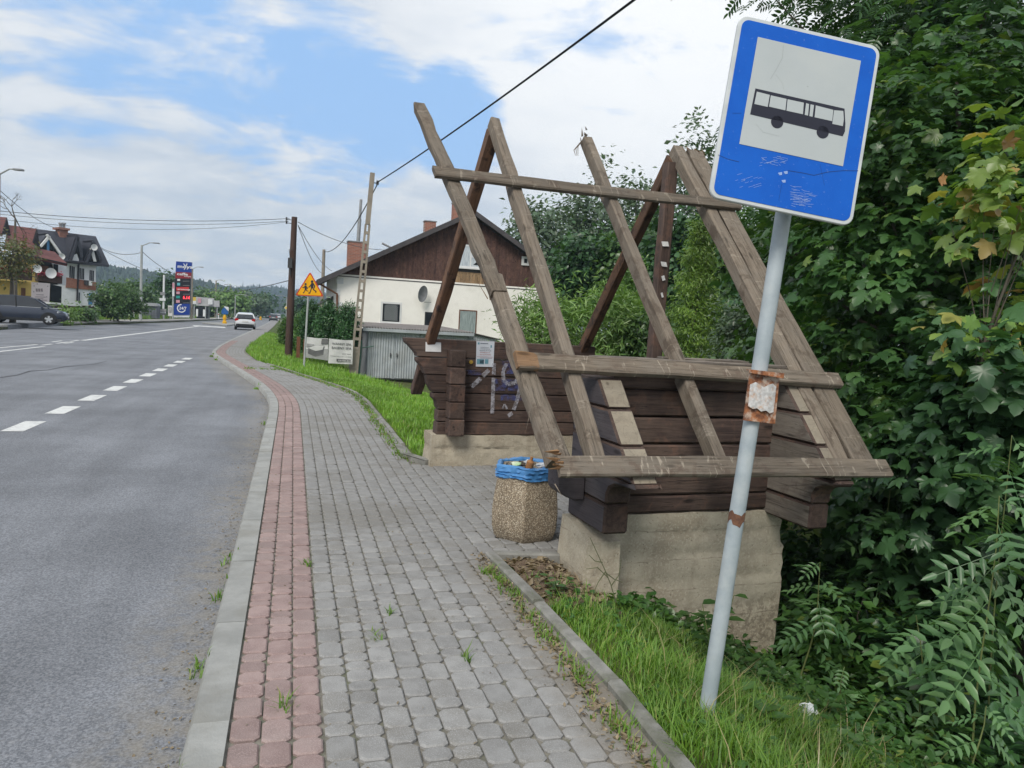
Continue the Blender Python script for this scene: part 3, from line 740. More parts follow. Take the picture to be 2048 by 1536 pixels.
# king post under the back apex with scraps of paper
kp = beam('king_post', (1.52, 1.86, 1.22), (1.56, 1.86, 3.22), .115, .11, (0, 1, 0), [w_log], 13)
m_paper = mk('paper', (.62, .62, .61), (.50, .50, .50), scale=20, rough=.8, bump=.2)
for zz, w_, tl in ((2.46, .07, .2), (2.27, .06, -.1), (2.14, .03, .6), (1.98, .02, .3)):
    MB().obox((1.52+.01*random.random(), 1.795, zz), (w_*.5, 0, tl*.01), (0, .001, 0), (-.006, .004, .022)).build('paper_scrap', m_paper, kp, mat4=kp.matrix_basis.inverted())
# laths across the slope
def lath(u0, s0, u1, s1, w, h, seed, fn=None, mats=None, **k):
    return beam('lath', rp(u0, s0, .004+h/2), rp(u1, s1, .004+h/2), w, h, r_n, mats or [w_raft2, w_fresh], seed, fn=fn, **k)
lath(-.87, 1.675, 1.93, 1.745, .112, .045, 21, warp=-.012)
lath(-.56, -.165, 1.955, -.235, .125, .05, 22, warp=.004)
beam('lath', rp(-.572, -.164, .03), rp(-.43, -.168, .03), .127, .053, r_n, [w_fresh], 24, nseg=2)
def rag4(mb):
    splinters(mb, (.03, .03, .02), (-1, 0, .05), (.02, .045, .006), 7, .09, 9, 1, .014)
lath(-.47, -.945, 1.97, -.985, .138, .04, 23, fn=rag4, warp=.006)

# notices and graffiti on the far wall
def on_far(px, py, off=.0): p = s_at_v(px, py, 3.594-off); return p
m_ink = plain('dark_ink', (.10, .12, .16), .7); m_redink = plain('red_ink', (.42, .10, .10), .7); m_cyan = plain('teal_ink', (.16, .33, .40), .7)
m_sheet = mk('poster_paper', (.60, .63, .68), (.54, .57, .62), scale=9, rough=.6, bump=.1)
m_sheet2 = mk('notice_paper', (.66, .66, .66), (.58, .58, .58), scale=12, rough=.6, bump=.1)
q = [on_far(851, 684), on_far(882, 685), on_far(882, 704), on_far(851, 703)]
MB().prism(q[::-1], (0, -.003, 0)).build('notice', m_sheet2, shelter)
q = [on_far(953, 682), on_far(989, 683), on_far(986.5, 734), on_far(951.5, 733)]
po = MB().prism(q[::-1], (0, -.003, 0)).build('poster', m_sheet, shelter)
o0 = q[3]+V3(0, -.0045, 0); R_ = (q[2]-q[3]); U_ = (q[0]-q[3]); wW, hH = np.linalg.norm(R_), np.linalg.norm(U_)
def pl(mb, txt, fx, fy, h, mi, width=None): text_mb(mb, txt, o0+R_*fx+U_*fy, R_, U_, h*hH, mi, .0, .0005, width=(width*wW if width else None))
mb = MB()
pl(mb, 'ZADZWOŃ', .22, .745, .035, 0, .48); pl(mb, 'ZAPEWNIJ', .22, .685, .035, 0, .55); pl(mb, 'BEZPŁATNE', .18, .615, .045, 0, .66); pl(mb, 'APARATY', .20, .54, .045, 1, .58); pl(mb, 'SŁUCHOWE', .20, .455, .05, 1, .62)
for (x0, x1, y0, y1, mi) in ((.22, .66, .9, .925, 0), (.07, .17, .87, .95, 2), (.80, .88, .76, .86, 2), (.05, .95, .385, .395, 1), (.22, .9, .335, .345, 0), (.05, .45, .1, .30, 2), (.22, .45, .12, .27, 0), (.5, .7, .12, .3, 2)):
    mb.obox(o0+R_*(x0+x1)/2+U_*(y0+y1)/2, R_*(x1-x0)/2, U_*(y1-y0)/2, (0, .0006, 0), mi)
o = mb.build('lettering', [m_ink, m_redink, m_cyan], po); o['kind'] = 'stuff'
c = on_far(942, 724, .004)
MB().tube([c, c+V3(0, -.006, 0)], .022, 12).build('yellow_plaque', plain('yellow_plaque_paint', (.45, .30, .06), .5), shelter)
m_spray, nt, b = new_mat('spray_paint')
n_ = nt.noise(nt.coords('Object').outputs[0], 22, 7, .7)
b.inputs['Base Color'].default_value = (.50, .50, .56, 1); b.inputs['Roughness'].default_value = .7
trn = nt.node('ShaderNodeBsdfTransparent'); ms = nt.node('ShaderNodeMixShader')
nt.link(nt.rng(n_, .33, .66, .12, .6), ms.inputs[0]); nt.link(trn.outputs[0], ms.inputs[1]); nt.link(b.outputs[0], ms.inputs[2]); nt.link(ms.outputs[0], nt.n['Material Output'].inputs['Surface'])
m_spray2, nt, b = new_mat('blue_spray_paint')
n_ = nt.noise(nt.coords('Object').outputs[0], 14, 6, .7)
b.inputs['Base Color'].default_value = (.06, .075, .22, 1); b.inputs['Roughness'].default_value = .7
trn = nt.node('ShaderNodeBsdfTransparent'); ms = nt.node('ShaderNodeMixShader')
nt.link(nt.rng(n_, .38, .62, .0, .7), ms.inputs[0]); nt.link(trn.outputs[0], ms.inputs[1]); nt.link(b.outputs[0], ms.inputs[2]); nt.link(ms.outputs[0], nt.n['Material Output'].inputs['Surface'])
def stroke(mb, pts, w, off, mi):
    P = [on_far(780+x/3.84, 560+y/3.84, off) for x, y in pts]; Q = [P[0]]
    for a, b_ in zip(P[:-1], P[1:]):
        n = max(2, int(np.linalg.norm(b_-a)/.03)); Q += [a+(b_-a)*i/n for i in range(1, n+1)]
    for a, b_ in zip(Q[:-1], Q[1:]):
        mid = (a+b_)/2
        if min(abs(mid[2]-z) for z in (.50, .638, .824, 1.024, 1.216)) < .009: continue
        t = unit(b_-a); n = np.cross(t, (0, 1, 0))*w/2
        mb.add([a+n, a-n, b_-n, b_+n], [(0, 1, 2, 3)], mi)
mb = MB()
stroke(mb, [(625, 820), (680, 770), (760, 690)], .05, .010, 0)
stroke(mb, [(800, 640), (795, 750), (790, 900), (785, 1025)], .045, .0105, 0)
stroke(mb, [(895, 640), (868, 700), (872, 770), (905, 800), (960, 790), (1000, 730)], .045, .0105, 0)
stroke(mb, [(1015, 690), (1000, 820), (975, 930), (940, 1020), (905, 1045)], .045, .011, 0)
stroke(mb, [(862, 990), (880, 955), (900, 990)], .022, .0105, 0)
o = mb.build('graffiti', [m_spray], shelter); o['kind'] = 'stuff'
mb = MB()
for (x0, y0, x1, y1) in ((860, 620, 1020, 720), (800, 760, 1040, 850), (850, 880, 1060, 925), (560, 690, 700, 730)):
    a, b_, c_, d_ = [on_far(780+x/3.84, 560+y/3.84, .0085) for x, y in ((x0, y0), (x1, y0), (x1, y1), (x0, y1))]
    mb.quad(a, b_, c_, d_)
o = mb.build('graffiti', [m_spray2], shelter); o['kind'] = 'stuff'

# ------------------------------------------------------------------ bus stop sign
sg_c = V3(1.9125, 2.6584, 2.4888)
sg_x, sg_n, sg_z = V3(.9687, -.2106, -.1312), V3(.1974, .9745, -.1062), V3(.1503, .0770, .9856)
pb, pt = V3(1.752, 2.748, -.25), V3(2.045, 2.80, 2.80)
sign = thing('bus_stop_sign', 'leaning blue bus stop sign with white panel and black bus on grey pole', 'bus stop sign', (1.752, 2.748, -.03))
m_blue, nt, b = new_mat('sign_blue')
v_ = nt.coords('Object').outputs[0]; n1 = nt.noise(v_, 5, 5); n2 = nt.noise(v_, 60, 4, .7)
cc = nt.mix(nt.rng(n1, .3, .7), (.006, .088, .44), (.008, .105, .49)); cc = nt.mix(nt.math('MULTIPLY', nt.rng(n2, .62, .72), .25), cc, (.25, .35, .6))
nt.link(cc, b.inputs['Base Color']); b.inputs['Roughness'].default_value = .5; b.inputs['Specular IOR Level'].default_value = .15
m_white = mk('sign_white', (.405, .44, .45), (.37, .405, .415), scale=2.5, rough=.6, bump=.03, stain=(.42, .45, .44), stain_amt=.4, stain_scale=3)
m_rim = mk('sign_rim', (.52, .55, .56), (.43, .46, .47), scale=8, rough=.5, bump=.05, metal=0)
m_galv = mk('galvanised_steel', (.37, .42, .45), (.28, .33, .36), scale=7, rough=.55, bump=.12, bscale=30, stain=(.44, .47, .47), stain_amt=.5, stain_scale=4, metal=.1)
m_rust = mk('rust', (.17, .085, .05), (.10, .05, .035), scale=45, rough=.9, bump=.4)
m_black = plain('sign_black', (.028, .030, .045), .5)
def rrect(w, h, r, n=6):
    P = []
    for cx, cy, a0 in ((w/2-r, h/2-r, 0), (-w/2+r, h/2-r, 90), (-w/2+r, -h/2+r, 180), (w/2-r, -h/2+r, 270)):
        for k in range(n+1):
            a = math.radians(a0+90*k/n); P.append((cx+r*math.cos(a), cy+r*math.sin(a)))
    return P
def sp(a, b, d=0.): return sg_c+sg_x*a+sg_z*b-sg_n*d
mb = MB(); mb.prism([sp(a, b, -.018) for a, b in rrect(.604, .752, .042)], -sg_n*.017); plate = mb.build('sign_plate', [m_rim], sign, world=True, bevel=.003)
MB().prism([sp(a, b, -.001) for a, b in rrect(.572, .720, .03)], -sg_n*.002).build('blue_face', [m_blue], plate, world=True)
def s_px(x, y):
    p = at_plane(1400+x/3.34, y/3.34, sg_c, sg_n)-sg_c; return p@sg_x, p@sg_z
def flat(name, polys, mat, d, th=.0012):
    mb = MB()
    for P in polys: mb.prism([sp(a, b, d) for a, b in P], -sg_n*th)
    return mb.build(name, [mat], plate, world=True)
flat('white_panel', [[s_px(*p) for p in ((385, 248), (1073, 408), (953, 1112), (261, 962))][::-1]], m_white, .0015)
circ = lambda x, y, r: [(lambda c: (c[0]+r*math.cos(-k*math.pi/10), c[1]+r*math.sin(-k*math.pi/10)))(s_px(x, y)) for k in range(20)]
W = [[(377, 615), (463, 637), (449, 717), (360, 697)], [(470, 640), (575, 664), (567, 740), (458, 715)], [(582, 666), (690, 689), (684, 766), (574, 742)], [(705, 692), (725, 698), (718, 775), (696, 770)],
     [(735, 700), (758, 705), (748, 783), (727, 778)], [(770, 707), (887, 737), (879, 812), (762, 786)], [(892, 739), (953, 744), (957, 800), (950, 845), (880, 830)]]
flat('bus_symbol', [[s_px(*p) for p in ((368, 593), (962, 728), (968, 830), (965, 880), (950, 912), (333, 765))], circ(513, 817, .0255), circ(817, 885, .0255)], m_black, .0028)
flat('bus_symbol_windows', [[s_px(*p) for p in w] for w in W], m_white, .0041, .0006)
m_scr = plain('scratched_paint', (.30, .42, .72), .6); m_crk = plain('hairline_crack', (.02, .05, .16), .7); m_gcr = plain('faint_crack', (.34, .37, .37), .7)
def scr(mb, pts, w, d=.0018, mi=0):
    P = [s_px(*p) for p in pts]
    for a, b in zip(P[:-1], P[1:]):
        t = unit((b[0]-a[0], b[1]-a[1])); n = (-t[1]*w/2, t[0]*w/2)
        mb.add([sp(a[0]+n[0], a[1]+n[1], d), sp(a[0]-n[0], a[1]-n[1], d), sp(b[0]-n[0], b[1]-n[1], d), sp(b[0]+n[0], b[1]+n[1], d)], [(0, 1, 2, 3)], mi)
mb = MB(); r = np.random.default_rng(3)
for _ in range(26): x, y = r.uniform(395, 560), r.uniform(1040, 1110); l = r.uniform(15, 70); scr(mb, [(x, y), (x+l*.6, y+r.normal(0, 7))], .0010)
for _ in range(14): x, y = r.uniform(230, 400), r.uniform(1150, 1260); l = r.uniform(10, 60); scr(mb, [(x, y), (x+l, y-l*.3)], .0009)
for _ in range(44): x, y = r.uniform(600, 740), r.uniform(1230, 1380); l = r.uniform(20, 90); scr(mb, [(x, y), (x+l*.7, y+r.normal(5, 5))], .0011)
for x, y in ((535, 1158), (572, 1150), (558, 1208)): 
    for q in range(3): scr(mb, [(x-14+q*4, y+q*5), (x+12, y-4+q*6)], .004)
o = mb.build('scratches', [m_scr], plate, world=True); o['kind'] = 'stuff'
mb = MB()
scr(mb, [(120, 1035), (180, 1062), (260, 1082)], .002); scr(mb, [(585, 1140), (680, 1155), (760, 1172), (850, 1150), (960, 1140), (1055, 1142)], .0022); scr(mb, [(545, 1230), (525, 1340)], .001); scr(mb, [(215, 757), (275, 757)], .001)
scr(mb, [(555, 305), (548, 390), (505, 470), (468, 530)], .0018, .0032, 1); scr(mb, [(505, 500), (550, 560), (560, 615)], .0008, .0032, 1); scr(mb, [(370, 830), (420, 885), (530, 912)], .0008, .0032, 1); scr(mb, [(800, 1095), (830, 1240)], .0008, .0018, 0)
scr(mb, [(712, 578), (722, 582)], .004, .0032, 1)
o = mb.build('cracks', [m_crk, m_gcr], plate, world=True); o['kind'] = 'stuff'
pole = MB().tube([pb, pt], .0335, 20).build('pole', [m_galv], sign, smooth=True, world=True)
pdir = unit(pt-pb)
def on_pole(z): return pb+(pt-pb)*((z-pb[2])/(pt[2]-pb[2]))
c = on_pole(.835); mb = MB(); vs = []
for k in range(21):
    a = k*2*math.pi/20; x = unit(np.cross(pdir, (0, 1, 0))); y = np.cross(pdir, x); j = .012*math.sin(a*3+1)+.007*math.sin(a*7)
    for zz in (-.022+j, .024+j*.6): vs.append(c+pdir*zz+.0342*(math.cos(a)*x+math.sin(a)*y))
mb.add(vs, [(2*k, 2*k+1, 2*k+3, 2*k+2) for k in range(20)]); mb.build('rust_band', [m_rust], pole, world=True, smooth=True)
for zz in (2.25, 2.72):
    c = on_pole(zz); mb = MB(); mb.tube([c-pdir*.015, c+pdir*.015], .037, 16); mb.obox(c-sg_n*.03, sg_x*.05, sg_n*.012, sg_z*.012); mb.build('clamp', [m_galv], sign, world=True)
# rusty timetable holder
c = on_pole(1.365)-V3(.0, .047, 0)+V3(.002, 0, 0)
bx = unit(V3(.965, -.26, -.06)); bz_ = unit(V3(.06, .03, 1)); by = np.cross(bz_, bx)
m_box = mk('rusty_enamel', (.34, .135, .055), (.11, .045, .028), scale=38, rough=.8, bump=.4, stain=(.46, .40, .34), stain_amt=.8, stain_scale=26)
m_torn = mk('torn_paper', (.56, .56, .56), (.36, .36, .36), scale=60, rough=.85, bump=.3, stain=(.38, .19, .08), stain_amt=.55, stain_scale=40)
P = []
tb = MB()
vs = []
for i in range(7):
    a = (i/6-.5)*.128; bow = .010*(1-(2*(i/6)-1)**2)
    for zz in (-.108, .100): vs.append(c+bx*(a+(.004 if zz < 0 else 0)*(-1 if a < 0 else 1))-by*(bow)+bz_*zz)
n = len(vs); vs += [p+by*.012 for p in vs]
fs = [(2*i, 2*i+2, 2*i+3, 2*i+1) for i in range(6)]+[(n+2*i, n+2*i+1, n+2*i+3, n+2*i+2) for i in range(6)]+[(2*i, n+2*i, n+2*i+2, 2*i+2) for i in range(6)]+[(2*i+1, 2*i+3, n+2*i+3, n+2*i+1) for i in range(6)]+[(0, 1, n+1, n), (12, n+12, n+13, 13)]
tb.add(vs, fs); box_ = tb.build('timetable_holder', [m_box], sign, world=True, bevel=.001)
mb = MB()
q = c+bz_*.104
mb.prism([q-bx*.078-by*.03, q+bx*.068-by*.035, q+bx*.070+by*.016, q-bx*.074+by*.018], bz_*.004); mb.prism([q-bx*.078-by*.03, q+bx*.068-by*.035, q+bx*.068-by*.035-bz_*.018, q-bx*.078-by*.03-bz_*.01], by*.003)
mb.build('lid', [m_box], box_, world=True)
vs = []; top = [.046, .058, .052, .040, .054, .060, .050]; bot = [-.045, -.055, -.05, -.062, -.055, -.066, -.058]
for i in range(7):
    a = (i/6-.5)*.112-.006; bow = .0135+.004*math.sin(i*1.9)
    bow += .008*(1-(2*(i/6)-1)**2)
    vs += [c+bx*a-by*bow+bz_*top[i], c+bx*a-by*(bow+.003)+bz_*bot[i]]
mb = MB().add(vs, [(2*i, 2*i+2, 2*i+3, 2*i+1) for i in range(6)]); mb.build('paper', [m_torn], box_, world=True, smooth=True)

# ------------------------------------------------------------------ litter bin with blue bag
bc = V3(1.765, 5.43, 0)
litter = thing('litter_bin', 'hexagonal exposed aggregate concrete litter bin lined with a blue bag', 'litter bin', bc)
m_agg, nt, b = new_mat('exposed_aggregate')
v_ = nt.coords('Object').outputs[0]
vo = nt.node('ShaderNodeTexVoronoi'); vo.inputs['Scale'].default_value = 120; nt.link(v_, vo.inputs['Vector'])
rp_ = nt.node('ShaderNodeValToRGB'); sepc = nt.node('ShaderNodeSeparateColor'); nt.link(vo.outputs['Color'], sepc.inputs[0]); nt.link(sepc.outputs[0], rp_.inputs[0])
el = rp_.color_ramp.elements; el[0].color = (.17, .13, .09, 1); el[1].color = (.54, .485, .39, 1)
for p, c_ in ((.25, (.29, .235, .165)), (.5, (.37, .305, .22)), (.75, (.45, .385, .285))): q = el.new(p); q.color = (*c_, 1)
edge = nt.rng(vo.outputs['Distance'], .35, .62); cc = nt.mix(nt.math('MULTIPLY', edge, .8), rp_.outputs[0], (.13, .10, .07))
n1 = nt.noise(v_, 5, 5); hv = nt.node('ShaderNodeHueSaturation'); nt.link(cc, hv.inputs['Color']); nt.link(nt.rng(n1, .3, .7, .85, 1.12), hv.inputs['Value'])
nt.link(hv.outputs[0], b.inputs['Base Color']); b.inputs['Roughness'].default_value = .85
bp = nt.node('ShaderNodeBump'); bp.inputs['Strength'].default_value = .6; bp.inputs['Distance'].default_value = .006; bp.invert = True
nt.link(vo.outputs['Distance'], bp.inputs['Height']); nt.link(bp.outputs[0], b.inputs['Normal'])
a0 = math.atan2(-.25, -.085)
prof_b = [(.0, .235), (.03, .258), (.10, .278), (.22, .283), (.34, .272), (.44, .256), (.52, .245), (.545, .235), (.545, .19), (.30, .18)]
mb = MB(); vs = []
for z_, r_ in prof_b:
    for k in range(6):
        for da in (-.022, .022):
            a = a0+k*math.pi/3+da; vs.append((r_*math.cos(a), r_*math.sin(a), z_))
fs = [(12*i+k, 12*i+(k+1) % 12, 12*(i+1)+(k+1) % 12, 12*(i+1)+k) for i in range(len(prof_b)-1) for k in range(12)]+[tuple(range(12))[::-1], tuple(range(12*(len(prof_b)-1), 12*len(prof_b)))]
mb.add(vs, fs).build('body', [m_agg], litter, smooth=True, ang=25)
m_bag = mk('blue_bag_plastic', (.075, .235, .50), (.045, .17, .40), scale=7, rough=.35, bump=.25, bscale=40, spec=.5, stretch=(1, 1, 3))
r = np.random.default_rng(12); mb = MB(); vs = []; N = 72
levels = [(.468, .266), (.478, .270), (.492, .266), (.503, .270), (.516, .264), (.528, .269), (.541, .262), (.556, .262), (.568, .255), (.570, .238), (.560, .222), (.535, .214), (.48, .205)]
for li, (z_, r_) in enumerate(levels):
    for k in range(N):
        a = a0+2*math.pi*k/N; m6 = math.cos(math.pi/6)/math.cos(((a-a0) % (math.pi/3))-math.pi/6)
        m6 = .35+.65*m6 if False else m6
        rr = r_*m6*(1.0 if m6 < .985 else .985)+r.normal(0, .003)+.0045*math.sin(k*1.7+li*2.1)+(.004 if li % 2 else -.003)
        vs.append((rr*math.cos(a), rr*math.sin(a), z_+r.normal(0, .0022)+.006*math.sin(a*2+li*.9)*(1 if li < 7 else .6)+.005*math.sin(a*5)))
mb.add(vs, [(N*i+k, N*i+(k+1) % N, N*(i+1)+(k+1) % N, N*(i+1)+k) for i in range(len(levels)-1) for k in range(N)])
mb.add([(.17*math.cos(k*math.pi/6), .17*math.sin(k*math.pi/6), .50) for k in range(12)], [tuple(range(12))])
mb.build('bin_bag', [m_bag], litter, smooth=True, ang=60)
def crumple(name, label, cat, c, size, mat, seed, n=26, flat_=1.0):
    r = np.random.default_rng(seed); bm = bmesh.new()
    for _ in range(n):
        d = unit(r.normal(0, 1, 3)); p = d*np.array(size)*r.uniform(.55, 1.0); p[2] *= flat_; bm.verts.new(p)
    bmesh.ops.convex_hull(bm, input=bm.verts)
    bmesh.ops.delete(bm, geom=[v for v in bm.verts if not v.link_faces], context='VERTS')
    bmesh.ops.subdivide_edges(bm, edges=bm.edges, cuts=1, use_grid_fill=True)
    for v in bm.verts: v.co *= r.uniform(.75, 1.15)
    me = bpy.data.meshes.new(name); bm.to_mesh(me); bm.free(); me.materials.append(mat)
    o = link(name, me); o.location = c; return tagset(o, label, cat)
m_wpl = mk('white_wrapper', (.62, .64, .66), (.50, .52, .54), scale=14, rough=.45, bump=.2)
m_gpl = mk('green_wrapper', (.32, .50, .26), (.50, .54, .42), scale=9, rough=.4, bump=.2)
m_dk = mk('dark_litter', (.06, .045, .03), (.03, .025, .02), scale=9, rough=.5)
m_brn = mk('brown_carton', (.38, .19, .08), (.26, .12, .05), scale=9, rough=.6)
crumple('crumpled_wrapper', 'crumpled green and white wrapper at the left inside the blue bin bag', 'wrapper', (bc[0]-.10, bc[1]-.04, .555), (.055, .045, .035), m_gpl, 1)
crumple('crumpled_paper', 'crumpled white paper at the right inside the blue bin bag', 'paper', (bc[0]+.11, bc[1]-.03, .552), (.065, .05, .03), m_wpl, 2)
crumple('paper_napkin', 'small white napkin near the back of the blue bin bag', 'napkin', (bc[0]+.03, bc[1]+.09, .552), (.05, .04, .025), m_wpl, 3)
mb = MB(); q = V3(bc[0]-.005, bc[1]-.03, .50); d = unit((.15, -.2, 1)); mb.tube([q, q+d*.085, q+d*.10, q+d*.125], [.03, .03, .013, .012], 10)
tagset(mb.build('brown_bottle', [m_brn], smooth=True), 'brown bottle neck poking out of the middle of the bin bag', 'bottle')
crumple('dark_rag', 'dark rag beside the brown bottle in the bin bag', 'rag', (bc[0]-.045, bc[1]+.02, .552), (.04, .035, .03), m_dk, 4)
# ------------------------------------------------------------------ vegetation
def clump(x, y, s=1.): return .5+.5*np.sin(x*5.1*s+1.3*np.sin(y*4.3*s))*np.sin(y*6.3*s+x*2.1*s)
def fast_mesh(name, V, Fs, mat, smooth=False):
    """V (n,3); Fs (m,3) triangles"""
    me = bpy.data.meshes.new(name); V = np.asarray(V, np.float32); Fs = np.asarray(Fs, np.int32)
    me.vertices.add(len(V)); me.vertices.foreach_set('co', V.ravel())
    me.loops.add(Fs.size); me.loops.foreach_set('vertex_index', Fs.ravel())
    me.polygons.add(len(Fs)); me.polygons.foreach_set('loop_start', np.arange(0, Fs.size, 3, dtype=np.int32))
    if smooth: me.polygons.foreach_set('use_smooth', [True]*len(Fs))
    me.materials.append(mat); me.update(calc_edges=True); return me

def tpl(kind):
    if kind == 'oval': return np.array([(0, 0, 0), (.27, .42, .07), (0, 1, -.05), (-.27, .42, .07)], float), np.array([(0, 1, 2), (0, 2, 3)])
    if kind == 'narrow': return np.array([(0, 0, 0), (.09, .45, .03), (0, 1, -.12), (-.09, .45, .03)], float), np.array([(0, 1, 2), (0, 2, 3)])
    if kind == 'broad':
        v = [(0, 0, 0), (.34, .22, .08), (.36, .55, .06), (0, 1, -.1), (-.36, .55, .06), (-.34, .22, .08)]
        return np.array(v, float), np.array([(0, 1, 2), (0, 2, 3), (0, 3, 4), (0, 4, 5)])
    if kind == 'maple':
        h_ = [(.20, -.04, -.01), (.38, -.05, -.08), (.36, .07, -.05), (.42, .16, -.06), (.33, .22, .03), (.48, .27, -.04), (.55, .40, -.09), (.64, .50, -.16), (.49, .52, -.06), (.40, .58, -.02), (.27, .53, .03), (.31, .66, -.01), (.24, .74, -.03), (.20, .86, -.09)]
        o = [(0, .04, 0)]+h_+[(0, 1.02, -.17)]+[(-x, y, z) for x, y, z in h_[::-1]]
        v = [(0, .30, .05)]+o; n = len(o)
        return np.array(v, float), np.array([(0, 1+i, 1+(i+1) % n) for i in range(n)])
    if kind == 'maple_lite':
        o = [(0, 0, 0), (.36, .0, -.05), (.55, .45, -.1), (.24, .55, .0), (0, 1, -.14), (-.24, .55, .0), (-.55, .45, -.1), (-.36, .0, -.05)]
        v = [(0, .32, .05)]+o; n = len(o)
        return np.array(v, float), np.array([(0, 1+i, 1+(i+1) % n) for i in range(n)])
    if kind in ('frond', 'frond_big'):
        vs = []; fs = []
        nl = 5 if kind == 'frond' else 4
        def leaflet(p, d, l, w, z):
            b = len(vs); d = np.array(d)/np.linalg.norm(d); s = np.array([d[1], -d[0]])
            for a, q, dz in ((0, 0, 0), (.22, w*.85, .04), (.58, w*.8, .03), (1, 0, -.14), (.58, -w*.8, .03), (.22, -w*.85, .04)):
                vs.append((p[0]+d[0]*l*a+s[0]*q*l, p[1]+d[1]*l*a+s[1]*q*l, z+dz*l))
            fs.extend([(b, b+1, b+2), (b, b+2, b+3), (b, b+3, b+4), (b, b+4, b+5)])
        for i in range(nl):
            f = .22+.70*i/nl; z = -.22*f*f
            for sgn in (-1, 1): leaflet((0, f), (sgn*1.0, .45+.1*i/nl), .33*(1-.25*abs(i/nl-.4)), .19, z)
        leaflet((0, .9), (0, 1), .28, .22, -.2)
        b = len(vs); vs += [(-.006, 0, 0), (.006, 0, 0), (.004, .92, -.2), (-.004, .92, -.2)]; fs += [(b, b+1, b+2), (b, b+2, b+3)]
        return np.array(vs, float), np.array(fs)
    if kind == 'needle':
        return np.array([(0, 0, 0), (.16, .5, .04), (.05, 1, -.05), (-.12, .6, .0)], float), np.array([(0, 1, 2), (0, 2, 3)])
def norm_rows(a): return a/np.maximum(np.linalg.norm(a, axis=1, keepdims=True), 1e-9)
def leaf_frames(N, D):
    n = norm_rows(N); d = D-(D*n).sum(1, keepdims=True)*n; d = norm_rows(d); x = np.cross(d, n)
    return np.stack([x, d, n], 2)
def leaves_mesh(name, P, N, D, S, kind, mat):
    T, Fc = tpl(kind); R = leaf_frames(N, D)
    V = np.einsum('nij,kj->nki', R, T)*S[:, None, None]+P[:, None, :]
    F = (Fc[None]+(np.arange(len(P))*len(T))[:, None, None]).reshape(-1, 3)
    return fast_mesh(name, V.reshape(-1, 3), F, mat)
def crown_pts(c, rad, ncl, per, spread, seed, up=.9, droop=.35, inner=.35, lump=.28, flat=.55):
    r = np.random.default_rng(seed); c = np.asarray(c, float); rad = np.asarray(rad, float)
    d = norm_rows(r.normal(0, 1, (ncl, 3)))
    ph = r.uniform(0, 6.28, 6)
    lum = 1+lump*(np.sin(d[:, 0]*4.1+ph[0]+d[:, 2]*3.3)*np.sin(d[:, 1]*3.7+ph[1])+.6*np.sin(d[:, 2]*7+ph[2]+d[:, 0]*5))
    f = (inner**3+(1-inner**3)*r.uniform(0, 1, ncl))**(1/3)*lum
    cc = c+d*rad*f[:, None]
    idx = np.repeat(np.arange(ncl), per); n = len(idx)
    sp = spread*r.uniform(.6, 1.35, ncl)[idx][:, None]
    P = cc[idx]+r.normal(0, 1, (n, 3))*sp*np.array([1, 1, flat])
    out = norm_rows(d*np.array([1, 1, .6]))[idx]
    N = np.array([0, 0, up])+out*.55+r.normal(0, .42, (n, 3))
    D = out+np.array([0, 0, -droop])+r.normal(0, .55, (n, 3))
    return cc, P, N, D, r
m_bark = mk('bark', (.13, .115, .095), (.07, .06, .05), scale=7, rough=.95, bump=.8, stretch=(1, 1, .25), bscale=20)
m_bark2 = mk('grey_bark', (.22, .21, .18), (.13, .12, .10), scale=7, rough=.95, bump=.5, stretch=(1, 1, .25))
def limbs(mb, base, cc, r0, seed, n=9, zfrac=.35, top=None):
    """tapered trunk with forked limbs to some of the clumps"""
    r = np.random.default_rng(seed); base = np.asarray(base, float)
    top = np.asarray(top if top is not None else cc[np.argmax(cc[:, 2])], float)
    k = 7; tr = [base+(top-base)*(i/(k-1))+np.array([*r.normal(0, .02*np.linalg.norm(top-base)*(.3 if i in (0, k-1) else 1), 2), 0]) for i in range(k)]
    mb.tube(tr, [r0*(1.25 if i == 0 else 1-.85*i/(k-1)) for i in range(k)], 8)
    for i in r.choice(len(cc), min(n, len(cc)), replace=False):
        q = cc[i]; f = np.clip((q[2]-base[2])/(top[2]-base[2]+1e-6)*.75, .15, .85)
        j = f*(k-1); a = tr[int(j)]+(tr[min(int(j)+1, k-1)]-tr[int(j)])*(j-int(j))
        m = a+(q-a)*.5+np.array([0, 0, -.06*np.linalg.norm(q-a)])+r.normal(0, .03, 3)
        mb.tube([a, m, q], [r0*.42*(1-f*.6), r0*.26*(1-f*.6), r0*.07], 5)
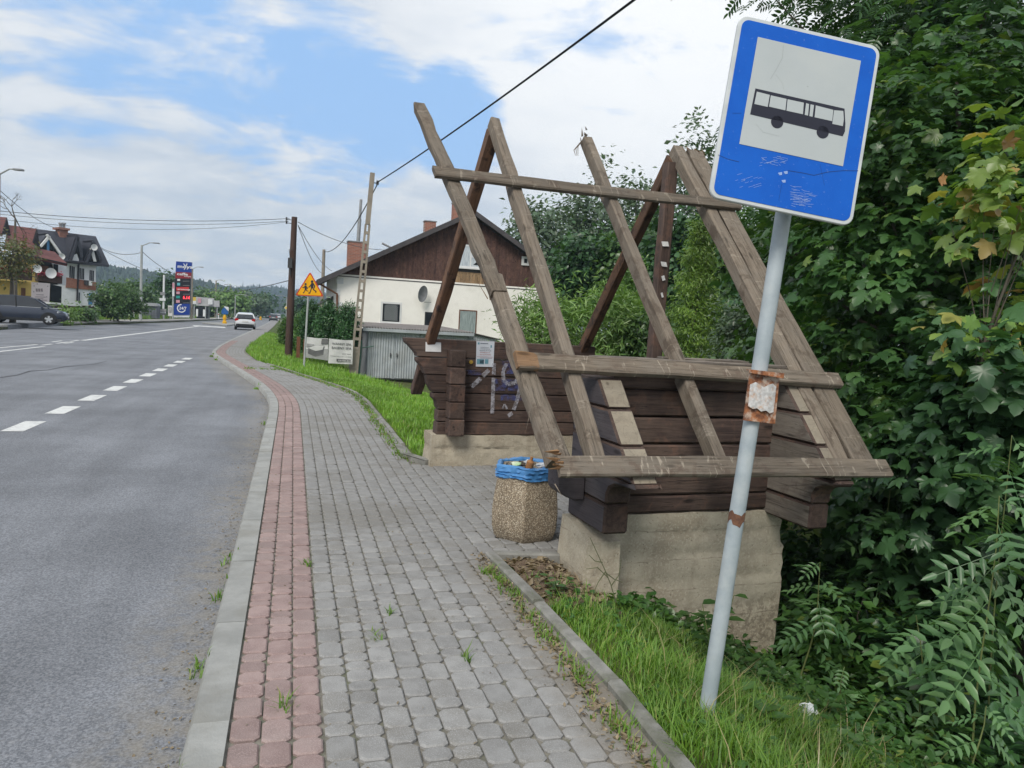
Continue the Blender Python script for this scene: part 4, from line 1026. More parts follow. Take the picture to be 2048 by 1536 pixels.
def tree(name, label, cat, base, crowns, kind, size, mat, seed, group=None, single=None, trunk_r=.08, nsingle=0, bark=None, nlimb=10, up=.9, droop=.35, partname='leaf', szvar=.3, flat=.55, foliage='foliage', lump=.28, inner=.35):
    """crowns: list of (centre, radii, clumps, leaves per clump, spread)"""
    root = thing(name, label, cat, base, 0, group)
    b = np.asarray(base, float); PP, NN, DD, CC = [], [], [], []
    for i, (c, rad, ncl, per, sp) in enumerate(crowns):
        cc, P, N, D, r = crown_pts(c, rad, ncl, per, sp, seed+i, up, droop, inner=inner, flat=flat, lump=lump); PP.append(P); NN.append(N); DD.append(D); CC.append(cc)
    P, N, D, CC = map(np.concatenate, (PP, NN, DD, CC)); r = np.random.default_rng(seed+99)
    S = size*np.clip(r.normal(1, szvar, len(P)), .45, 1.7)
    lo = np.array([gz(a, b_) for a, b_ in CC[:0, :2]]) if False else None
    keep = P[:, 2] > b[2]+.05
    P, N, D, S = P[keep], N[keep], D[keep], S[keep]
    if nsingle:
        q = proj(P); vis = (q[:, 2] > .5) & (q[:, 0] > 0) & (q[:, 0] < 2048) & (q[:, 1] > 0) & (q[:, 1] < 1536)
        score = np.where(vis, S/np.maximum(q[:, 2], .3), 0); pick = np.argsort(-score)[:nsingle]; pick = pick[score[pick] > 0]
        T, Fc = tpl(kind); lm = fast_mesh(partname, T, Fc, single)
        R = leaf_frames(N[pick], D[pick])
        for k, i in enumerate(pick):
            M = Matrix.Identity(4)
            for a in range(3):
                for c_ in range(3): M[a][c_] = R[k][a][c_]*S[i]
                M[a][3] = P[i][a]-b[a]
            link(partname, lm, root, M)
        m_ = np.ones(len(P), bool); m_[pick] = False; P, N, D, S = P[m_], N[m_], D[m_], S[m_]
    if len(P):
        o = link(foliage, leaves_mesh(foliage, P-b, N, D, S, kind, mat), root); o['kind'] = 'stuff'
    mb = MB(); limbs(mb, (0, 0, -.15), CC-b, trunk_r, seed+5, nlimb, top=(CC-b)[np.argsort(-CC[:, 2])[:max(1, len(CC)//20)]].mean(0))
    mb.build('trunk', [bark or m_bark], root, smooth=True, ang=60)
    return root

g_maple = leaf_mat('maple_leaf', (.040, .100, .034), (.070, .155, .046), (.17, .24, .06), .34)
g_maple_s = leaf_mat('maple_leaf_single', (.044, .108, .038), (.076, .160, .050), (.17, .24, .06), .34, single=True)
g_dark = leaf_mat('dark_maple_leaf', (.030, .080, .034), (.054, .125, .044), None, .3)
g_dark_s = leaf_mat('dark_maple_leaf_single', (.034, .086, .038), (.058, .130, .048), None, .3, single=True)
g_young = leaf_mat('young_maple_leaf', (.11, .21, .045), (.21, .29, .07), (.42, .22, .11), .38, single=True, cpos=.80)
g_ash = leaf_mat('ash_leaf', (.034, .085, .034), (.058, .125, .044), None, .3)
g_sap = leaf_mat('ash_sapling_leaf', (.075, .165, .07), (.12, .225, .085), None, .30, single=True)
g_under = leaf_mat('undergrowth_leaf', (.036, .10, .026), (.078, .17, .040), (.18, .24, .05), .34)
g_pop = leaf_mat('poplar_leaf', (.065, .115, .065), (.12, .175, .105), None, .25)
g_mid = leaf_mat('mid_green_leaf', (.050, .11, .034), (.088, .165, .050), None, .3)
g_yel = leaf_mat('yellow_green_needle', (.09, .175, .03), (.17, .265, .045), None, .3)
g_thu = leaf_mat('thuja_spray', (.06, .145, .026), (.11, .215, .04), None, .2)
g_thud = leaf_mat('dark_thuja_spray', (.026, .085, .028), (.055, .135, .04), None, .15)
g_wil = leaf_mat('shrub_leaf', (.10, .20, .05), (.18, .29, .08), None, .3)
g_aut = leaf_mat('rowan_leaf', (.08, .12, .04), (.17, .15, .065), (.30, .17, .06), .25)

def G(x, y): return (x, y, gz(x, y))
# --- the overgrown bank at the right
tree('maple_tree', 'broad maple overhanging the bank right of the shelter, dark lobed leaves in layers', 'tree', G(6.3, 6.2),
     [((6.1, 6.1, 2.6), (1.45, 1.5, 2.3), 420, 24, .17), ((5.4, 5.4, .55), (.85, .9, 1.1), 170, 22, .16)], 'maple', .105, g_maple, 11, single=g_maple_s, nsingle=280, trunk_r=.10, nlimb=30)
tree('maple_tree', 'low maple nearest the right picture edge above the ash saplings', 'tree', G(5.35, 4.2),
     [((5.35, 4.3, .75), (.85, .8, 1.35), 220, 22, .15)], 'maple', .115, g_dark, 31, single=g_dark_s, nsingle=280, trunk_r=.05, nlimb=24)
tree('maple_tree', 'young maple with light green leaves and orange shoot tips at the right edge', 'tree', G(5.0, 4.35),
     [((4.80, 4.2, 2.75), (.40, .40, .72), 31, 7, .12), ((4.86, 4.25, 1.7), (.36, .34, .50), 12, 7, .12)], 'maple', .115, g_young, 51, single=g_young, nsingle=300, trunk_r=.025, nlimb=14)
tree('ash_tree', 'tall ash behind the sign with drooping feathery leaves against the white sky', 'tree', G(7.6, 9.6),
     [((7.85, 8.8, 4.9), (1.7, 1.6, 2.0), 210, 10, .30), ((8.4, 8.6, 6.3), (2.1, 1.8, 1.7), 150, 9, .34), ((6.05, 8.2, 4.5), (.5, .55, .75), 26, 7, .25)], 'frond', .32, g_ash, 71, trunk_r=.13, droop=.9)
tree('maple_tree', 'medium green maple rising behind the plank end of the rafters', 'tree', G(9.3, 11.5),
     [((9.5, 11.3, 2.2), (1.8, 1.8, 2.7), 420, 26, .2), ((7.9, 9.9, .6), (.9, 1.0, 1.5), 150, 24, .17)], 'maple_lite', .125, g_mid, 91, trunk_r=.12, single=None)
tree('maple_tree', 'dense dark maple at the back of the bank filling the upper right corner', 'tree', G(10.2, 8.6),
     [((9.3, 8.4, 3.2), (2.4, 2.2, 3.4), 460, 26, .24)], 'maple_lite', .14, g_dark, 111, trunk_r=.16)
tree('hazel_bush', 'broad leaved bush below the rear corner of the shelter', 'bush', G(4.75, 6.6),
     [((4.7, 6.5, -.05), (.85, 1.0, .8), 110, 20, .17)], 'broad', .10, g_maple, 131, trunk_r=.03)
for k, (x, y, z, rx, rz, sd, lab) in enumerate(((4.25, 4.75, -.75, .55, .45, 1, 'low dark bush beside the right end of the concrete plinth'), (4.5, 3.95, -.75, .6, .55, 2, 'leafy bush on the bank under the low maple'), (5.1, 5.6, -.5, .7, .7, 3, 'shaded bush behind the plinth end bush'),
                                          (3.95, 3.85, -.95, .42, .28, 4, 'small bush at the top of the grass by the torn white litter'), (4.05, 3.05, -.95, .5, .35, 5, 'bush in the lower right corner under the ash saplings'))):
    tree('bush', lab, 'bush', (x, y, gz(x, y)-.05), [((x, y, z), (rx, rx*.9, rz), 75, 20, .12)], 'broad' if k % 2 else 'oval', .085, g_under if k in (0, 3) else g_dark, 150+sd*7, trunk_r=.015, up=1.0)
# ash saplings: every compound leaf its own part
def sapling(label, base, height, lean, nfr, seed, size=.40):
    r = np.random.default_rng(seed); root = thing('ash_sapling', label, 'sapling', base, 0, 'ash saplings on the bank')
    top = np.array([lean[0], lean[1], height]); pts = [top*f+np.array([.03*math.sin(f*5+seed), .02*math.cos(f*4), 0]) for f in np.linspace(0, 1, 7)]
    MB().tube(pts, [.007-.0045*f for f in np.linspace(0, 1, 7)], 6).build('stem', [mk('green_stem', (.14, .17, .06), scale=9)], root, smooth=True)
    T, Fc = tpl('frond_big'); lm = fast_mesh('compound_leaf', T, Fc, g_sap)
    for k in range(nfr):
        f = .30+.70*k/(nfr-1); a = k*2.4+r.uniform(-.5, .5)
        p = top*f+np.array([.03*math.sin(f*5+seed), .02*math.cos(f*4), 0])
        dz = -.15+.9*max(0, f-.6); d = np.array([math.cos(a), math.sin(a), dz]); n = np.array([.45*math.cos(a)+r.normal(0, .25), .45*math.sin(a)+r.normal(0, .25)-.35, 1.])
        R = leaf_frames(n[None], d[None])[0]; s = size*(1.05-.40*max(0, f-.55)/.45)*r.uniform(.85, 1.15)
        M = Matrix([[*(R[i]*s), p[i]] for i in range(3)]+[[0, 0, 0, 1]]); link('compound_leaf', lm, root, M)
sapling('ash sapling with feathery leaves standing foremost at the right picture edge', (3.78, 3.12, gz(3.78, 3.12)), 1.75, (.02, .1), 24, 3, .40)
sapling('shorter ash sapling standing left behind the foremost one', (3.82, 3.55, gz(3.82, 3.55)), .95, (-.08, .05), 15, 5, .34)
sapling('ash sapling rising at the right edge above the foremost one', (4.25, 3.45, gz(4.25, 3.45)), 2.3, (-.05, .05), 24, 8, .42)
sapling('small ash sapling in the grass below the right edge', (3.45, 2.85, gz(3.45, 2.85)), .55, (.03, .05), 8, 9, .24)
sapling('small ash sapling before the dark bush at the plinth end', (3.55, 4.35, gz(3.55, 4.35)), .95, (.05, -.05), 13, 12, .30)
sapling('lowest ash sapling at the border of grass and ground cover', (3.05, 3.45, gz(3.05, 3.45)), .38, (.02, -.05), 8, 13, .22)
sapling('ash sapling reaching up between the low maple and the rear bush', (4.7, 4.9, gz(4.7, 4.9)), 2.0, (-.1, -.1), 18, 14, .34)
# leafy ground cover of the bank
def scatter(xr, yr, n, seed, cond=None):
    r = np.random.default_rng(seed); x = r.uniform(*xr, n); y = r.uniform(*yr, n)
    if cond is not None: m = cond(x, y); x, y = x[m], y[m]
    return x, y, r
x, y, r = scatter((2.3, 7.5), (2.6, 8.0), 30000, 5, lambda x, y: (zr(x, y) < -.16) & ~((x > 1.7) & (x < 3.7) & (y > 4.72) & (y < 8.4)) & (x-1.9 > (3.2-y)*1.4))
h = np.abs(r.normal(0, .16, len(x)))*np.clip((x-2.2)/1.2, .25, 1.3)*np.where((y > 3.7) & (x < 3.75), .3, 1)
P = np.stack([x, y, zr(x, y)+h], 1); n = len(P)
o = link('ground_cover', leaves_mesh('ground_cover', P, np.array([0, 0, 1.])+r.normal(0, .4, (n, 3)), r.normal(0, 1, (n, 3)), r.uniform(.03, .085, n), 'oval', g_under)); o['kind'] = 'stuff'
tagset(o, 'low leafy ground cover on the shaded bank right of the shelter', 'ground cover')
x, y, r = scatter((2.0, 3.6), (3.9, 4.75), 3000, 6, lambda x, y: (y < 4.62) & (clump(x, y, .9) > .45))
h = np.abs(r.normal(0, .055, len(x)))
P = np.stack([x, y, zr(x, y)+h], 1); n = len(P)
o = link('ground_cover', leaves_mesh('ground_cover', P, np.array([0, 0, 1.])+r.normal(0, .4, (n, 3)), r.normal(0, 1, (n, 3)), r.uniform(.03, .075, n), 'broad', g_under)); o['kind'] = 'stuff'
tagset(o, 'green weeds growing along the foot of the concrete plinth', 'weeds')

# --- grass
def grass(name, label, x, y, z, hgt, wid, mat, seed, bend=.5):
    r = np.random.default_rng(seed); n = len(x)
    a = r.uniform(0, 2*math.pi, n); h = hgt*np.clip(r.normal(1, .32, n), .3, 2.0); w = wid*r.uniform(.6, 1.3, n); bd = h*bend*r.uniform(.1, 1.3, n)
    ca, sa = np.cos(a), np.sin(a); P = np.stack([x, y, z], 1)
    def pt(s, fw, fz): # s side, fw forward, fz up
        return P+np.stack([-sa*s+ca*fw, ca*s+sa*fw, fz], 1)
    V = np.stack([pt(-w, 0*h, 0*h), pt(w, 0*h, 0*h), pt(-w*.7, bd*.3, h*.55), pt(w*.7, bd*.3, h*.55), pt(0*w, bd, h*.95)], 1).reshape(-1, 3)
    b = (np.arange(n)*5)[:, None]
    F = np.concatenate([b+np.array([0, 1, 3]), b+np.array([0, 3, 2]), b+np.array([2, 3, 4])], 1).reshape(-1, 3)
    o = link(name, fast_mesh(name, V, F, mat)); o['kind'] = 'stuff'; return tagset(o, label, 'grass')
g_grass = leaf_mat('grass_blade', (.085, .19, .024), (.16, .28, .042), (.34, .30, .13), .36, cpos=.88, rough=.5)
g_grass2 = leaf_mat('lawn_blade', (.13, .28, .035), (.22, .38, .06), (.34, .34, .14), .38, rough=.5)
x, y, r = scatter((1.47, 4.2), (1.1, 4.6), 80000, 8, lambda x, y: (x > 1.485+.02*np.sin(y*9)) & (zr(x, y) > -.95) & (y < 4.55) & (np.abs(x-1.75) < 3) & ((x < 2.0+(4.6-y)*.95)))
w = np.clip(1.25-(x-1.5)*.25, .25, 1); m = r.uniform(0, 1, len(x)) < w*(.16+.84*clump(x, y)**1.3); x, y = x[m], y[m]
m = ~((x < 2.0) & (y > 4.05)) | (r.uniform(0, 1, len(x)) < .12); x, y = x[m], y[m]
grass('verge_grass', 'bright uncut grass around the foot of the bus stop sign', x, y, zr(x, y), .085*(.45+.9*clump(x, y, .6))*np.where(y > 3.5, .65, 1), .0034, g_grass, 9, 1.0)
x, y, r = scatter((-2, 9.5), (8.4, 24), 170000, 10, lambda x, y: (x > E_(y)+.05) & (x < E_(y)+2.2+(y-8)*.42))
m = r.uniform(0, 1, len(x)) < np.clip(14/y, .4, 1); x, y = x[m], y[m]
grass('lawn_grass', 'mown lawn between the pavement and the tin garage', x, y, zr(x, y), .06+.03*clump(x, y, .3), .0045+.0003*y, g_grass2, 11, .6)
x, y, r = scatter((-4, 4), (24, 62), 60000, 12, lambda x, y: (x > E_(y)+.02) & (x < E_(y)+4))
grass('lawn_grass', 'rough grass strip between the pavement and the thuja hedge', x, y, zr(x, y), .13+.05*clump(x, y, .3), .014, g_grass2, 13, .6)
x, y, r = scatter((4.2, 24), (9, 30), 30000, 14, lambda x, y: (x > E_(y)+3+(y-8)*.42))
grass('lawn_grass', 'sunlit meadow grass seen beyond the shelter between the trees', x, y, zr(x, y), .12+.05*clump(x, y, .3), .012, g_grass2, 15, .6)
x, y, r = scatter((-32, -14), (26, 140), 60000, 16, lambda x, y: (x < L_(y)-np.where((y < 48), 2.3, np.where(y > 62, 2.25, 0))) & (x > L_(y)-10) & ((y < 47.6) | (y > 60.4)))
grass('verge_grass', 'long weedy grass on the far side of the road', x, y, zl(x, y), .38+.25*clump(x, y, .2), .028, g_grass, 17, .6)
x, y, r = scatter((1.5, 3.6), (1.3, 4.4), 5200, 24, lambda x, y: (x > 1.50) & (x < 2.1+(4.6-y)*.75) & (clump(x+.3, y+.7, .8) > .5))
P = np.stack([x, y, zr(x, y)+np.abs(r.normal(.02, .025, len(x)))], 1); n = len(P)
o = link('clover', leaves_mesh('clover', P, np.array([0, 0, 1.])+r.normal(0, .3, (n, 3)), r.normal(0, 1, (n, 3)), r.uniform(.018, .05, n), 'broad', g_under)); o['kind'] = 'stuff'
tagset(o, 'clover and small broad leaves mixed into the verge grass', 'weeds')
x, y, r = scatter((1.6, 3.9), (1.2, 3.6), 450, 25, lambda x, y: (x > 1.55) & (x < 2.2+(4.6-y)*.8))
m_dry = leaf_mat('dry_grass_blade', (.26, .22, .11), (.36, .30, .16), None, .2)
grass('dry_grass', 'dry pale stalks scattered in the verge grass', x, y, zr(x, y), .15*np.ones(len(x)), .0022, m_dry, 26, 1.1)
# weeds in the joints along the edging and in the gutter
pts = []
r = np.random.default_rng(21)
for (x, y, n, s) in [(1.33, y0+r.uniform(-.1, .1), int(r.uniform(20, 75)), .05) for y0 in np.arange(1.9, 4.3, .17)]+[(1.27, 4.62, 60, .035), (1.30, 4.42, 60, .04), (1.30, 8.9, 40, .05), (.02, 3.08, 26, .02), (.13, 4.9, 20, .02), (.55, 4.0, 14, .012), (.45, 3.7, 18, .02), (.85, 3.4, 15, .015)]+[(E_(y0)-.14+r.uniform(-.04, .03), y0, 45, .06) for y0 in np.arange(8.6, 24, .33)]+[(K(y0)-.04, y0, n, .035) for y0, n in ((2.66, 70), (3.66, 30), (4.6, 22), (5.3, 12), (12, 12), (17.6, 40), (27.5, 90), (29.4, 220))]+[(-1.15+.35*k, 22.6-.05*k, 60, .12) for k in range(4)]:
    p = r.normal(0, 1, (n, 2))*s*np.array([.75, 1.6])+np.array([x, y]); pts.append(p)
p = np.concatenate(pts); x, y = p[:, 0], p[:, 1]; m = (x < E_(y)-.03) | (y < 8.3); x, y = x[m], y[m]
grass('joint_weeds', 'small grass tufts in the paving joints and along the kerb', x, y, np.where(x < K(y), -.1, -.012), .045*np.ones(len(x)), .0032+.00035*y, g_grass, 22, 1.0)
# dry leaf litter and soil crumbs
m_deb = leaf_mat('dry_debris', (.13, .10, .06), (.24, .19, .12), (.09, .06, .04), .1)
def debris(name, label, x, y, z, s, seed):
    r = np.random.default_rng(seed); n = len(x)
    o = link(name, leaves_mesh(name, np.stack([x, y, z], 1), np.array([0, 0, 1.])+r.normal(0, .35, (n, 3)), r.normal(0, 1, (n, 3)), r.uniform(.4, 1.3, n)*s, 'oval', m_deb)); o['kind'] = 'stuff'; tagset(o, label, 'debris')
r = np.random.default_rng(31); y = r.uniform(1.5, 17, 1100); x = K(y)-np.abs(r.normal(0, .10, len(y)))-.01
debris('gutter_debris', 'dry leaf crumbs and grit lying in the gutter along the kerb', x, y, np.full(len(x), -.094), .020, 32)
y = np.concatenate([r.uniform(1.5, 5.0, 1500), r.uniform(8.5, 24, 1800)]); x = np.where(y < 6, 1.36, E_(y)-.10)-np.abs(r.normal(0, .06, len(y)))
debris('edge_debris', 'brown leaf crumbs caught along the edging stones', x, y, np.full(len(x), .004), .03, 33)
x = r.uniform(1.47, 1.96, 1400); y = r.uniform(4.1, 4.9, 1400); debris('soil_litter', 'dead leaves and twigs on the bare soil before the plinth pier', x, y, zr(x, y)+.012, .05, 34)
y = r.uniform(1.5, 14, 260); x = r.uniform(-.3, 1.4, 260); debris('paving_debris', 'scattered leaf bits on the block paving', x, y, np.full(len(x), .006), .02, 35)
m_soil2 = mk('bare_soil', (.16, .115, .08), (.10, .07, .05), scale=9, rough=1., bump=.8, bscale=50, kind='World')
mb = MB(); N = 10
gx = np.linspace(1.47, 2.05, N); gy = np.linspace(4.0, 4.89, N)
mb.add([(a, b_, float(zr(a, b_))+.012+.016*math.sin(a*31)*math.sin(b_*27)) for b_ in gy for a in gx], [(i*N+j, i*N+j+1, (i+1)*N+j+1, (i+1)*N+j) for i in range(N-1) for j in range(N-1)])
o = mb.build('bare_soil', [m_soil2], smooth=True); o['kind'] = 'structure'

# single weeds
def weed(name, label, base, hgt, n, size, mat, seed, kind='broad'):
    r = np.random.default_rng(seed); root = thing(name, label, 'plant', base)
    mb = MB(); T, Fc = tpl(kind); lm = fast_mesh('leaf', T, Fc, mat)
    for s in range(3):
        a = s*2.1; top = np.array([.1*math.cos(a), .1*math.sin(a), hgt*r.uniform(.7, 1)]); mb.tube([(0, 0, -.03), top*.5, top], [.005, .004, .002], 5)
        for k in range(n//3):
            f = .3+.7*k/(n//3-1); an = k*1.9+s; d = np.array([math.cos(an), math.sin(an), .1]); R = leaf_frames(np.array([[-.2*d[0], -.2*d[1], 1.]]), d[None])[0]
            s_ = size*r.uniform(.7, 1.15); link('leaf', lm, root, Matrix([[*(R[i]*s_), top[i]*f] for i in range(3)]+[[0, 0, 0, 1]]))
    mb.build('stem', [MATS['green_stem']], root, smooth=True)
g_sin = leaf_mat('weed_leaf', (.045, .11, .03), (.075, .155, .04), None, .3, single=True)
weed('weed_plant', 'broad leaved weed standing against the plinth left of the sign pole', (2.42, 3.72, gz(2.42, 3.72)), .42, 21, .10, g_sin, 41)
weed('weed_plant', 'large leafed dock plant in the grass right of the pole foot', (2.2, 2.95, gz(2.2, 2.95)), .14, 12, .13, g_sin, 42, 'oval')
weed('weed_plant', 'light leafed weed in the grass below the torn white litter', (2.9, 3.35, gz(2.9, 3.35)), .2, 12, .12, g_sin, 43, 'oval')
weed('weed_plant', 'low rosette weed at the corner of the edging before the pier', (1.62, 4.25, gz(1.62, 4.25)), .12, 18, .055, g_sin, 44)
mb = MB(); b0 = at_y(1232, 1205, 3.95)
for pts in ([(1232, 1205), (1222, 1170), (1210, 1140), (1180, 1075)], [(1216, 1155), (1195, 1135), (1172, 1138)], [(1222, 1172), (1238, 1150), (1242, 1120)], [(1212, 1142), (1196, 1165), (1186, 1190)], [(1205, 1125), (1190, 1122), (1178, 1110)], [(1212, 1146), (1228, 1158), (1245, 1165)]):
    mb.tube([at_y(*p, 3.95) for p in pts], [.004]+[.003]*(len(pts)-2)+[.002], 5)
tagset(mb.build('dry_stalk', [mk('dry_stem', (.12, .13, .07), scale=9)]), 'thin dark dry stalk leaning before the pale pier', 'dry plant')
# litter on the grass
crumple('plastic_bag', 'torn white plastic bag lying in the grass right of the sign pole', 'plastic bag', at_z(1608, 1433, -.42)+V3(0, 0, .03), (.10, .075, .06), m_wpl, 55, 20)
p = at_z(1590, 1238, -1.0); mb = MB(); mb.obox(p, (.10, -.02, .01), (.01, .05, 0), (0, 0, .006)); tagset(mb.build('broken_lath', [MATS['fresh_broken_wood']], bevel=.002), 'pale broken piece of lath lying beside the plinth end', 'wood scrap')
crumple('litter_scrap', 'white litter scrap behind the broken lath at the plinth end', 'litter', at_z(1572, 1232, -.98), (.05, .03, .012), m_wpl, 56, 16)
for (a, b_, c_, lab) in (((1130, 1125), (1160, 1165), .012, 'pale stick lying on the bare soil before the pier'), ((1055, 1125), (1095, 1160), .010, 'thin stick beside the edging corner')):
    p, q = at_z(*a, -.01), at_z(*b_, -.05); tagset(MB().tube([p, (p+q)/2+V3(.01, 0, .01), q], c_*.5, 6).build('stick', [mk('stick_wood', (.30, .24, .16), scale=9)], smooth=True), lab, 'stick')

# --- trees, hedges and shrubs farther off
def tree_px(name, label, cx, top, bot, wid, y, kind, n, leaf, mat, seed, cat='tree', trunk=None, group=None, bark=None, cone=0., up=.6, flat=.8, droop=.2, inner=.45, base_py=None, lump=.28, spr=1.35):
    c = at_y(cx, (top+bot)/2, y); d = float(np.dot(c-c_o, c_f)); k = d/FOC
    hz, hw = (bot-top)/2*k, wid/2*k
    g = gz(c[0], c[1]); base = (c[0], c[1], min(g, c[2]-hz+.1))
    if base_py: base = (c[0], c[1], at_y(cx, base_py, y)[2])
    per = 14; ncl = n//per
    if cone:
        cr = []
        for i in range(7):
            f = (i+.5)/7; r_ = hw*(1-f)**cone+.04*hw
            cr.append(((c[0], c[1], c[2]-hz+2*hz*f), (r_, r_, hz/6.5), max(4, int(ncl*(1-f*.75)/4.6)), per, leaf*1.1))
    else: cr = [((c[0], c[1], c[2]), (hw*.92, hw*.92, hz*.92), ncl, per, leaf*spr)]
    return tree(name, label, cat, base, cr, kind, leaf, mat, seed, group, trunk_r=trunk or max(.02, hw*.05), bark=bark, up=up, flat=flat, droop=droop, nlimb=8, inner=inner, lump=lump)
L = [('poplar_tree', 'tall grey green poplar standing behind the back rafters left of the sign', 1390, 238, 660, 135, 44, 'oval', 5200, .34, g_pop),
     ('poplar_tree', 'poplar showing between the splintered rafter and the king post', 1268, 332, 640, 120, 50, 'oval', 4200, .36, g_pop),
     ('poplar_tree', 'poplar standing directly behind the splintered middle rafter', 1190, 352, 640, 110, 54, 'oval', 3600, .38, g_pop),
     ('poplar_tree', 'rounded poplar just right of the house roof', 1075, 392, 600, 135, 52, 'oval', 4600, .36, g_pop),
     ('poplar_tree', 'sparse poplar top between the house and the middle rafter', 1140, 385, 560, 90, 56, 'oval', 2400, .38, g_pop),
     ('broadleaf_tree', 'dense dark tree behind the right slope of the house roof', 1180, 462, 640, 150, 34, 'broad', 5600, .24, g_dark),
     ('broadleaf_tree', 'mid green tree behind the lower end of the middle rafter', 1270, 440, 660, 140, 32, 'broad', 5200, .24, g_mid),
     ('broadleaf_tree', 'dark tree behind the king post', 1345, 400, 690, 130, 28, 'broad', 5200, .22, g_dark),
     ('broadleaf_tree', 'green tree behind the twin rafters at the back gable', 1450, 405, 720, 160, 22, 'broad', 6200, .18, g_mid),
     ('broadleaf_tree', 'leafy tree behind the sign pole below the sign', 1560, 380, 760, 190, 17.5, 'broad', 8000, .15, g_dark)]
for i, a in enumerate(L): tree_px(*a, seed=300+11*i, group=None)
tree_px('conifer', 'yellow green conifer glowing behind the king post', 1388, 440, 800, 150, 15.5, 'needle', 24000, .085, g_yel, 501, cone=.75, flat=.5, droop=.7, up=.5)
tree_px('thuja', 'bright green columnar thuja between the crossing rafters', 1262, 522, 720, 84, 19, 'needle', 12000, .10, g_thu, 521, cone=.55, flat=1.4, up=.2, droop=-.6)
tree_px('shrub', 'light green narrow leaved shrub left of the first rafter foot', 1090, 582, 715, 150, 14.5, 'narrow', 4200, .14, g_wil, 541, cat='shrub', up=.4, droop=-.3)
tree_px('shrub', 'light green narrow leaved shrub right behind the second rafter', 1215, 572, 725, 160, 14.0, 'narrow', 4800, .14, g_wil, 561, cat='shrub', up=.4, droop=-.3)
tree_px('shrub', 'dark rounded shrub under the bright thuja', 1285, 625, 725, 90, 13.5, 'oval', 2600, .09, g_mid, 571, cat='shrub')
tree_px('shrub', 'grey green shrub between the conifer and the twin rafters', 1478, 590, 770, 110, 13.5, 'oval', 3600, .09, g_pop, 581, cat='shrub')
for i, (cx, top, bot, w_, y_, mt, lab) in enumerate(((694, 609, 716, 42, 31.0, g_thud, 'rounded thuja behind the white lettered banner'), (655, 607, 716, 42, 31.6, g_thud, 'rounded thuja behind the grey picture banner'), (621, 602, 712, 34, 33.0, g_thud, 'dark thuja just right of the warning sign post'),
                                                   (603, 630, 705, 30, 36.0, g_thu, 'yellowish thuja between the wooden pole and the warning sign'), (592, 626, 700, 22, 41.0, g_thud, 'thuja farthest along the hedge behind the wooden pole'), (572, 640, 700, 22, 44.0, g_thu, 'low light thuja left of the wooden pole'))):
    tree_px('thuja', lab, cx, top, bot, w_, y_, 'needle', 9500, .13, mt, 600+13*i, cat='hedge tree', group='thujas of the roadside hedge', flat=1.3, up=.2, droop=-.7, inner=.55, lump=.05, base_py=bot, spr=.8)
for i, a in enumerate([('bush', 'large bushy shrub at the verge left of the first lamp post', 236, 566, 636, 96, 74, 'broad', 6500, .19, g_mid), ('broadleaf_tree', 'round tree behind the bushy shrub by the first lamp post', 272, 562, 628, 52, 105, 'broad', 2600, .34, g_mid),
      ('broadleaf_tree', 'dark tree immediately left of the fuel price totem', 337, 545, 632, 62, 118, 'broad', 3200, .36, g_dark), ('broadleaf_tree', 'tree line crown right of the fuel price totem', 412, 583, 627, 84, 175, 'broad', 3000, .6, g_mid),
      ('broadleaf_tree', 'yellowish green tree behind the roadside lamp masts', 458, 581, 628, 66, 170, 'broad', 2600, .55, g_wil), ('broadleaf_tree', 'grey green tree right of the yellowish one', 498, 586, 628, 62, 200, 'broad', 2600, .6, g_pop),
      ('broadleaf_tree', 'small far tree nearest the road vanishing point', 524, 588, 629, 34, 260, 'broad', 800, 1.0, g_dark), ('broadleaf_tree', 'far tree at the right side of the road end', 600, 600, 632, 40, 200, 'broad', 800, .8, g_dark),
      ('broadleaf_tree', 'low dark tree behind the grey utility hut', 305, 600, 634, 60, 112, 'broad', 1000, .5, g_dark), ('bush', 'weedy bush before the garden fence of the white house', 168, 619, 640, 60, 66, 'broad', 700, .22, g_mid), ('bush', 'tall wild bush beside the dark estate car bonnet', 140, 612, 642, 30, 60, 'oval', 500, .2, g_wil)]):
    tree_px(*a, seed=700+17*i, cat='bush' if a[0] == 'bush' else 'tree')
tree_px('rowan_tree', 'reddish leaved rowan tree before the yellow house', 24, 470, 562, 92, 53, 'oval', 2600, .18, g_aut, 901, trunk=.16, base_py=640)
# bare tree above the yellow house
r = np.random.default_rng(77); mb = MB(); b0 = at_y(30, 600, 62)
def branch(p, d, l, rad, lev):
    q = p+d*l; mb.tube([p, (p+q)/2+r.normal(0, .05*l, 3), q], [rad, rad*.8, rad*.55], 5)
    if lev:
        for _ in range(3): branch(q, unit(d+r.normal(0, .5, 3)), l*.68, rad*.55, lev-1)
tr = thing('bare_tree', 'bare leafless tree top above the red roof', 'tree', b0); mb.tube([b0, at_y(30, 470, 62)], [.16, .09], 7)
branch(at_y(30, 470, 62), V3(0, 0, 1), 1.2, .09, 4); mb.build('trunk', [m_bark], tr, world=True, smooth=True)

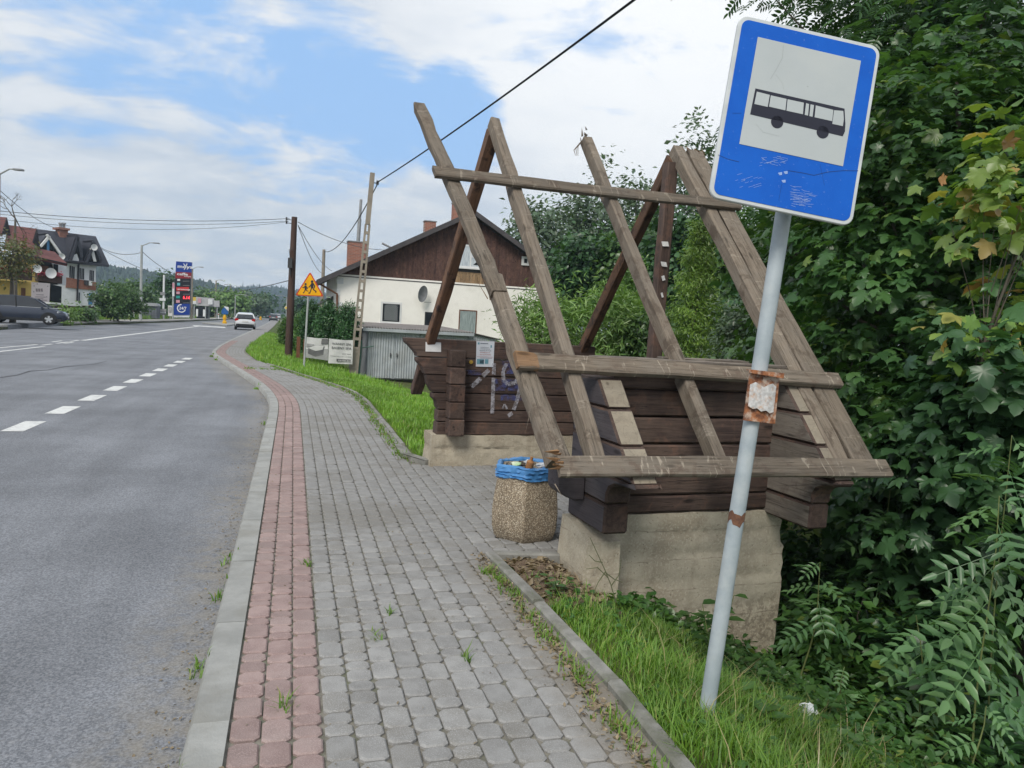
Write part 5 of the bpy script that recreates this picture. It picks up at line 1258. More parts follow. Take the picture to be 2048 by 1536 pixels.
# --- wooded hills
m_hill = mk('wooded_hill', (.036, .060, .036), (.017, .032, .020), scale=.12, rough=.95, bump=0, kind='World', contrast=(.4, .6), detail=10)
def hill(prof, d0, d1, seed, bump):
    r = np.random.default_rng(seed); n = 420; m = 26; pxs = np.linspace(prof[0][0], prof[-1][0], n); pys = np.interp(pxs, [p[0] for p in prof], [p[1] for p in prof])
    vs = []
    for j in range(m):
        f = j/(m-1); d = d0+(d1-d0)*min(1, f*1.25)
        for i in range(n):
            dr_ = ray(pxs[i], pys[i]); dr_ = dr_/np.hypot(dr_[0], dr_[1]); hh = EYE+dr_[2]*d1
            z = -4+(hh+4)*math.sin(min(1, f*1.25)*math.pi/2)**1.1 if f <= .8 else hh-(f-.8)*hh
            z += abs(r.normal(0, bump))*(f > .02)
            vs.append((dr_[0]*d*(1+r.normal(0, .002)), dr_[1]*d, z))
    fs = [(j*n+i, j*n+i+1, (j+1)*n+i+1, (j+1)*n+i) for j in range(m-1) for i in range(n-1)]
    o = MB().add(vs, fs).build('hill', [m_hill]); o['kind'] = 'structure'
hill([(-500, 560), (-200, 530), (0, 520), (120, 526), (195, 533), (240, 541), (300, 549), (350, 556), (400, 566), (440, 575), (480, 583), (520, 592), (570, 606), (640, 622)], 500, 820, 5, 1.8)
hill([(380, 596), (440, 584), (480, 579), (520, 577), (560, 580), (590, 584), (640, 588), (720, 600), (900, 620)], 900, 1350, 6, 3.)
# ------------------------------------------------------------------ facades measured on real planes
class Facade:
    """vertical plane through a ground point, turned about z; maps a sight line to (x along, y depth, z) of a building at its own place"""
    def __init__(s, px, py, y, rot):
        p = at_y(px, py, y); s.o = np.array([p[0], p[1], 0.]); r = math.radians(rot); s.rot = r
        s.x = V3(math.cos(r), math.sin(r), 0); s.y = V3(-math.sin(r), math.cos(r), 0)
    def __call__(s, px, py, d=0.):
        p = at_plane(px, py, s.o+s.y*d, s.y)-s.o; return V3(p@s.x, d, p[2])
    def poly(s, mb, pts, d, th, mi=0):
        """outline standing d behind the plane (negative = in front), th thick going back"""
        mb.prism([s(*p, d) for p in pts], (0, th, 0), mi); return mb
    def rect(s, mb, x0, y0, x1, y1, d, th, mi=0):
        a = s(x0, (y0+y1)/2, d); b = s(x1, (y0+y1)/2, d); c = s((x0+x1)/2, y0, d); e = s((x0+x1)/2, y1, d)
        return mb.box(a[0], b[0], d, d+th, e[2], c[2], mi)

m_plaster = mk('white_plaster', (.88, .865, .82), (.80, .785, .74), scale=1.2, rough=.9, bump=.15, bscale=60, stain=(.60, .58, .53), stain_amt=.55, stain_scale=.6)
m_wplast = mk('grey_white_plaster', (.68, .70, .71), (.60, .62, .64), scale=1.5, rough=.9, bump=.1)
m_yplast = mk('yellow_plaster', (.66, .48, .16), (.58, .42, .14), scale=1.5, rough=.9, bump=.1)
m_board = wood('stained_gable_board', (.105, .058, .048), (.055, .030, .028), (.14, .08, .06), grain=(10, 10, .8), rough=.8, stain=(.20, .11, .07), sa=.35)
m_boardw = wood('worn_gable_board', (.36, .24, .13), (.20, .13, .08), (.30, .22, .14), grain=(10, 10, .8))
m_droof = mk('dark_roof_sheet', (.075, .068, .070), (.05, .046, .05), scale=3, rough=.6, bump=.2)
m_brick, nt, b = new_mat('chimney_brick')
br = nt.node('ShaderNodeTexBrick'); mpb = nt.coords('Object'); mpb.inputs['Rotation'].default_value = (math.pi/2, 0, 0); nt.link(mpb.outputs[0], br.inputs['Vector'])
br.inputs['Scale'].default_value = 1.; br.inputs['Brick Width'].default_value = .25; br.inputs['Row Height'].default_value = .075; br.inputs['Mortar Size'].default_value = .008
br.inputs['Color1'].default_value = (.30, .105, .065, 1); br.inputs['Color2'].default_value = (.22, .08, .055, 1); br.inputs['Mortar'].default_value = (.30, .26, .22, 1)
nt.link(br.outputs['Color'], b.inputs['Base Color']); b.inputs['Roughness'].default_value = .9
m_wframe = plain('white_window_frame', (.68, .69, .69), .5); m_dglass = mk('dark_window_glass', (.022, .026, .032), (.014, .016, .02), scale=2, rough=.15, bump=0, spec=.22)
m_curt = mk('lace_curtain', (.34, .40, .40), (.16, .20, .20), scale=3, rough=.5, bump=0, stretch=(9, 1, .6))
m_curt2 = mk('attic_curtain', (.56, .61, .64), (.36, .41, .46), scale=3, rough=.5, bump=0, stretch=(6, 1, 1))
m_brown = mk('brown_paint', (.16, .07, .035), (.11, .045, .025), scale=6, rough=.6); m_dkmet = mk('dark_metal', (.06, .062, .065), scale=5, rough=.5)
m_greymet = mk('grey_metal', (.30, .31, .32), scale=5, rough=.5, metal=.3); m_dishm = mk('dish_grey', (.17, .18, .19), scale=5, rough=.6)

# --- white house with dark boarded gable
hf = Facade(672, 640, 40, 1)
house = thing('house', 'white plastered house with dark boarded gable and asymmetric roof behind the tin garage', 'house', (hf.o[0], hf.o[1], -1.0), hf.rot)
house.location.z = 0
F_ = hf
apx = F_(949, 421, -.55); el = F_(633, 561, -.55); er = F_(1152, 568, -.55)
wl_, wr_ = F_(735, 548), F_(1075, 580)
def woodline(x): return wl_[2]+(x-wl_[0])*0.0+.0
zw = (wl_[2]+wr_[2])/2
def roofz(x): return float(np.interp(x, [el[0], apx[0], er[0]], [el[2], apx[2], er[2]]))-.16
xl, xr = 0.0, er[0]-1.0
zg = -1.3
MB().prism([(xl, 0, zg), (xr, 0, zg), (xr, 0, min(zw, roofz(xr))), (np.interp(zw, [el[2]-.16, apx[2]-.16], [el[0], apx[0]]) if roofz(xl) < zw else xl, 0, zw), (xl, 0, min(zw, roofz(xl)))], (0, 9.5, 0)).build('wall', [m_plaster], house)
mb = MB(); mb.prism([(max(xl, el[0]+.3), .09, zw-.05), (xr, .09, zw-.05), (xr, .09, roofz(xr)-.02), (apx[0], .09, apx[2]-.2), (max(xl, el[0]+.3), .09, max(zw-.04, roofz(max(xl, el[0]+.3))-.02))], (0, 9.2, 0)); mb.build('gable_backing', [m_droof], house)
aw = [F_(914, 490), F_(967, 539)]; ax0, ax1, az0, az1 = aw[0][0], aw[1][0], F_(940, 541)[2], F_(942, 490)[2]
x = xl+.02; bw = .135
while x < xr:
    x1 = min(x+bw-.008, xr); xm = (x+x1)/2
    zt = min(roofz(x), roofz(x1))-.02 if not (x < apx[0] < x1) else roofz(xm)-.05
    segs = [(zw-.09, zt, m_board)]
    if ax0-.08 < xm < ax1+.08: segs = [(zw-.09, zw+.55, m_boardw), (az1+.06, zt, m_board)]
    for z0, z1, mt in segs:
        if z1-z0 < .06: continue
        off = random.uniform(-.008, .004)
        if mt is m_boardw:
            mb = MB().prism([(x, .05, z0+.02), (xm, .05, z0-.06), (x1, .05, z0+.02), (x1, .05, az0-.10), (x, .05, az0-.10)], (0, .03, 0))
        else: mb = MB().prism([(x, .055+off, z0), (x1, .055+off, z0), (x1, .055+off, min(z1, roofz(x1)-.01) if z1 > zw+1 or True else z1), (x, .055+off, min(z1, roofz(x)-.01))], (0, .03, 0))
        mb.build('gable_board', [mt], house)
    x += bw
MB().box(xl-.02, xr, -.02, .10, zw-.13, zw-.085).build('ledge', [m_droof], house)
# roof slabs with barge boards
rf = MB()
for a, b_ in ((el, apx), (apx, er)):
    d = unit(b_-a); n = np.cross(d, (0, 1, 0)); n = n if n[2] > 0 else -n
    rf.prism([a, b_, b_+n*-.14, a+n*-.14], (0, 10.6, 0))
rf.build('roof', [m_droof], house)
for a, b_ in ((el, apx), (apx, er)):
    d = unit(b_-a); n = np.cross(d, (0, 1, 0)); n = n if n[2] > 0 else -n
    MB().prism([a+n*.03, b_+n*.03, b_-n*.21, a-n*.21], (0, -.035, 0)).build('barge_board', [m_droof], house)
def window(parent, F, x0, y0, x1, y1, frame, glass, mull=(), tr=(), d=0., fw=.06, deep=.05, sill=None, name='window'):
    a = F(x0, (y0+y1)/2, d); b = F(x1, (y0+y1)/2, d); zt = F((x0+x1)/2, y0, d)[2]; zb = F((x0+x1)/2, y1, d)[2]; X0, X1 = a[0], b[0]
    mb = MB(); f = d-deep
    mb.box(X0, X1, f, d+.02, zt-fw, zt); mb.box(X0, X1, f, d+.02, zb, zb+fw); mb.box(X0, X0+fw, f, d+.02, zb+fw, zt-fw); mb.box(X1-fw, X1, f, d+.02, zb+fw, zt-fw)
    for m in mull: xx = X0+(X1-X0)*m; mb.box(xx-fw*.5, xx+fw*.5, f+.004, d+.02, zb+fw, zt-fw)
    for m in tr: zz = zb+(zt-zb)*m; mb.box(X0+fw, X1-fw, f+.006, d+.02, zz-fw*.4, zz+fw*.4)
    w = mb.build(name, [frame], parent)
    MB().box(X0+fw*.8, X1-fw*.8, f+.008, f+.014, zb+fw*.8, zt-fw*.8).build('pane', [glass], w)
    if sill: MB().box(X0-.05, X1+.05, f-.07, d, zb-.07, zb-.005).build('sill', [sill], w)
    return w
w = window(house, F_, 914, 490, 966, 536, m_wframe, m_curt2, (.52,), (), d=.04, deep=.07, sill=m_wframe, fw=.085)
a = F_(941, 514); MB().box(a[0], F_(962, 514)[0], -.036, -.03+.004, a[2]-.02, a[2]+.03).build('transom', [m_wframe], w)
p0 = F_(947, 515); p1 = F_(961, 531); MB().prism([(p1[0], -.034, p0[2]), (p1[0], -.034, p1[2]), (p0[0]-.0, -.034, p1[2]), (p0[0]+.5, -.034, (p0[2]+p1[2])/2)], (0, .004, 0)).build('curtain_gap', [m_dglass], w)
w = window(house, F_, 761, 604, 803, 647, m_wframe, m_dglass, (), (), d=.03, fw=.10, sill=m_wframe)
mb = MB(); q0 = F_(764, 640, -.03); q1 = F_(800, 608, -.03)
m_gril = plain('pale_grille', (.42, .45, .46), .5)
for i in range(-6, 10):
    for sgn in (1, -1):
        xa, xb = q0[0]+.09, q1[0]-.09; za, zb_ = q0[2]+.0, q1[2]-.06; wd, hg = xb-xa, zb_-za
        s0 = i*wd/7; pts = []
        for t in np.linspace(0, 1, 24):
            X = s0+t*hg if sgn > 0 else wd-(s0+t*hg)
            if 0 <= X <= wd: pts.append((xa+X, -.027, za+t*hg))
        if len(pts) > 2: mb.tube([pts[0], pts[-1]], .008, 4)
o = mb.build('grille', [m_gril], w)
window(house, F_, 849, 624, 866, 655, m_dkmet, m_dglass, d=.02, fw=.04)
w = window(house, F_, 917, 620, 953, 668, m_brown, m_curt, (), (), d=.03, fw=.06)
w = window(house, F_, 1043, 513, 1058, 531, m_wframe, m_dglass, d=.04, fw=.13, deep=.07, name='vent')
d0 = F_(845, 588, -.35); mb = MB()
N = 20; vs = [(0, 0, 0)]; rings = 4
for i in range(1, rings+1):
    r_ = .42*i/rings
    vs += [(r_*.62*math.cos(k*2*math.pi/N)+.05*math.sin(k*2*math.pi/N), .10*(i/rings)**2*-1+.25*(r_*.62*math.cos(k*2*math.pi/N)), r_*1.05*math.sin(k*2*math.pi/N)) for k in range(N)]
fs = [(0, 1+k, 1+(k+1) % N) for k in range(N)]+[(1+(i-1)*N+k, 1+(i-1)*N+(k+1) % N, 1+i*N+(k+1) % N, 1+i*N+k) for i in range(1, rings) for k in range(N)]
mb.add([tuple(np.array(v)+d0) for v in vs], fs); mb.tube([d0, d0+V3(0, .35, -.05)], .03, 6); mb.tube([d0+V3(.1, 0, -.42), d0+V3(.42, -.35, -.42)], .015, 5); mb.build('satellite_dish', [m_dishm], house, smooth=True)
c1, c2, c3 = F_(640, 568, -.3), F_(674, 588, -.06), F_(674, 660, -.06)
MB().tube([c1, c2+V3(0, -.05, 0), c3], .055, 8).build('drainpipe', [m_brown], house, smooth=True)
def chimney(x0, x1, yt, yb, d, dep=.5, cap=True):
    a, b_ = F_(x0, (yt+yb)/2, d), F_(x1, (yt+yb)/2, d); t = F_((x0+x1)/2, yt, d)[2]; bt = F_((x0+x1)/2, yb+14, d)[2]
    MB().box(a[0], b_[0], d, d+dep, bt-.4, t).build('chimney', [m_brick], house)
    if cap: MB().box(a[0]-.04, b_[0]+.04, d-.04, d+dep+.04, t, t+.05).build('chimney_cap', [m_greymet], house)
    return a, b_, t
a, b_, t = chimney(696, 733, 484, 535, 2.2, .8)
MB().tube([(b_[0]-.45, 2.5, t), (b_[0]-.42, 2.5, t+1.3)], .10, 10).build('flue_pipe', [m_greymet], house, smooth=True)
MB().tube([(b_[0]-.42, 2.5, t+1.25), (b_[0]-.38, 2.5, t+2.35)], .075, 10).build('flue_pipe', [m_greymet], house, smooth=True)
chimney(850, 872, 443, 465, 3.2, .55); chimney(907, 922, 406, 440, 3.4, .55)
mb = MB(); q = F_(775, 492, 1.2); mb.tube([q+V3(-.3, 0, .12), q+V3(.25, 0, -.1), q+V3(.25, 0, -.5)], .06, 6); mb.build('roof_vent', [m_greymet], house)
# lower side porch with its own roof left of the corner
mb = MB(); mb.box(-1.4, -.02, 3.0, 8.0, -1.3, 1.9); mb.build('porch_wall', [m_wplast], house)
MB().prism([(-1.9, 2.6, 1.55), (.0, 2.6, 2.75), (.0, 2.6, 2.63), (-1.9, 2.6, 1.43)], (0, 5.6, 0)).build('porch_roof', [m_droof], house)
mb = MB()
for k in range(7): zz = zg+.9+k*.62; mb.box(-.035, .16 if k % 2 else .30, -.012, .2, zz, zz+.30)
mb.build('quoins', [m_wplast], house)

# --- tin garage
gf = Facade(735, 700, 29.5, 3)
garage = thing('garage', 'grey corrugated tin garage with double doors before the white house', 'garage', (gf.o[0], gf.o[1], 0), gf.rot)
m_tin = mk('corrugated_tin', (.42, .455, .48), (.33, .36, .385), scale=1.6, rough=.55, bump=.1, stain=(.24, .235, .22), stain_amt=.4, stain_scale=1.2, metal=.2)
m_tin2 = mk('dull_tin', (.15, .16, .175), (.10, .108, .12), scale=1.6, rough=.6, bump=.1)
m_groof = mk('garage_roof_sheet', (.24, .22, .21), (.16, .15, .145), scale=4, rough=.7, bump=.2)
gtop = gf(735, 657)[2]; gbot = gf(735, 745)[2]-.25; gx1 = gf(935, 668)[0]
def corr(mb, x0, x1, z0, z1, y, pitch=.09, amp=.018, axis='x', ztop2=None, mi=0):
    n = max(2, int((x1-x0)/(pitch/4))); vs = []; 
    for i in range(n+1):
        f = i/n; x_ = x0+(x1-x0)*f; o_ = amp*math.sin(2*math.pi*(x_-x0)/pitch); zt_ = z1 if ztop2 is None else z1+(ztop2-z1)*f
        if axis == 'x': vs += [(x_, y+o_, z0), (x_, y+o_, zt_)]
        else: vs += [(y+o_, x_, z0), (y+o_, x_, zt_)]
    return mb.add(vs, [(2*i, 2*i+2, 2*i+3, 2*i+1) for i in range(n)], mi)
dx0 = gf(743, 700)[0]; dx1 = gf(787, 700)[0]; dx2 = gf(836, 700)[0]
mb = MB(); corr(mb, 0, dx0, gbot, gtop, 0, mi=0); corr(mb, dx2+.03, gx1, gbot, gtop, 0); mb.box(0.02, gx1, .10, .14, gbot, gtop-.02); mb.build('front_wall', [m_tin], garage)
for a, b_ in ((dx0+.01, dx1-.008), (dx1+.008, dx2)):
    mb = MB(); corr(mb, a+.03, b_-.03, gbot+.06, gtop-.1, -.045, pitch=.10); mb.box(a, a+.035, -.07, -.02, gbot+.04, gtop-.08); mb.box(b_-.035, b_, -.07, -.02, gbot+.04, gtop-.08); mb.box(a+.035, b_-.035, -.06, -.02, gtop-.13, gtop-.08)
    d_ = mb.build('garage_door', [m_tin], garage)
    mb = MB(); hx = b_-.12 if a < dx1-.1 else a+.12; mb.box(hx-.02, hx+.02, -.10, -.07, gbot+.9, gbot+1.05); mb.build('handle', [m_dkmet], d_)
mb = MB(); corr(mb, 0, 5.2, gbot, gtop-.02, -.01, axis='y'); mb.build('side_wall', [m_tin2], garage)
mb = MB(); corr(mb, 0.0, 5.2, gbot, gtop-.02, gx1+.02, axis='y'); mb.build('side_wall', [m_tin], garage)
mb = MB(); n = 40; vs = []
for i in range(n*4+1):
    x_ = -.25+(gx1+.45)*i/(n*4); o_ = .034*math.sin(i*math.pi/2); vs += [(x_, -.28, gtop+.05+o_), (x_, 5.4, gtop+.20+o_)]
mb.add(vs, [(2*i, 2*i+2, 2*i+3, 2*i+1) for i in range(n*4)]); mb.build('roof', [m_groof], garage)
MB().box(-.25, gx1+.2, -.30, -.27, gtop-.09, gtop+.03).build('fascia', [m_tin], garage)
# low lean-to on the right of the garage
lx0, lx1 = gx1+.06, gf(1003, 680)[0]
mb = MB(); corr(mb, lx0, lx1, gbot, gtop+.02, .25, ztop2=gf(1003, 682)[2]); mb.build('lean_to_wall', [m_tin], garage)
a, b_ = (lx0-.05, gtop+.06), (lx1+.1, gf(1003, 682)[2]+.02)
MB().prism([(a[0], .12, a[1]), (b_[0], .12, b_[1]), (b_[0], .12, b_[1]+.035), (a[0], .12, a[1]+.035)], (0, 4, 0)).build('lean_to_roof', [m_droof], garage)
mb = MB(); q = V3(-.35, -.3, gbot); mb.tube([q, q+V3(.05, 0, 1.5)], .05, 7); mb.tube([q+V3(.05, 0, 1.2), q+V3(.55, 0, 1.3)], .02, 6)
mb.build('green_gate_post', [plain('green_post', (.08, .16, .13), .6)], garage)

# --- poles, signs and wires
m_pconc = mk('pole_concrete', (.30, .265, .22), (.21, .185, .155), scale=4, rough=.95, bump=.4, stain=(.20, .17, .14), stain_amt=.5, stain_scale=2)
m_pwood = mk('tarred_pole_wood', (.075, .045, .036), (.042, .026, .022), scale=3, rough=.85, bump=.5, stretch=(1, 1, .15))
m_pgrey = mk('grey_pole', (.36, .38, .38), (.28, .30, .30), scale=3, rough=.7, bump=.1)
m_wire = plain('black_cable', (.018, .018, .02), .6); m_wireg = plain('grey_cable', (.10, .11, .12), .6)
yP = 29.0
pA, pB = at_y(708, 738, yP), at_y(745, 346, yP)
lat = thing('concrete_pole', 'weathered ladder type concrete pole beside the tin garage', 'utility pole', pA)
ax_ = unit(pB-pA); xx = unit(np.cross(ax_, (0, -1, 0)) if np.cross(ax_, (0, -1, 0))[0] > 0 else -np.cross(ax_, (0, -1, 0))); yy_ = np.cross(ax_, xx); Lp = np.linalg.norm(pB-pA)
mb = MB()
def seg(t0, t1, off0, off1, w): 
    c0, c1 = pA+ax_*t0*Lp+xx*off0, pA+ax_*t1*Lp+xx*off1
    mb.add([c0+xx*i*w+yy_*j*.09 for i, j in ((-1, -1), (1, -1), (1, 1), (-1, 1))]+[c1+xx*i*w+yy_*j*.08 for i, j in ((-1, -1), (1, -1), (1, 1), (-1, 1))], [(3, 2, 1, 0), (4, 5, 6, 7), (0, 1, 5, 4), (1, 2, 6, 5), (2, 3, 7, 6), (3, 0, 4, 7)])
hw = lambda t: .155-.075*t
seg(-.03, .10, 0, 0, hw(0))
for s_ in (-1, 1): seg(.10, .74, s_*(hw(.1)-.035), s_*(hw(.74)-.03), .036)
for k in range(14): t = .10+.64*k/13; seg(t, t+.014, 0, 0, hw(t)-.04)
seg(.74, 1.0, 0, 0, .085)
mb.build('shaft', [m_pconc], lat, world=True)
mb = MB(); q = pB-ax_*.35; mb.tube([q+xx*.08, q+xx*.22], .02, 6); mb.tube([q+xx*.22-ax_*.05, q+xx*.22+ax_*.1], .05, 8); mb.build('insulator', [m_dkmet], lat, world=True)
wA, wB = at_y(577, 708, 33.5), at_y(589, 434, 33.5)
wp = thing('wooden_pole', 'dark tarred wooden utility pole left of the warning sign', 'utility pole', wA)
MB().tube([wA-V3(0, 0, .3), wA*.5+wB*.5, wB], [.165, .145, .115], 12).build('shaft', [m_pwood], wp, smooth=True, world=True)
q = at_y(580, 526, 33.3); mb = MB(); mb.obox(q, (.09, 0, 0), (0, .07, 0), (0, 0, .21)); mb.tube([q+V3(0, 0, -.2), q+V3(.02, 0, -.5)], .03, 6); mb.tube([q+V3(0, 0, .2), q+V3(-.05, 0, .55), q+V3(.1, 0, .62)], .015, 5); mb.build('fuse_box', [m_dkmet], wp, world=True)
mb = MB()
for py in (440, 447): q = at_y(584, py, 33.5); mb.tube([q, q+V3(-.22, -.05, 0)], .015, 5); mb.tube([q+V3(-.22, -.05, -.04), q+V3(-.22, -.05, .09)], .035, 7)
mb.build('insulators', [m_dkmet], wp, world=True)
p3a, p3b = at_y(643, 640, 58), at_y(648, 499, 58)
t3 = thing('concrete_pole', 'thin grey pole far behind the warning sign', 'utility pole', p3a); MB().tube([p3a-V3(0, 0, 1), p3b], [.16, .11], 8).build('shaft', [m_pconc], t3, smooth=True, world=True)
def wire(label, a, b, sag, rad, mat=m_wire, n=14, name='cable', group='overhead cables'):
    a, b = np.asarray(a), np.asarray(b); pts = [a+(b-a)*t-V3(0, 0, sag*4*t*(1-t)) for t in np.linspace(0, 1, n)]
    tagset(MB().tube(pts, rad, 5).build(name, [mat], smooth=True), label, 'cable', group)
q = pB-ax_*.32+xx*.2; w_ = at_z(1218, 0, 6.7); far = q+(w_-q)*2.6
pts0 = w_-q
wire('thick twisted black cable rising from the ladder pole over the shelter', q, far+V3(0, 0, .6), .55, .021, n=30)
wire('cable hanging from the ladder pole to the thin far pole', q+V3(0, 0, -.1), p3b-V3(0, 0, .15), .75, .022)
lp0 = at_y(-160, 398, 31); lp1 = at_y(-160, 410, 31)
wT = at_y(579, 437, 33.4); wT2 = at_y(577, 442, 33.4)
wire('upper of the long cables crossing the road to the dark wooden pole', at_y(-160, 404, 31), wT, .32, .012, m_wireg, 20)
wire('middle of the long cables crossing the road to the dark wooden pole', at_y(-160, 409, 31), wT2, .36, .009, m_wireg, 20)
wire('lowest faint cable crossing the road to the dark wooden pole', at_y(-160, 414, 31), wT2+V3(0, 0, -.03), .52, .008, m_wireg, 20)
wire('cable from the dark wooden pole down towards the house roof', at_y(596, 444, 33.5), at_y(775, 500, 41), .3, .014, m_wireg)
wire('steeper stay cable from the dark wooden pole to the far pole', at_y(596, 450, 33.5), at_y(646, 548, 57), .4, .014, m_wireg)
wire('second stay cable from the dark wooden pole passing the far pole', at_y(596, 450, 33.5), at_y(664, 542, 57), .3, .014, m_wireg)
wire('low cable from the far lamp masts to the dark wooden pole', at_y(386, 560, 125), at_y(578, 561, 33.5), 1.0, .02, m_wireg, 20)
wire('cable from the left frame edge to the chimney of the white row house', at_y(-30, 352, 52), at_y(117, 458, 86), .5, .022, m_wireg)
wire('cable from the gable of the row house to the first lamp post', at_y(196, 492, 92), at_y(283, 505, 86), .5, .03, m_wireg)
wire('lower cable from the gable of the row house past the lamp posts', at_y(196, 494, 92), at_y(350, 559, 118), .4, .03, m_wireg)
wire('cable from the first lamp post down to the second lamp post', at_y(284, 503, 86), at_y(384, 553, 125), .8, .03, m_wireg)
# children warning sign
yS = 25.5
c0, c1 = at_y(608, 727, yS), at_y(619, 552, yS)
ws = thing('warning_sign', 'yellow triangular children crossing warning sign on a grey post', 'road sign', c0)
MB().tube([c0-V3(0, 0, .2), c1], .032, 10).build('post', [m_pgrey], ws, smooth=True, world=True)
wn_ = unit(V3(.25, 1, 0)); wp0 = at_y(619, 575, yS-.06)
def on_ws(x, y, off=0.): return at_plane(300+x/4.876, 480+y/4.876, wp0-wn_*off, wn_)
def round_poly(P, r, n=5):
    out = []; N = len(P)
    for i in range(N):
        a, b, c = np.array(P[i-1], float), np.array(P[i], float), np.array(P[(i+1) % N], float)
        p = b+(a-b)/np.linalg.norm(a-b)*r; q = b+(c-b)/np.linalg.norm(c-b)*r
        for k in range(n+1): t = k/n; out.append(tuple((1-t)**2*p+2*t*(1-t)*b+t*t*q))
    return out
m_wred = plain('sign_red', (.50, .06, .03), .45); m_wyel = plain('sign_yellow', (.72, .36, .008), .45)
tri = [(1562, 308), (1416, 540), (1694, 552)]; tri2 = [(1562, 330), (1434, 532), (1676, 543)]
pl_ = MB().prism([on_ws(*p) for p in round_poly(tri, 26)], wn_*.02).build('sign_plate', [m_wred], ws, world=True)
MB().prism([on_ws(*p, .004) for p in round_poly(tri2, 20)], wn_*.003).build('yellow_face', [m_wyel], pl_, world=True)
def pict(mb, pts, w, off=.007):
    for a, b_ in zip(pts[:-1], pts[1:]):
        a, b_ = np.array(a, float), np.array(b_, float); t = unit(b_-a); n = np.array([-t[1], t[0]])*w/2
        mb.prism([on_ws(*(a+n-t*w*.2), off), on_ws(*(a-n-t*w*.2), off), on_ws(*(b_-n+t*w*.2), off), on_ws(*(b_+n+t*w*.2), off)], wn_*.002)
for parts, hd, hr in ((([(1516, 448), (1518, 480)], 20), (1517, 430), 11), (([(1584, 424), (1580, 462)], 26), (1581, 405), 13)):
    mb = MB(); pict(mb, *parts)
    mb.prism([on_ws(hd[0]+hr*math.cos(k*.524), hd[1]+hr*math.sin(k*.524), .007) for k in range(12)], wn_*.002)
    if hd[0] < 1550:
        for L_i in ([(1512, 452), (1498, 466), (1488, 462)], [(1522, 452), (1536, 468), (1532, 478)], [(1516, 482), (1530, 496), (1543, 498)], [(1518, 482), (1506, 498), (1500, 515), (1492, 514)]): pict(mb, L_i, 8)
    else:
        for L_i in ([(1576, 430), (1560, 450), (1548, 462)], [(1592, 428), (1606, 448), (1600, 470)], [(1578, 462), (1568, 490), (1558, 518), (1546, 517)], [(1584, 462), (1596, 486), (1618, 500), (1616, 512)]): pict(mb, L_i, 10)
    mb.build('child_symbol', [m_black], pl_, world=True)
# banners on the hedge fence
bf = Facade(656, 700, 28.6, 6)
m_ban = mk('banner_vinyl', (.62, .62, .61), (.53, .53, .53), scale=2.5, rough=.5, bump=.35, bscale=3, bdist=.05)
m_bang = mk('banner_print_grey', (.40, .40, .40), (.28, .28, .28), scale=3, rough=.5, bump=.3, bscale=3); m_band = mk('banner_print_dark', (.10, .10, .105), (.17, .17, .17), scale=4, rough=.5)
def banner(name, label, quad_):
    t = thing(name, label, 'banner', bf.o, bf.rot); N = 10; vs = []
    for j in range(N+1):
        for i in range(N+1):
            f, g = i/N, j/N; px_ = (quad_[0][0]*(1-f)+quad_[1][0]*f)*(1-g)+(quad_[3][0]*(1-f)+quad_[2][0]*f)*g; py_ = (quad_[0][1]*(1-f)+quad_[1][1]*f)*(1-g)+(quad_[3][1]*(1-f)+quad_[2][1]*f)*g
            p = bf(px_, py_); vs.append((p[0], .02*math.sin(f*9+g*4)*.5, p[2]-.02*math.sin(f*math.pi)*(1-g)))
    fs = [(j*(N+1)+i, j*(N+1)+i+1, (j+1)*(N+1)+i+1, (j+1)*(N+1)+i) for j in range(N) for i in range(N)]
    vs2 = [(v[0], v[1]+.006, v[2]) for v in vs]; n = len(vs)
    MB().add(vs+vs2, fs+[tuple(i+n for i in f[::-1]) for f in fs]).build('sheet', [m_ban], t, smooth=True)
    return t
def zp(x, y): return 600+x/7.68, 560+y/7.68
bn = banner('banner', 'white banner reading WANNY SPA BASENY SPA between the thujas and the ladder pole', [zp(445, 898), zp(815, 925), zp(805, 1295), zp(432, 1278)])
R_ = unit(bf(706, 690)-bf(656, 687)); U_ = V3(0, 0, 1)
m_txt = plain('banner_text', (.10, .105, .11), .6)
mb = MB()
def bt(txt, x, y, h, wd=None, mi=0, dd=-.022): 
    p = bf(*zp(x, y)); h_ = h/7.68*(28.6/1500); text_mb(mb, txt, (p[0], dd, p[2]), R_, U_, h_, mi, .012, .0015, width=(wd/7.68*(28.8/1500) if wd else None))
bt('WANNY SPA', 490, 992, 36, 285); bt('BASENY SPA', 483, 1054, 38, 290); bt('galeria wanien', 650, 1138, 16, 125); bt('www.wannyspa baseny ogrodowe', 462, 1168, 12, 315)
o = mb.build('lettering', [m_txt], bn); o['kind'] = 'stuff'
mb = MB(); bf.poly(mb, [zp(562, 1210), zp(775, 1222), zp(772, 1262), zp(560, 1250)], -.023, .003); blk = mb.build('number_block', [m_band], bn)
mb = MB(); bt('730 930 850', 580, 1250, 26, 180, 0, -.026); mb.build('lettering', [m_ban], blk)
bn2 = banner('banner', 'grey picture banner of a hot tub behind the warning sign post', [zp(105, 872), zp(432, 898), zp(430, 1240), zp(78, 1190)])
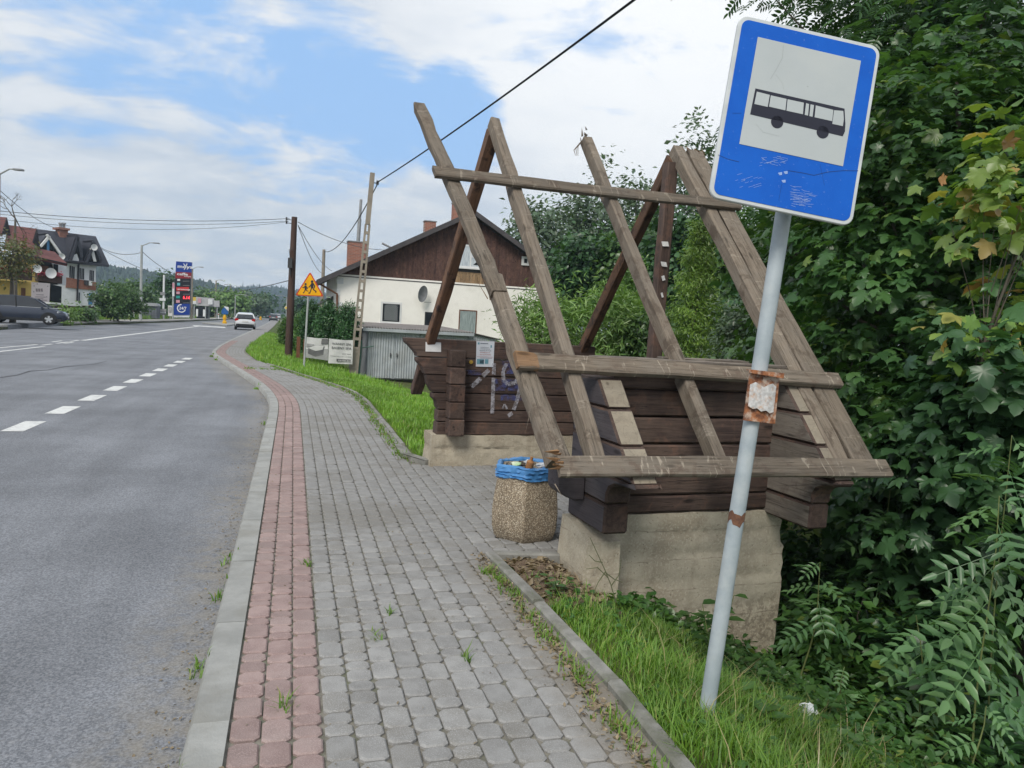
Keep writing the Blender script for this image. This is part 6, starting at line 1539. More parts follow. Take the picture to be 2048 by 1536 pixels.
for nm, P, mt, d in (('printed_floor', [zp(85, 1060), zp(432, 1060), zp(428, 1236), zp(80, 1186)], m_bang, -.020), ('printed_tub', [zp(125, 1050), zp(230, 1000), zp(372, 1010), zp(360, 1150), zp(235, 1178), zp(122, 1130)], m_band, -.023),
                     ('printed_tub_top', [zp(130, 1045), zp(235, 1003), zp(368, 1012), zp(345, 1070), zp(240, 1090)], m_ban, -.026), ('printed_background', [zp(335, 905), zp(430, 905), zp(432, 985), zp(325, 985)], m_band, -.021), ('printed_background', [zp(105, 975), zp(215, 985), zp(210, 1012), zp(100, 1030)], m_bang, -.022)):
    mb = MB(); bf.poly(mb, P, d, .002); mb.build(nm, [mt], bn2)
mb = MB()
fp = thing('fence_post', 'brown wooden fence post left of the picture banner', 'fence post', at_y(596, 712, 31)); q = at_y(596, 712, 31); mb.obox(q+V3(0, 0, .35), (.07, 0, 0), (0, .05, 0), (0, 0, .42)); mb.obox(q+V3(.25, 0, .28), (.06, 0, 0), (0, .05, 0), (0, 0, .40)); mb.build('post', [m_brown], fp, world=True)

# --- lamp posts along the road
def lamp(label, px_, top, bot, ax1, ay1, d, rad=.11, mat=None, dbl=False):
    a, b_ = at_y(px_, bot, d), at_y(px_+(bot-top)*.018, top, d); t = thing('street_lamp', label, 'street lamp', a, 0, 'street lamps along the road')
    MB().tube([a-V3(0, 0, .5), b_], [rad*1.25, rad*.8], 8).build('post', [mat or m_pconc], t, smooth=True, world=True)
    for sg_ in ((1, -1) if dbl else (1,)):
        q = at_y(px_+(bot-top)*.018+(ax1-px_)*sg_, ay1, d-1); m_ = b_*.35+q*.65+V3(0, 0, .1)
        o_ = MB().tube([b_-V3(0, 0, .1), m_, q], [.05, .04, .035], 6).build('arm', [m_pgrey], t, smooth=True, world=True)
        dd = unit(q-m_); MB().obox(q+dd*.25, dd*.38, unit(np.cross(dd, (0, 0, 1)))*.13, (0, 0, .06)).build('lamp_head', [m_greymet], t, world=True, bevel=.03)
lamp('nearest concrete lamp post on the left verge beside the bushy shrub', 281, 490, 634, 306, 486, 84, .13, m_pgrey)
lamp('lamp post just right of the fuel price totem', 383, 537, 634, 398, 534, 118, .14)
lamp('lamp post rising behind the roadside billboards', 431, 561, 631, 440, 560, 170, .16)
lamp('lamp post left of the white car roof', 460, 571, 630, 452, 569, 190, .16)
lamp('pale mast with a long arm directly behind the white car', 470, 590, 630, 489, 590, 150, .08, m_pgrey)
for k, (px_, tp, d, lab) in enumerate(((482, 586, 230, 'thin far lamp mast above the right side of the white car'), (498, 592, 260, 'far lamp mast right of the white car'), (508, 597, 300, 'farther lamp mast between the white and the grey car'), (517, 601, 340, 'distant lamp mast left of the grey car'), (525, 604, 380, 'most distant lamp mast near the end of the road'))):
    lamp(lab, px_, tp, 629, px_+5, tp-1, d, .13, m_pgrey)
lamp('street lamp whose head reaches in at the left picture edge', -8, 346, 640, 26, 339, 52, .13)
lamp('lamp mast on the right side far beyond the wooden pole', 573, 594, 640, 558, 591, 120, .09, m_pgrey)

# --- fuel price totem
tf = Facade(365, 600, 100, -4)
tot = thing('price_totem', 'tall blue fuel price totem with red cafe panel and digital prices', 'totem sign', tf.o, tf.rot)
def tz(x, y): return 230+x/7.585, 500+y/7.585
def tedge(y): f = (y-170)/840; return 925-35*f, 1162-37*f
def tpanel(nm, y0, y1, mat, d=-.04, th=.5, sl=0):
    a0, a1 = tedge(y0); b0, b1 = tedge(y1)
    mb = MB(); tf.poly(mb, [tz(a0, y0), tz(a1, y0+sl), tz(b1, y1+sl), tz(b0, y1)], d, th); return mb.build(nm, [mat], tot)
m_tb = plain('totem_blue', (.018, .050, .26), .4); m_tr = plain('totem_dark_red', (.24, .025, .035), .4); m_tk = plain('totem_black', (.022, .024, .030), .3); m_trd = plain('totem_red', (.50, .04, .04), .4); m_tw = plain('totem_white', (.70, .72, .74), .4); m_tc = plain('totem_cyan', (.12, .42, .48), .4); m_tt = plain('totem_teal', (.03, .28, .25), .4); m_tp = plain('totem_pink', (.55, .30, .36), .4)
tpanel('logo_panel', 172, 330, m_tb, sl=14); tpanel('cafe_panel', 330, 430, m_tr, sl=8); tpanel('price_panel', 430, 815, m_tk, sl=2); tpanel('hours_panel', 815, 985, m_tb); tpanel('base', 985, 1022, m_tw, d=.05, th=.3)
def tchip(nm, x0, x1, y0, y1, mat, d=-.06): mb = MB(); tf.poly(mb, [tz(x0, y0), tz(x1, y0), tz(x1, y1), tz(x0, y1)], d, .02); return mb.build(nm, [mat], tot)
for a in ((945, 987, 440, 468, m_tw), (943, 987, 498, 538, m_tc), (930, 982, 630, 668, m_tp), (928, 985, 694, 732, m_tt), (926, 982, 758, 800, m_tp)): tchip('fuel_label', *a)
tchip('red_label', 930, 1122, 562, 618, m_trd)
for y_ in (470, 535, 668, 735, 800): tchip('divider', 1030, 1130, y_, y_+5, m_greymet)
RT = V3(1, 0, 0); 
def ttext(nm, txt, x, y, h, w_, mat, d=-.07):
    mb = MB(); p = tf(*tz(x, y), d); text_mb(mb, txt, p, RT, (0, 0, 1), h/7.585*.0675, 0, .02, .01, width=w_/7.585*.0675); mb.build(nm, [mat], tot)
m_led = glow_mat('red_led', (1.0, .04, .06), 1.2)
ttext('lettering', 'moya', 945, 268, 46, 195, m_tw); ttext('lettering', 'caffe', 938, 378, 36, 140, m_tw); ttext('lettering', 'moya', 1050, 405, 15, 85, m_tw); ttext('lettering', 'promocja', 950, 602, 22, 160, m_tw); ttext('price_digits', '6.14', 1030, 742, 46, 88, m_led)
ttext('lettering', '24/7', 972, 900, 40, 95, m_tw)
mb = MB(); cx_, cz_ = tf(*tz(1008, 885), -.06)[[0, 2]]
for k in range(4, 22):
    a, b_ = k*2*math.pi/26+.6, (k+1)*2*math.pi/26+.6; r0, r1 = .40, .52
    mb.prism([(cx_+r0*math.cos(a), -.06, cz_+r0*math.sin(a)), (cx_+r1*math.cos(a), -.06, cz_+r1*math.sin(a)), (cx_+r1*math.cos(b_), -.06, cz_+r1*math.sin(b_)), (cx_+r0*math.cos(b_), -.06, cz_+r0*math.sin(b_))], (0, .01, 0))
mb.build('ring_logo', [m_tw], tot)
mb = MB(); 
for (a, b_) in (((1040, 205), (1068, 250)), ((1095, 205), (1050, 300))): 
    p, q = tf(*tz(*a), -.065), tf(*tz(*b_), -.065); mb.tube([p, q], .05, 6)
mb.build('swoosh_logo', [m_tw], tot)
# things along the left verge
def box_thing(name, label, cat, px0, px1, top, bot, d, depth, mats, extra=None, rot=0., group=None, part='body', bevel=.0):
    f = Facade((px0+px1)/2, bot, d, rot); t = thing(name, label, cat, f.o, f.rot, group)
    mb = MB(); a, b_ = f(px0, (top+bot)/2), f(px1, (top+bot)/2); z1, z0 = f((px0+px1)/2, top)[2], f((px0+px1)/2, bot)[2]
    mb.box(a[0], b_[0], 0, depth, z0-.2, z1); mb.build(part, mats, t, bevel=bevel)
    if extra: extra(t, f)
    return t
m_hut = mk('utility_hut_panel', (.13, .145, .17), (.10, .11, .13), scale=2, rough=.7); m_hutr = mk('hut_roof', (.36, .38, .40), scale=2, rough=.6)
def hutx(t, f):
    mb = MB()
    for k in range(5): x_ = 287+k*5.4; f.rect(mb, x_, 612, x_+4.6, 631, -.05, .05)
    mb.build('door_panel', [m_hut], t); mb = MB(); f.poly(mb, [(284, 609), (286, 606.5), (300, 605.5), (312, 607), (315, 611), (315, 612.5), (284, 611)], -.25, 2.6); mb.build('roof', [m_hutr], t)
box_thing('utility_hut', 'dark grey utility hut with pale roof by the first lamp post', 'hut', 286, 314, 611, 633, 98, 2.2, [m_hut], hutx)
def pole_thing(name, label, cat, px_, top, bot, d, rad, mat, boards=(), group=None):
    a, b_ = at_y(px_, bot, d), at_y(px_+(bot-top)*.02, top, d); t = thing(name, label, cat, a, 0, group)
    MB().tube([a-V3(0, 0, .3), b_], rad, 8).build('post', [mat], t, smooth=True, world=True)
    for ib, (nm, P, mt) in enumerate(boards): MB().prism([at_y(*p, d-.15-.09*ib) for p in P], (0, .06, 0)).build(nm, [mt], t, world=True)
    return t
R4 = lambda x0, y0, x1, y1: [(x0, y0), (x1, y0+.3), (x1, y1+.3), (x0, y1)]
pole_thing('sign_post', 'tall white sign post with grey and white boards left of the totem', 'sign post', 326.5, 550, 633, 104, .12, m_tw, [('grey_board', R4(320, 584, 330, 590), m_greymet), ('white_board', R4(319, 596, 331, 601.5), m_tw)])
pole_thing('flag_pole', 'pole with a narrow red and white flag beside the totem', 'flag', 345.5, 564, 633, 97, .09, m_pgrey, [('flag', R4(344.7, 566, 349, 577), m_tp), ('flag', R4(344.5, 577, 348.7, 592), m_tw)])
pole_thing('advert_board', 'small white advert board standing left of the totem foot', 'sign', 340, 611, 634, 99, .05, m_pgrey, [('board', R4(336, 611, 344, 632), m_ban), ('board_print', [(337, 614), (343, 614.2), (342.6, 624), (337, 624)], m_bang)])
pole_thing('advert_board', 'low wide advert board between the hut and the small white board', 'sign', 326, 617, 634, 101, .05, m_pgrey, [('board', R4(319.5, 618, 332, 630), m_bang), ('board_stripe', R4(319.5, 624, 332, 626), m_tw)])
m_byel = plain('billboard_yellow', (.62, .46, .09), .5); m_bgr = mk('billboard_grey', (.46, .46, .47), (.30, .31, .33), scale=.5, rough=.5)
pole_thing('billboard', 'yellow headed billboard right of the totem', 'billboard', 388, 596, 634, 128, .08, m_pgrey, [('board', R4(384, 594, 392, 601.5), m_byel), ('board', R4(384, 601.5, 392, 608), m_tw)])
pole_thing('billboard', 'long grey and white billboard above the dark kiosk', 'billboard', 411, 598, 634, 126, .08, m_pgrey, [('board', [(392.2, 593.5), (428, 596.5), (429, 613), (392.2, 611)], m_bgr), ('board_print', [(396, 596.5), (402, 597), (402, 606), (396, 606)], m_tp), ('board_print', [(416, 598), (425, 599), (425, 609), (416, 609)], m_tw)])
pole_thing('billboard', 'smaller billboard at the right end of the billboard row', 'billboard', 434, 602, 634, 124, .08, m_pgrey, [('board', R4(428.5, 601, 439, 614), m_bgr)])
def kiosk(t, f):
    mb = MB(); f.rect(mb, 392, 618, 396, 633, -.06, .06); f.rect(mb, 406, 619, 412, 633, -.06, .06); mb.build('door', [m_tw], t); mb = MB(); f.rect(mb, 397.5, 618, 404, 629, -.05, .05); mb.build('window', [m_dglass], t)
box_thing('kiosk', 'dark glazed kiosk under the long billboard', 'kiosk', 384, 416, 613.5, 634, 132, 3, [m_tk], kiosk)
pole_thing('direction_board', 'blue and white slanted direction board left of the white car', 'road sign', 450, 612, 634, 118, .07, m_pgrey, [('blue_board', [(443, 620), (449, 614), (457, 624), (456, 629), (443, 628)], plain('board_blue', (.03, .12, .34), .4)), ('white_board', [(448, 612.5), (457, 614), (457.5, 623), (449, 614.5)], m_tw)])
m_bol = plain('bollard_yellow', (.72, .40, .02), .4)
def bollard(label, px_, top, bot, d, r_):
    a, b_ = at_y(px_, bot, d), at_y(px_, top, d); h_ = (b_-a)[2]; t = thing('island_bollard', label, 'bollard', a, 0, 'yellow bollards on the traffic islands')
    MB().tube([a, a+V3(0, 0, h_*.25), a+V3(0, 0, h_*.3), a+V3(0, 0, h_*.8), a+V3(0, 0, h_)], [r_, r_*1.1, r_*.7, r_*.75, r_*.35], 10).build('body', [m_bol], t, smooth=True, world=True, ang=30)
    o_ = MB(); o_.tube([a+V3(0, -.0, h_*.55), a+V3(0, 0, h_*.72)], r_*.95, 10); o_.build('band', [m_bol], t, world=True)
bollard('yellow island bollard left of the white car', 449, 629.5, 648, 98, .24)
bollard('far yellow island bollard right of the white car', 521, 633, 640, 170, .28)
i0 = at_z(408, 647, -.1); i1 = at_z(472, 649.5, -.1)
isl = MB().prism([(i0[0], i0[1]-2, -.09), (i1[0], i1[1]-14, -.09), (i1[0]+.3, i1[1]+6, -.09), (i0[0]+1, i0[1]+8, -.09)], (0, 0, .14)).build('traffic_island', [m_kerb], bevel=.02); isl['kind'] = 'structure'
def delin(label, px_, top, bot, d):
    a, b_ = at_y(px_, bot, d), at_y(px_, top, d); t = thing('delineator_post', label, 'delineator', a, 0, 'white roadside delineators'); h_ = (b_-a)[2]
    MB().obox(a+V3(0, 0, h_/2), (.06, 0, 0), (0, .05, 0), (0, 0, h_/2+.05)).build('post', [m_tw], t, world=True, bevel=.012); MB().obox(a+V3(0, -.054, h_*.82), (.058, 0, 0), (0, .003, 0), (0, 0, h_*.08)).build('reflector', [m_trd], t, world=True)
delin('white delineator post at the grass edge right of the road', 562, 641, 661, 66); delin('white delineator post before the bushy shrub on the left verge', 267, 619, 634, 82); delin('white delineator post below the billboards', 437, 627, 637, 118)
pole_thing('priority_sign', 'yellow diamond priority road sign far on the right', 'road sign', 572, 612, 650, 110, .05, m_pgrey, [('plate', [(568.3, 615.5), (572.3, 611), (576.3, 615.8), (572, 620)], m_tw), ('plate_face', [(569.3, 615.5), (572.3, 612.1), (575.3, 615.7), (572, 618.9)], m_byel)])

# --- cars
m_tyre = mk('tyre_rubber', (.025, .025, .027), scale=9, rough=.9); m_rimm = plain('alloy_rim', (.50, .52, .54), .3, .5); m_cgl = mk('car_glass', (.025, .03, .035), (.02, .022, .028), scale=1, rough=.06, bump=0, spec=.7)
m_lamp = plain('headlamp_glass', (.55, .58, .60), .15); m_tail = plain('tail_lamp_red', (.42, .012, .012), .2); m_ctrim = plain('black_trim', (.025, .026, .028), .55); m_plate = plain('number_plate', (.60, .60, .58), .5)
def car_paint(name, c):
    m, nt, b = new_mat(name); b.inputs['Base Color'].default_value = (*c, 1); b.inputs['Roughness'].default_value = .28; b.inputs['Coat Weight'].default_value = .6; b.inputs['Coat Roughness'].default_value = .08; b.inputs['Metallic'].default_value = .15; return m
def make_car(label, cat, paint, loc, heading, L=4.45, W=1.82, H=1.66, group=None):
    """heading: direction of the bonnet, radians from +X"""
    t = thing('car', label, cat, loc, heading, group); k = L/4.45; hW = W/2
    st = [(-2.20, .55, .80, .80), (-2.14, .36, .98, .90), (-1.9, .30, 1.04, .97), (-1.2, .27, 1.05, 1.0), (0, .25, 1.02, 1.0), (.9, .25, 1.00, 1.0), (1.25, .26, .98, .99), (1.7, .28, .90, .97), (2.05, .30, .80, .90), (2.20, .36, .70, .80), (2.25, .45, .60, .70)]
    vs = []; 
    for x, zl_, zb, w in st:
        w *= hW; half = [(0, zl_), (w*.88, zl_), (w*.98, zl_+.12), (w, (zl_+zb)*.5), (w*.985, zb-.10), (w*.90, zb), (0, zb+.035)]
        vs += [(x*k, y, z) for y, z in half]+[(x*k, -y, z) for y, z in half[1:-1][::-1]]
    n = 12; fs = [(n*i+a, n*i+(a+1) % n, n*(i+1)+(a+1) % n, n*(i+1)+a) for i in range(len(st)-1) for a in range(n)]+[tuple(range(n))[::-1], tuple(range(n*(len(st)-1), n*len(st)))]
    body = MB().add(vs, fs).build('body', [paint], t, smooth=True, ang=35)
    cab = [(-2.08, .96, 1.12), (-1.72, 1.0, H-.16), (-1.35, 1.02, H-.05), (-.5, 1.0, H), (.25, 1.0, H-.05), (.62, 1.0, H-.16), (1.38, .96, 1.0)]
    def cabmesh(sc, dz0, keep=None):
        vs = []
        for x, zb, zt in cab:
            wb = hW*.90*sc; wt = hW*(.90-.20*(zt-1.0)/.65)*sc
            vs += [(x*k, wb, zb-.02), (x*k, wt, zt+dz0), (x*k, -wt, zt+dz0), (x*k, -wb, zb-.02)]
        return MB().add(vs, [(4*i+a, 4*i+a+1, 4*i+5+a, 4*i+4+a) for i in range(len(cab)-1) for a in range(3)]+[(0, 3, 2, 1)])
    cabmesh(1.0, 0.).build('glasshouse', [m_cgl], t, smooth=True, ang=25)
    vs = []
    for x, zb, zt in cab[1:6]:
        wt = hW*(.90-.20*(zt-1.0)/.65)*1.015; vs += [(x*k, wt, zt-.035), (x*k, wt*.93, zt+.028), (x*k, -wt*.93, zt+.028), (x*k, -wt, zt-.035)]
    MB().add(vs, [(4*i+a, 4*i+a+1, 4*i+5+a, 4*i+4+a) for i in range(4) for a in range(3)]+[(0, 3, 2, 1), (16, 17, 18, 19)]).build('roof', [paint], t, smooth=True, ang=40)
    for s_ in (-1, 1):
        for (xa, za, xb, zb_, r_) in ((1.36, 1.0, .62, H-.14, .035), (-2.06, 1.12, -1.72, H-.14, .06), (-.28, 1.0, -.34, H-.03, .035), (-1.35, 1.02, -1.45, H-.07, .06)):
            ya = hW*.905; yb = hW*(.90-.20*(zb_-1.0)/.65)*1.01
            MB().tube([(xa*k, s_*ya, za), (xb*k, s_*yb, zb_)], r_, 6).build('pillar', [paint if abs(xa) > .5 else m_ctrim], t, smooth=True)
        MB().obox((1.02*k, s_*(hW+.06), 1.04), (.06, 0, 0), (0, .09, 0), (0, 0, .065)).build('wing_mirror', [paint], t, bevel=.03)
        MB().obox((.1*k, s_*hW*.905, 1.015), (1.75*k, 0, -.01), (0, .008, 0), (0, 0, .012)).build('window_trim', [m_rimm], t)
        vs = [(2.19*k, s_*hW*.60, .70), (1.80*k, s_*hW*.93, .84), (1.75*k, s_*hW*.94, .74), (2.17*k, s_*hW*.74, .58)]
        MB().prism(vs, (.035, s_*.02, .015)).build('headlight', [m_lamp], t)
        MB().obox((-2.08*k, s_*hW*.80, .95), (.09, 0, 0), (0, hW*.17, 0), (0, 0, .11)).build('tail_light', [m_tail], t, bevel=.02)
        for xw in (1.36*k, -1.34*k):
            w_ = thing('wheel', None, None); del_ = None
            c = V3(xw, s_*(hW-.10), .335); ring = []
            mb = MB(); vs = []; N = 24; pr_ = [(.20, -.10), (.31, -.10), (.335, -.06), (.335, .06), (.31, .105), (.215, .11), (.20, .06)]
            for r_, o_ in pr_: vs += [c+V3(r_*math.cos(a*2*math.pi/N), s_*o_, r_*math.sin(a*2*math.pi/N)) for a in range(N)]
            mb.add(vs, [(N*i+a, N*i+(a+1) % N, N*(i+1)+(a+1) % N, N*(i+1)+a) for i in range(len(pr_)-1) for a in range(N)])
            bpy.data.objects.remove(w_)
            wh = mb.build('wheel', [m_tyre], t, smooth=True, ang=40)
            mb = MB(); mb.tube([c+V3(0, s_*.10, 0), c+V3(0, s_*.108, 0)], .212, 20, 1)
            for q in range(5):
                a = q*2*math.pi/5+.3; d_ = V3(math.cos(a), 0, math.sin(a)); pp = V3(-math.sin(a), 0, math.cos(a))
                mb.obox(c+d_*.11+V3(0, s_*.115, 0), d_*.10, pp*.050, (0, .010, 0))
            mb.tube([c+V3(0, s_*.105, 0), c+V3(0, s_*.128, 0)], .055, 10)
            mb.build('rim', [m_rimm, m_dkmet], wh, smooth=False)
            mb = MB(); N = 14; vs = []
            for a in range(N+1):
                an = math.pi*a/N; vs += [(xw+.36*math.cos(an), s_*(hW+.008), .335+.36*math.sin(an)), (xw+.43*math.cos(an), s_*(hW+.004), .335+.42*math.sin(an)), (xw+.36*math.cos(an), s_*(hW-.15), .335+.36*math.sin(an))]
            mb.add(vs, [f for a in range(N) for f in ((3*a, 3*a+1, 3*a+4, 3*a+3), (3*a, 3*a+3, 3*a+5, 3*a+2))]); mb.build('wheel_arch', [m_ctrim], t)
            MB().tube([(xw, s_*(hW-.16), .36), (xw, s_*(hW+.003), .36)], .355, 18).build('wheel_well', [m_ctrim], t)
    MB().obox((0, 0, .30), (2.02*k, 0, 0), (0, hW*.985, 0), (0, 0, .085)).build('sill_trim', [m_ctrim], t, bevel=.02)
    MB().obox((-2.17*k, 0, .46), (.07, 0, 0), (0, hW*.86, 0), (0, 0, .12)).build('rear_bumper', [m_ctrim], t, bevel=.03)
    MB().obox((2.17*k, 0, .42), (.10, 0, 0), (0, hW*.70, 0), (0, 0, .10)).build('grille', [m_ctrim], t, bevel=.03)
    MB().prism([(-2.10*k, -hW*.72, 1.13), (-2.10*k, hW*.72, 1.13), (-1.80*k, hW*.66, H-.22), (-1.80*k, -hW*.66, H-.22)], (-.02, 0, .006)).build('rear_window', [m_cgl], t)
    MB().obox((-2.225*k, 0, .80), (.012, 0, 0), (0, .27, 0), (0, 0, .055)).build('number_plate', [m_plate], t)
    MB().obox((2.27*k, 0, .50), (.012, 0, 0), (0, .27, 0), (0, 0, .055)).build('number_plate', [m_plate], t)
    return t
wf = at_y(93, 650.5, 51); hd = math.radians(8)
make_car('dark grey blue estate car waiting in the driveway at the left edge', 'car', car_paint('dark_blue_paint', (.022, .030, .052)), (wf[0]-1.36*math.cos(hd), wf[1]-1.36*math.sin(hd)+.8, wf[2]+.02), hd, L=4.5, H=1.66)
make_car('white car driving away seen from behind', 'car', car_paint('white_paint', (.62, .64, .66)), (-4.42, 76.5, -.1), math.radians(93), L=4.4, W=1.84, H=1.62)
make_car('dark grey car driving away farther up the road', 'car', car_paint('grey_paint', (.10, .11, .12)), (at_z(543, 643.5, -.1)[0], 176, -.1), math.radians(91), W=1.8)
for k, (px_, d, c_, lab) in enumerate(((555, 250, (.55, .56, .58), 'small white car in the far queue right of the grey car'), (561, 300, (.06, .06, .07), 'small dark car in the far queue'), (566, 330, (.50, .52, .54), 'most distant pale car at the end of the road'))):
    make_car(lab, 'car', car_paint('far_paint', c_), (at_y(px_, 630, d)[0], d, -.1), math.radians(-87), W=1.8)

# --- houses on the left
m_rroof = mk('red_roof_tiles', (.16, .058, .052), (.105, .04, .038), scale=3, rough=.7, bump=.3, stretch=(1, 1, 4)); m_nroof = mk('slate_blue_roof', (.050, .053, .068), (.035, .037, .05), scale=3, rough=.55, bump=.3, stretch=(1, 1, 5))
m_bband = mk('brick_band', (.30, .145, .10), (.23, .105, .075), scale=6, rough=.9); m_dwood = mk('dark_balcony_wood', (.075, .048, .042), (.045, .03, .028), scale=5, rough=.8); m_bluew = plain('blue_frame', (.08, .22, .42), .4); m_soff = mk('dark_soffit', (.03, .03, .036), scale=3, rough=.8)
def z1(x, y): return x/6.4, 420+y/6.4
wf_ = Facade(150, 600, 84, 36)
row = thing('row_house', 'grey white house with dark slate roof, brick band and dormers across the road', 'house', wf_.o, wf_.rot)
D = 5.0
def fp(nm, P, d, th, mat, parent=row, F=wf_): mb = MB(); F.poly(mb, [z1(*p) for p in P], d, th); return mb.build(nm, [mat], parent)
fp('wall', [(640, 640), (1228, 690), (1226, 1260), (640, 1200)], 0, D, m_wplast)
fp('brick_band', [(852, 862), (1232, 925), (1229, 1030), (848, 992)], -.12, .12, m_bband)
# roof: front slope from ridge (set back) to eave, rear slope, gable end overhang
rg0, rg1 = wf_(*z1(470, 258), D/2), wf_(*z1(1226, 322), D/2); zr_ = (rg0[2]+rg1[2])/2; e_z = wf_(*z1(1000, 665), -.5)[2]
xa, xb = wf_(*z1(430, 500), 0)[0], rg1[0]+.0
MB().add([(xa, -.6, e_z), (xb, -.6, e_z), (xb, D/2, zr_), (xa, D/2, zr_), (xa, D+.6, e_z), (xb, D+.6, e_z), (xa, -.6, e_z-.22), (xb, -.6, e_z-.22), (xb, D/2, zr_-.25), (xa, D/2, zr_-.25), (xa, D+.6, e_z-.22), (xb, D+.6, e_z-.22)],
         [(0, 1, 2, 3), (3, 2, 5, 4), (6, 9, 8, 7), (9, 10, 11, 8), (0, 6, 7, 1), (4, 5, 11, 10), (1, 7, 8, 2), (2, 8, 11, 5), (0, 3, 9, 6), (3, 4, 10, 9)]).build('roof', [m_nroof], row)
MB().prism([(xb-.5, .0, e_z-.2), (xb-.5, D, e_z-.2), (xb-.5, D/2, zr_-.3)], (-.2, 0, 0)).build('gable_wall', [m_wplast], row)
def dormer(apex, lft, rgt, d, dep, face, trim, glass=None, nm='dormer'):
    a, l, r_ = wf_(*z1(*apex), d), wf_(*z1(*lft), d), wf_(*z1(*rgt), d); zb = min(l[2], r_[2])
    mb = MB(); mb.prism([(l[0], d, l[2]), (r_[0], d, r_[2]), (a[0], d, a[2])], (0, dep, 0)); o_ = mb.build(nm, [face], row)
    for p, q in ((l, a), (a, r_)):
        t_ = unit(q-p); n_ = np.cross(t_, (0, 1, 0)); n_ = n_ if n_[2] > 0 else -n_
        MB().prism([p+n_*.04-t_*.2, q+n_*.04+t_*.05, q-n_*.16+t_*.05, p-n_*.16-t_*.2], (0, -.25, 0)).build('barge_board', [trim], o_)
        MB().prism([p+n_*.05-t_*.3, q+n_*.05, q+n_*.17, p+n_*.17-t_*.3], (0, dep, 0)).build('dormer_roof', [m_nroof], o_)
    return o_
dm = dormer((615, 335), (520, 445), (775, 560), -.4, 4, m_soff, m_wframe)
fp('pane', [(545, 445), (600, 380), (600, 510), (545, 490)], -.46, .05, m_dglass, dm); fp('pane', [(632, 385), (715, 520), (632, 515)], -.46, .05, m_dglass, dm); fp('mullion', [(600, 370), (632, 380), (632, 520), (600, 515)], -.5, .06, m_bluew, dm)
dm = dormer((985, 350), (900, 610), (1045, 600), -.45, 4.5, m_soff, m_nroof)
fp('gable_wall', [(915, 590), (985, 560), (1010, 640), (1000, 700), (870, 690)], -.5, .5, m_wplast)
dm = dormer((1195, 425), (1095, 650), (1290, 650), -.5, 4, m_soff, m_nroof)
fp('white_brace', [(1150, 490), (1190, 470), (1235, 660), (1200, 660)], -.6, .06, m_wframe, dm); fp('pane', [(1130, 560), (1150, 530), (1180, 640), (1130, 640)], -.58, .06, m_dglass, dm)
for k, P in enumerate(([(893, 712), (910, 712), (905, 868), (890, 864)], [(918, 718), (935, 720), (930, 874), (914, 870)], [(942, 724), (957, 726), (953, 880), (938, 876)], [(1022, 742), (1036, 744), (1033, 884), (1020, 882)], [(1046, 746), (1058, 748), (1056, 888), (1043, 886)], [(1066, 748), (1078, 750), (1076, 890), (1063, 888)], [(1150, 768), (1162, 770), (1160, 905), (1147, 903)], [(1170, 772), (1182, 774), (1180, 908), (1168, 906)], [(1190, 776), (1203, 778), (1200, 912), (1187, 910)])):
    fp('window', P, -.05, .05, m_dglass)
fp('door', [(1140, 1060), (1190, 1062), (1180, 1215), (1132, 1212)], -.06, .06, m_bluew); fp('window', [(1010, 1055), (1024, 1056), (1020, 1175), (1006, 1173)], -.05, .05, m_dglass)
fp('downpipe', [(1002, 650), (1020, 650), (998, 1165), (982, 1163)], -.2, .12, m_soff); fp('gutter', [(860, 655), (1100, 668), (1100, 685), (860, 670)], -.75, .15, m_soff)
fp('air_conditioner', [(1092, 898), (1135, 902), (1132, 960), (1090, 955)], -.4, .35, m_dkmet); fp('air_conditioner', [(1140, 905), (1182, 908), (1180, 968), (1138, 965)], -.4, .35, m_wframe)
c = wf_(*z1(812, 270), D/2-.6); mb = MB(); a, b_ = wf_(*z1(735, 290), D/2-.6), wf_(*z1(885, 290), D/2-.6); mb.box(a[0]+.2, b_[0]-.1, D/2-.6, D/2+.4, c[2]-1.5, wf_(*z1(812, 255), D/2-.6)[2]); mb.box(a[0], b_[0], D/2-.8, D/2+.6, wf_(*z1(812, 255), D/2-.6)[2], wf_(*z1(812, 228), D/2-.6)[2]); ch = mb.build('chimney', [m_brick], row)
for x_ in (775, 818): q = wf_(*z1(x_, 228), D/2-.3); MB().tube([q, q+V3(0, 0, .35), q+V3(0, 0, .36), q+V3(0, 0, .5)], [.14, .14, .22, .2], 8).build('chimney_pot', [m_greymet], ch, smooth=True)
def dish(F, x, y, r_, d, parent, mat=m_wframe):
    q = F(*z1(x, y), d); vs = [tuple(q)]; N = 14
    for i in (1, 2): vs += [tuple(q+V3(r_*i/2*math.cos(k*2*math.pi/N), -.12*(i/2)**2, r_*i/2*math.sin(k*2*math.pi/N))) for k in range(N)]
    mb = MB().add(vs, [(0, 1+k, 1+(k+1) % N) for k in range(N)]+[(1+k, 1+(k+1) % N, 1+N+(k+1) % N, 1+N+k) for k in range(N)]); mb.tube([q, q+V3(0, .5, 0)], .04, 5); mb.build('satellite_dish', [mat], parent, smooth=True)
dish(wf_, 785, 595, .30, -1.0, row); dish(wf_, 1200, 478, .32, -1.0, row)
yf_ = Facade(60, 600, 66, 36)
yel = thing('yellow_house', 'yellow house with red roofs and wooden flower balconies at the left edge', 'house', yf_.o, yf_.rot)
def yp(nm, P, d, th, mat, parent=yel): return fp(nm, P, d, th, mat, parent, yf_)
yp('wall', [(-900, 560), (490, 690), (490, 1200), (-900, 1200)], 0, 8, m_yplast)
yp('wall', [(440, 590), (850, 690), (840, 960), (440, 940)], 2.0, 5, m_soff)
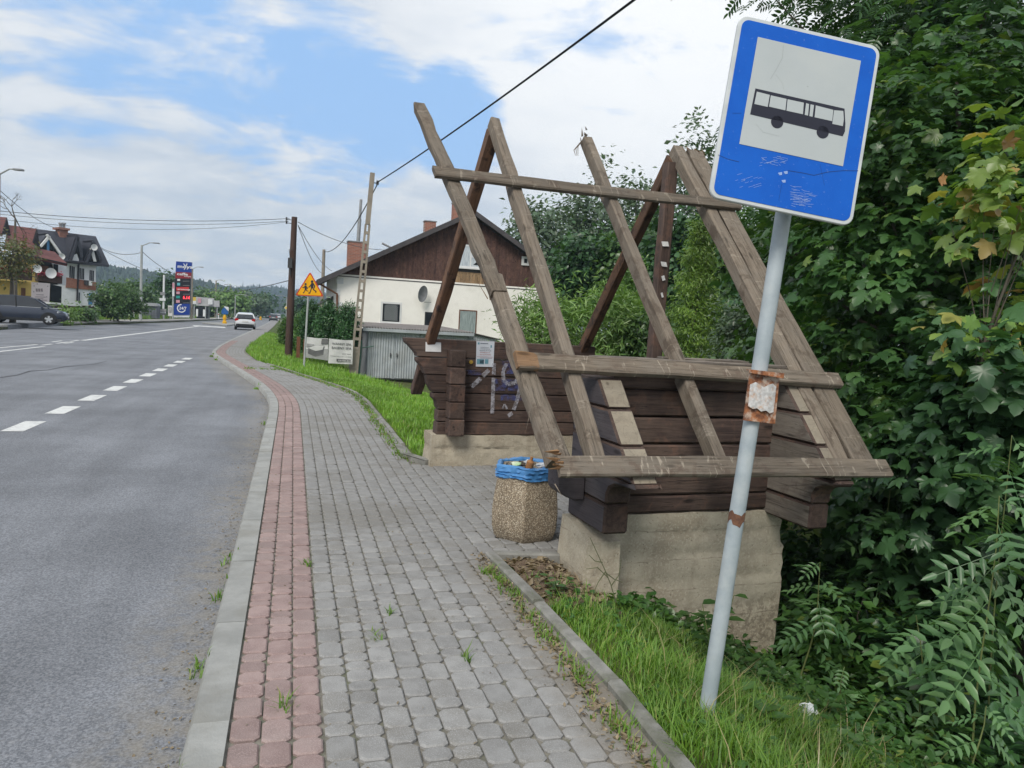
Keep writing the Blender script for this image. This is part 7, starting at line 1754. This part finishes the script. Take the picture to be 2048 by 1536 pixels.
yp('white_wall', [(668, 670), (850, 695), (845, 960), (745, 955)], 1.85, .15, m_wplast); yp('window', [(690, 690), (745, 700), (745, 820), (690, 812)], 1.78, .06, m_dglass)
yp('glass_porch', [(650, 950), (790, 980), (785, 1190), (645, 1170)], .6, 2.5, m_dglass)
# roofs
def roof3(nm, pts, mat):
    P = [yf_(*z1(x, y), d) for x, y, d in pts]; n = unit(np.cross(P[1]-P[0], P[2]-P[0])); n = n if n[2] > 0 else -n
    mb = MB(); mb.prism([tuple(p) for p in P], tuple(-n*.2)); return mb.build(nm, [mat], yel)
roof3('roof', [(100, 190, 3.5), (475, 240, 3.5), (430, 520, -.4), (60, 470, -.4)], m_rroof)
roof3('roof', [(-600, 40, 3.5), (92, 95, 3.5), (36, 300, .6), (-640, 240, .6)], m_rroof)
roof3('pent_roof', [(440, 480, 1.6), (700, 535, 1.6), (865, 690, -.6), (440, 600, -.6)], m_rroof)
yp('gable', [(475, 245), (520, 500), (425, 410)], .2, .2, m_soff); yp('gable', [(92, 100), (140, 330), (32, 300)], .4, .2, m_soff)
yp('gutter', [(440, 590), (865, 685), (865, 697), (440, 603)], -.7, .15, m_soff)
yp('balcony_floor', [(-300, 868), (410, 905), (410, 920), (-300, 882)], -1.0, 1.0, m_yplast)
for k in range(34):
    x_ = -60+k*14; y0 = 742+.045*x_; yp('baluster', [(x_, y0), (x_+10.5, y0+.4), (x_+10.5, y0+150), (x_, y0+149.6)], -.95+.02*(k % 2), .05, m_dwood)
yp('rail', [(-300, 722), (415, 752), (415, 764), (-300, 734)], -1.0, .1, m_dwood)
yp('balcony', [(490, 800), (800, 845), (795, 945), (490, 905)], -.6, 1.6, m_dwood)
yp('door', [(275, 995), (328, 1000), (325, 1135), (270, 1128)], -.06, .06, m_brown); yp('window', [(225, 690), (255, 693), (255, 740), (225, 738)], -.06, .06, m_dglass); yp('window', [(295, 680), (330, 684), (330, 745), (295, 742)], -.06, .06, m_dglass)
yp('window', [(510, 705), (620, 720), (615, 810), (510, 800)], 1.93, .06, m_brown); yp('letter_box', [(345, 1098), (395, 1100), (390, 1145), (345, 1140)], -.5, .3, m_dkmet)
m_flow = leaf_mat('red_flower', (.34, .03, .05), (.40, .06, .12), (.30, .10, .30), .1)
for (x0, x1, y0, nn) in ((-200, 420, 745, 420), (500, 800, 815, 260)):
    r = np.random.default_rng(int(x1)); P = []
    for _ in range(nn): xx_ = r.uniform(x0, x1); q = yf_(xx_/6.4, 420+(y0+(xx_-x0)*.04+r.normal(0, 14))/6.4, -1.05 if x1 < 500 else -.68); P.append(q)
    P = np.array(P); o_ = link('balcony_flowers', leaves_mesh('balcony_flowers', P, r.normal(0, 1, P.shape), r.normal(0, 1, P.shape), r.uniform(.08, .2, len(P)), 'oval', m_flow), yel); o_['kind'] = 'stuff'
dish(yf_, 470, 752, .32, -1.1, yel); dish(yf_, 645, 808, .40, -1.2, yel)
# board, garden fence
af = Facade(82, 604, 55, 8)
ad = thing('advert_sign', 'pale pink advert board on a post behind the dark estate car', 'sign', af.o, af.rot)
m_pink = mk('pale_pink_board', (.82, .74, .72), (.76, .67, .66), scale=1, rough=.6, bump=.05); m_pinkd = plain('faint_print', (.36, .30, .31), .6)
mb = MB(); af.poly(mb, [z1(402, 922), z1(640, 940), z1(630, 1185), z1(398, 1165)], 0, .05); bo = mb.build('board', [m_pink], ad)
mb = MB()
for k in range(3): af.poly(mb, [z1(455+k*32, 1005), z1(480+k*32, 1005), z1(486+k*32, 1045), z1(460+k*32, 1045)], -.008, .006)
for (x0, x1, y) in ((462, 560, 1080), (450, 585, 1108), (470, 555, 1130), (440, 600, 1148)): af.poly(mb, [z1(x0, y), z1(x1, y+3), z1(x1, y+12), z1(x0, y+8)], -.008, .006)
for (x, y) in ((430, 965), (425, 1040), (605, 970), (590, 1105), (470, 940)): af.poly(mb, [z1(x, y), z1(x+14, y), z1(x+12, y+14), z1(x, y+12)], -.008, .006)
o_ = mb.build('faint_lettering', [m_pinkd], bo); o_['kind'] = 'stuff'
q0, q1 = af(*z1(560, 1180), .1), af(*z1(556, 1260), .1); MB().tube([q0, q1], .05, 6).build('post', [m_pgrey], ad)
gfn = Facade(150, 628, 68, 34); fn = thing('garden_fence', 'dark board fence before the row house garden', 'fence', gfn.o, gfn.rot)
for k in range(40):
    a = gfn(100+k*2.3, 624); z_ = gfn(100+k*2.3, 612)[2]; MB().box(a[0], a[0]+.13, 0, .03, a[2]-1.2, z_+random.uniform(-.05, .05)).build('fence_board', [m_dwood], fn)
a, b_ = gfn(100, 617), gfn(192, 617); MB().box(a[0], b_[0], .03, .08, a[2]-.1, a[2]+.02).build('fence_rail', [m_dwood], fn)

# --- air between here and the hills
m_haze = bpy.data.materials.new('air_haze'); m_haze.use_nodes = True; nt = NT(m_haze); nt.n.remove(nt.n['Principled BSDF'])
pv_ = nt.node('ShaderNodeVolumePrincipled'); pv_.inputs['Color'].default_value = (.60, .80, 1.0, 1); pv_.inputs['Density'].default_value = .00042; pv_.inputs['Anisotropy'].default_value = .1
nt.link(pv_.outputs[0], nt.n['Material Output'].inputs['Volume'])
hz = MB().box(-1750, 1300, -30, 1800, -8, 175).build('haze', [m_haze]); hz['kind'] = 'stuff'; tagset(hz, 'thin bluish summer haze over the valley', 'haze')
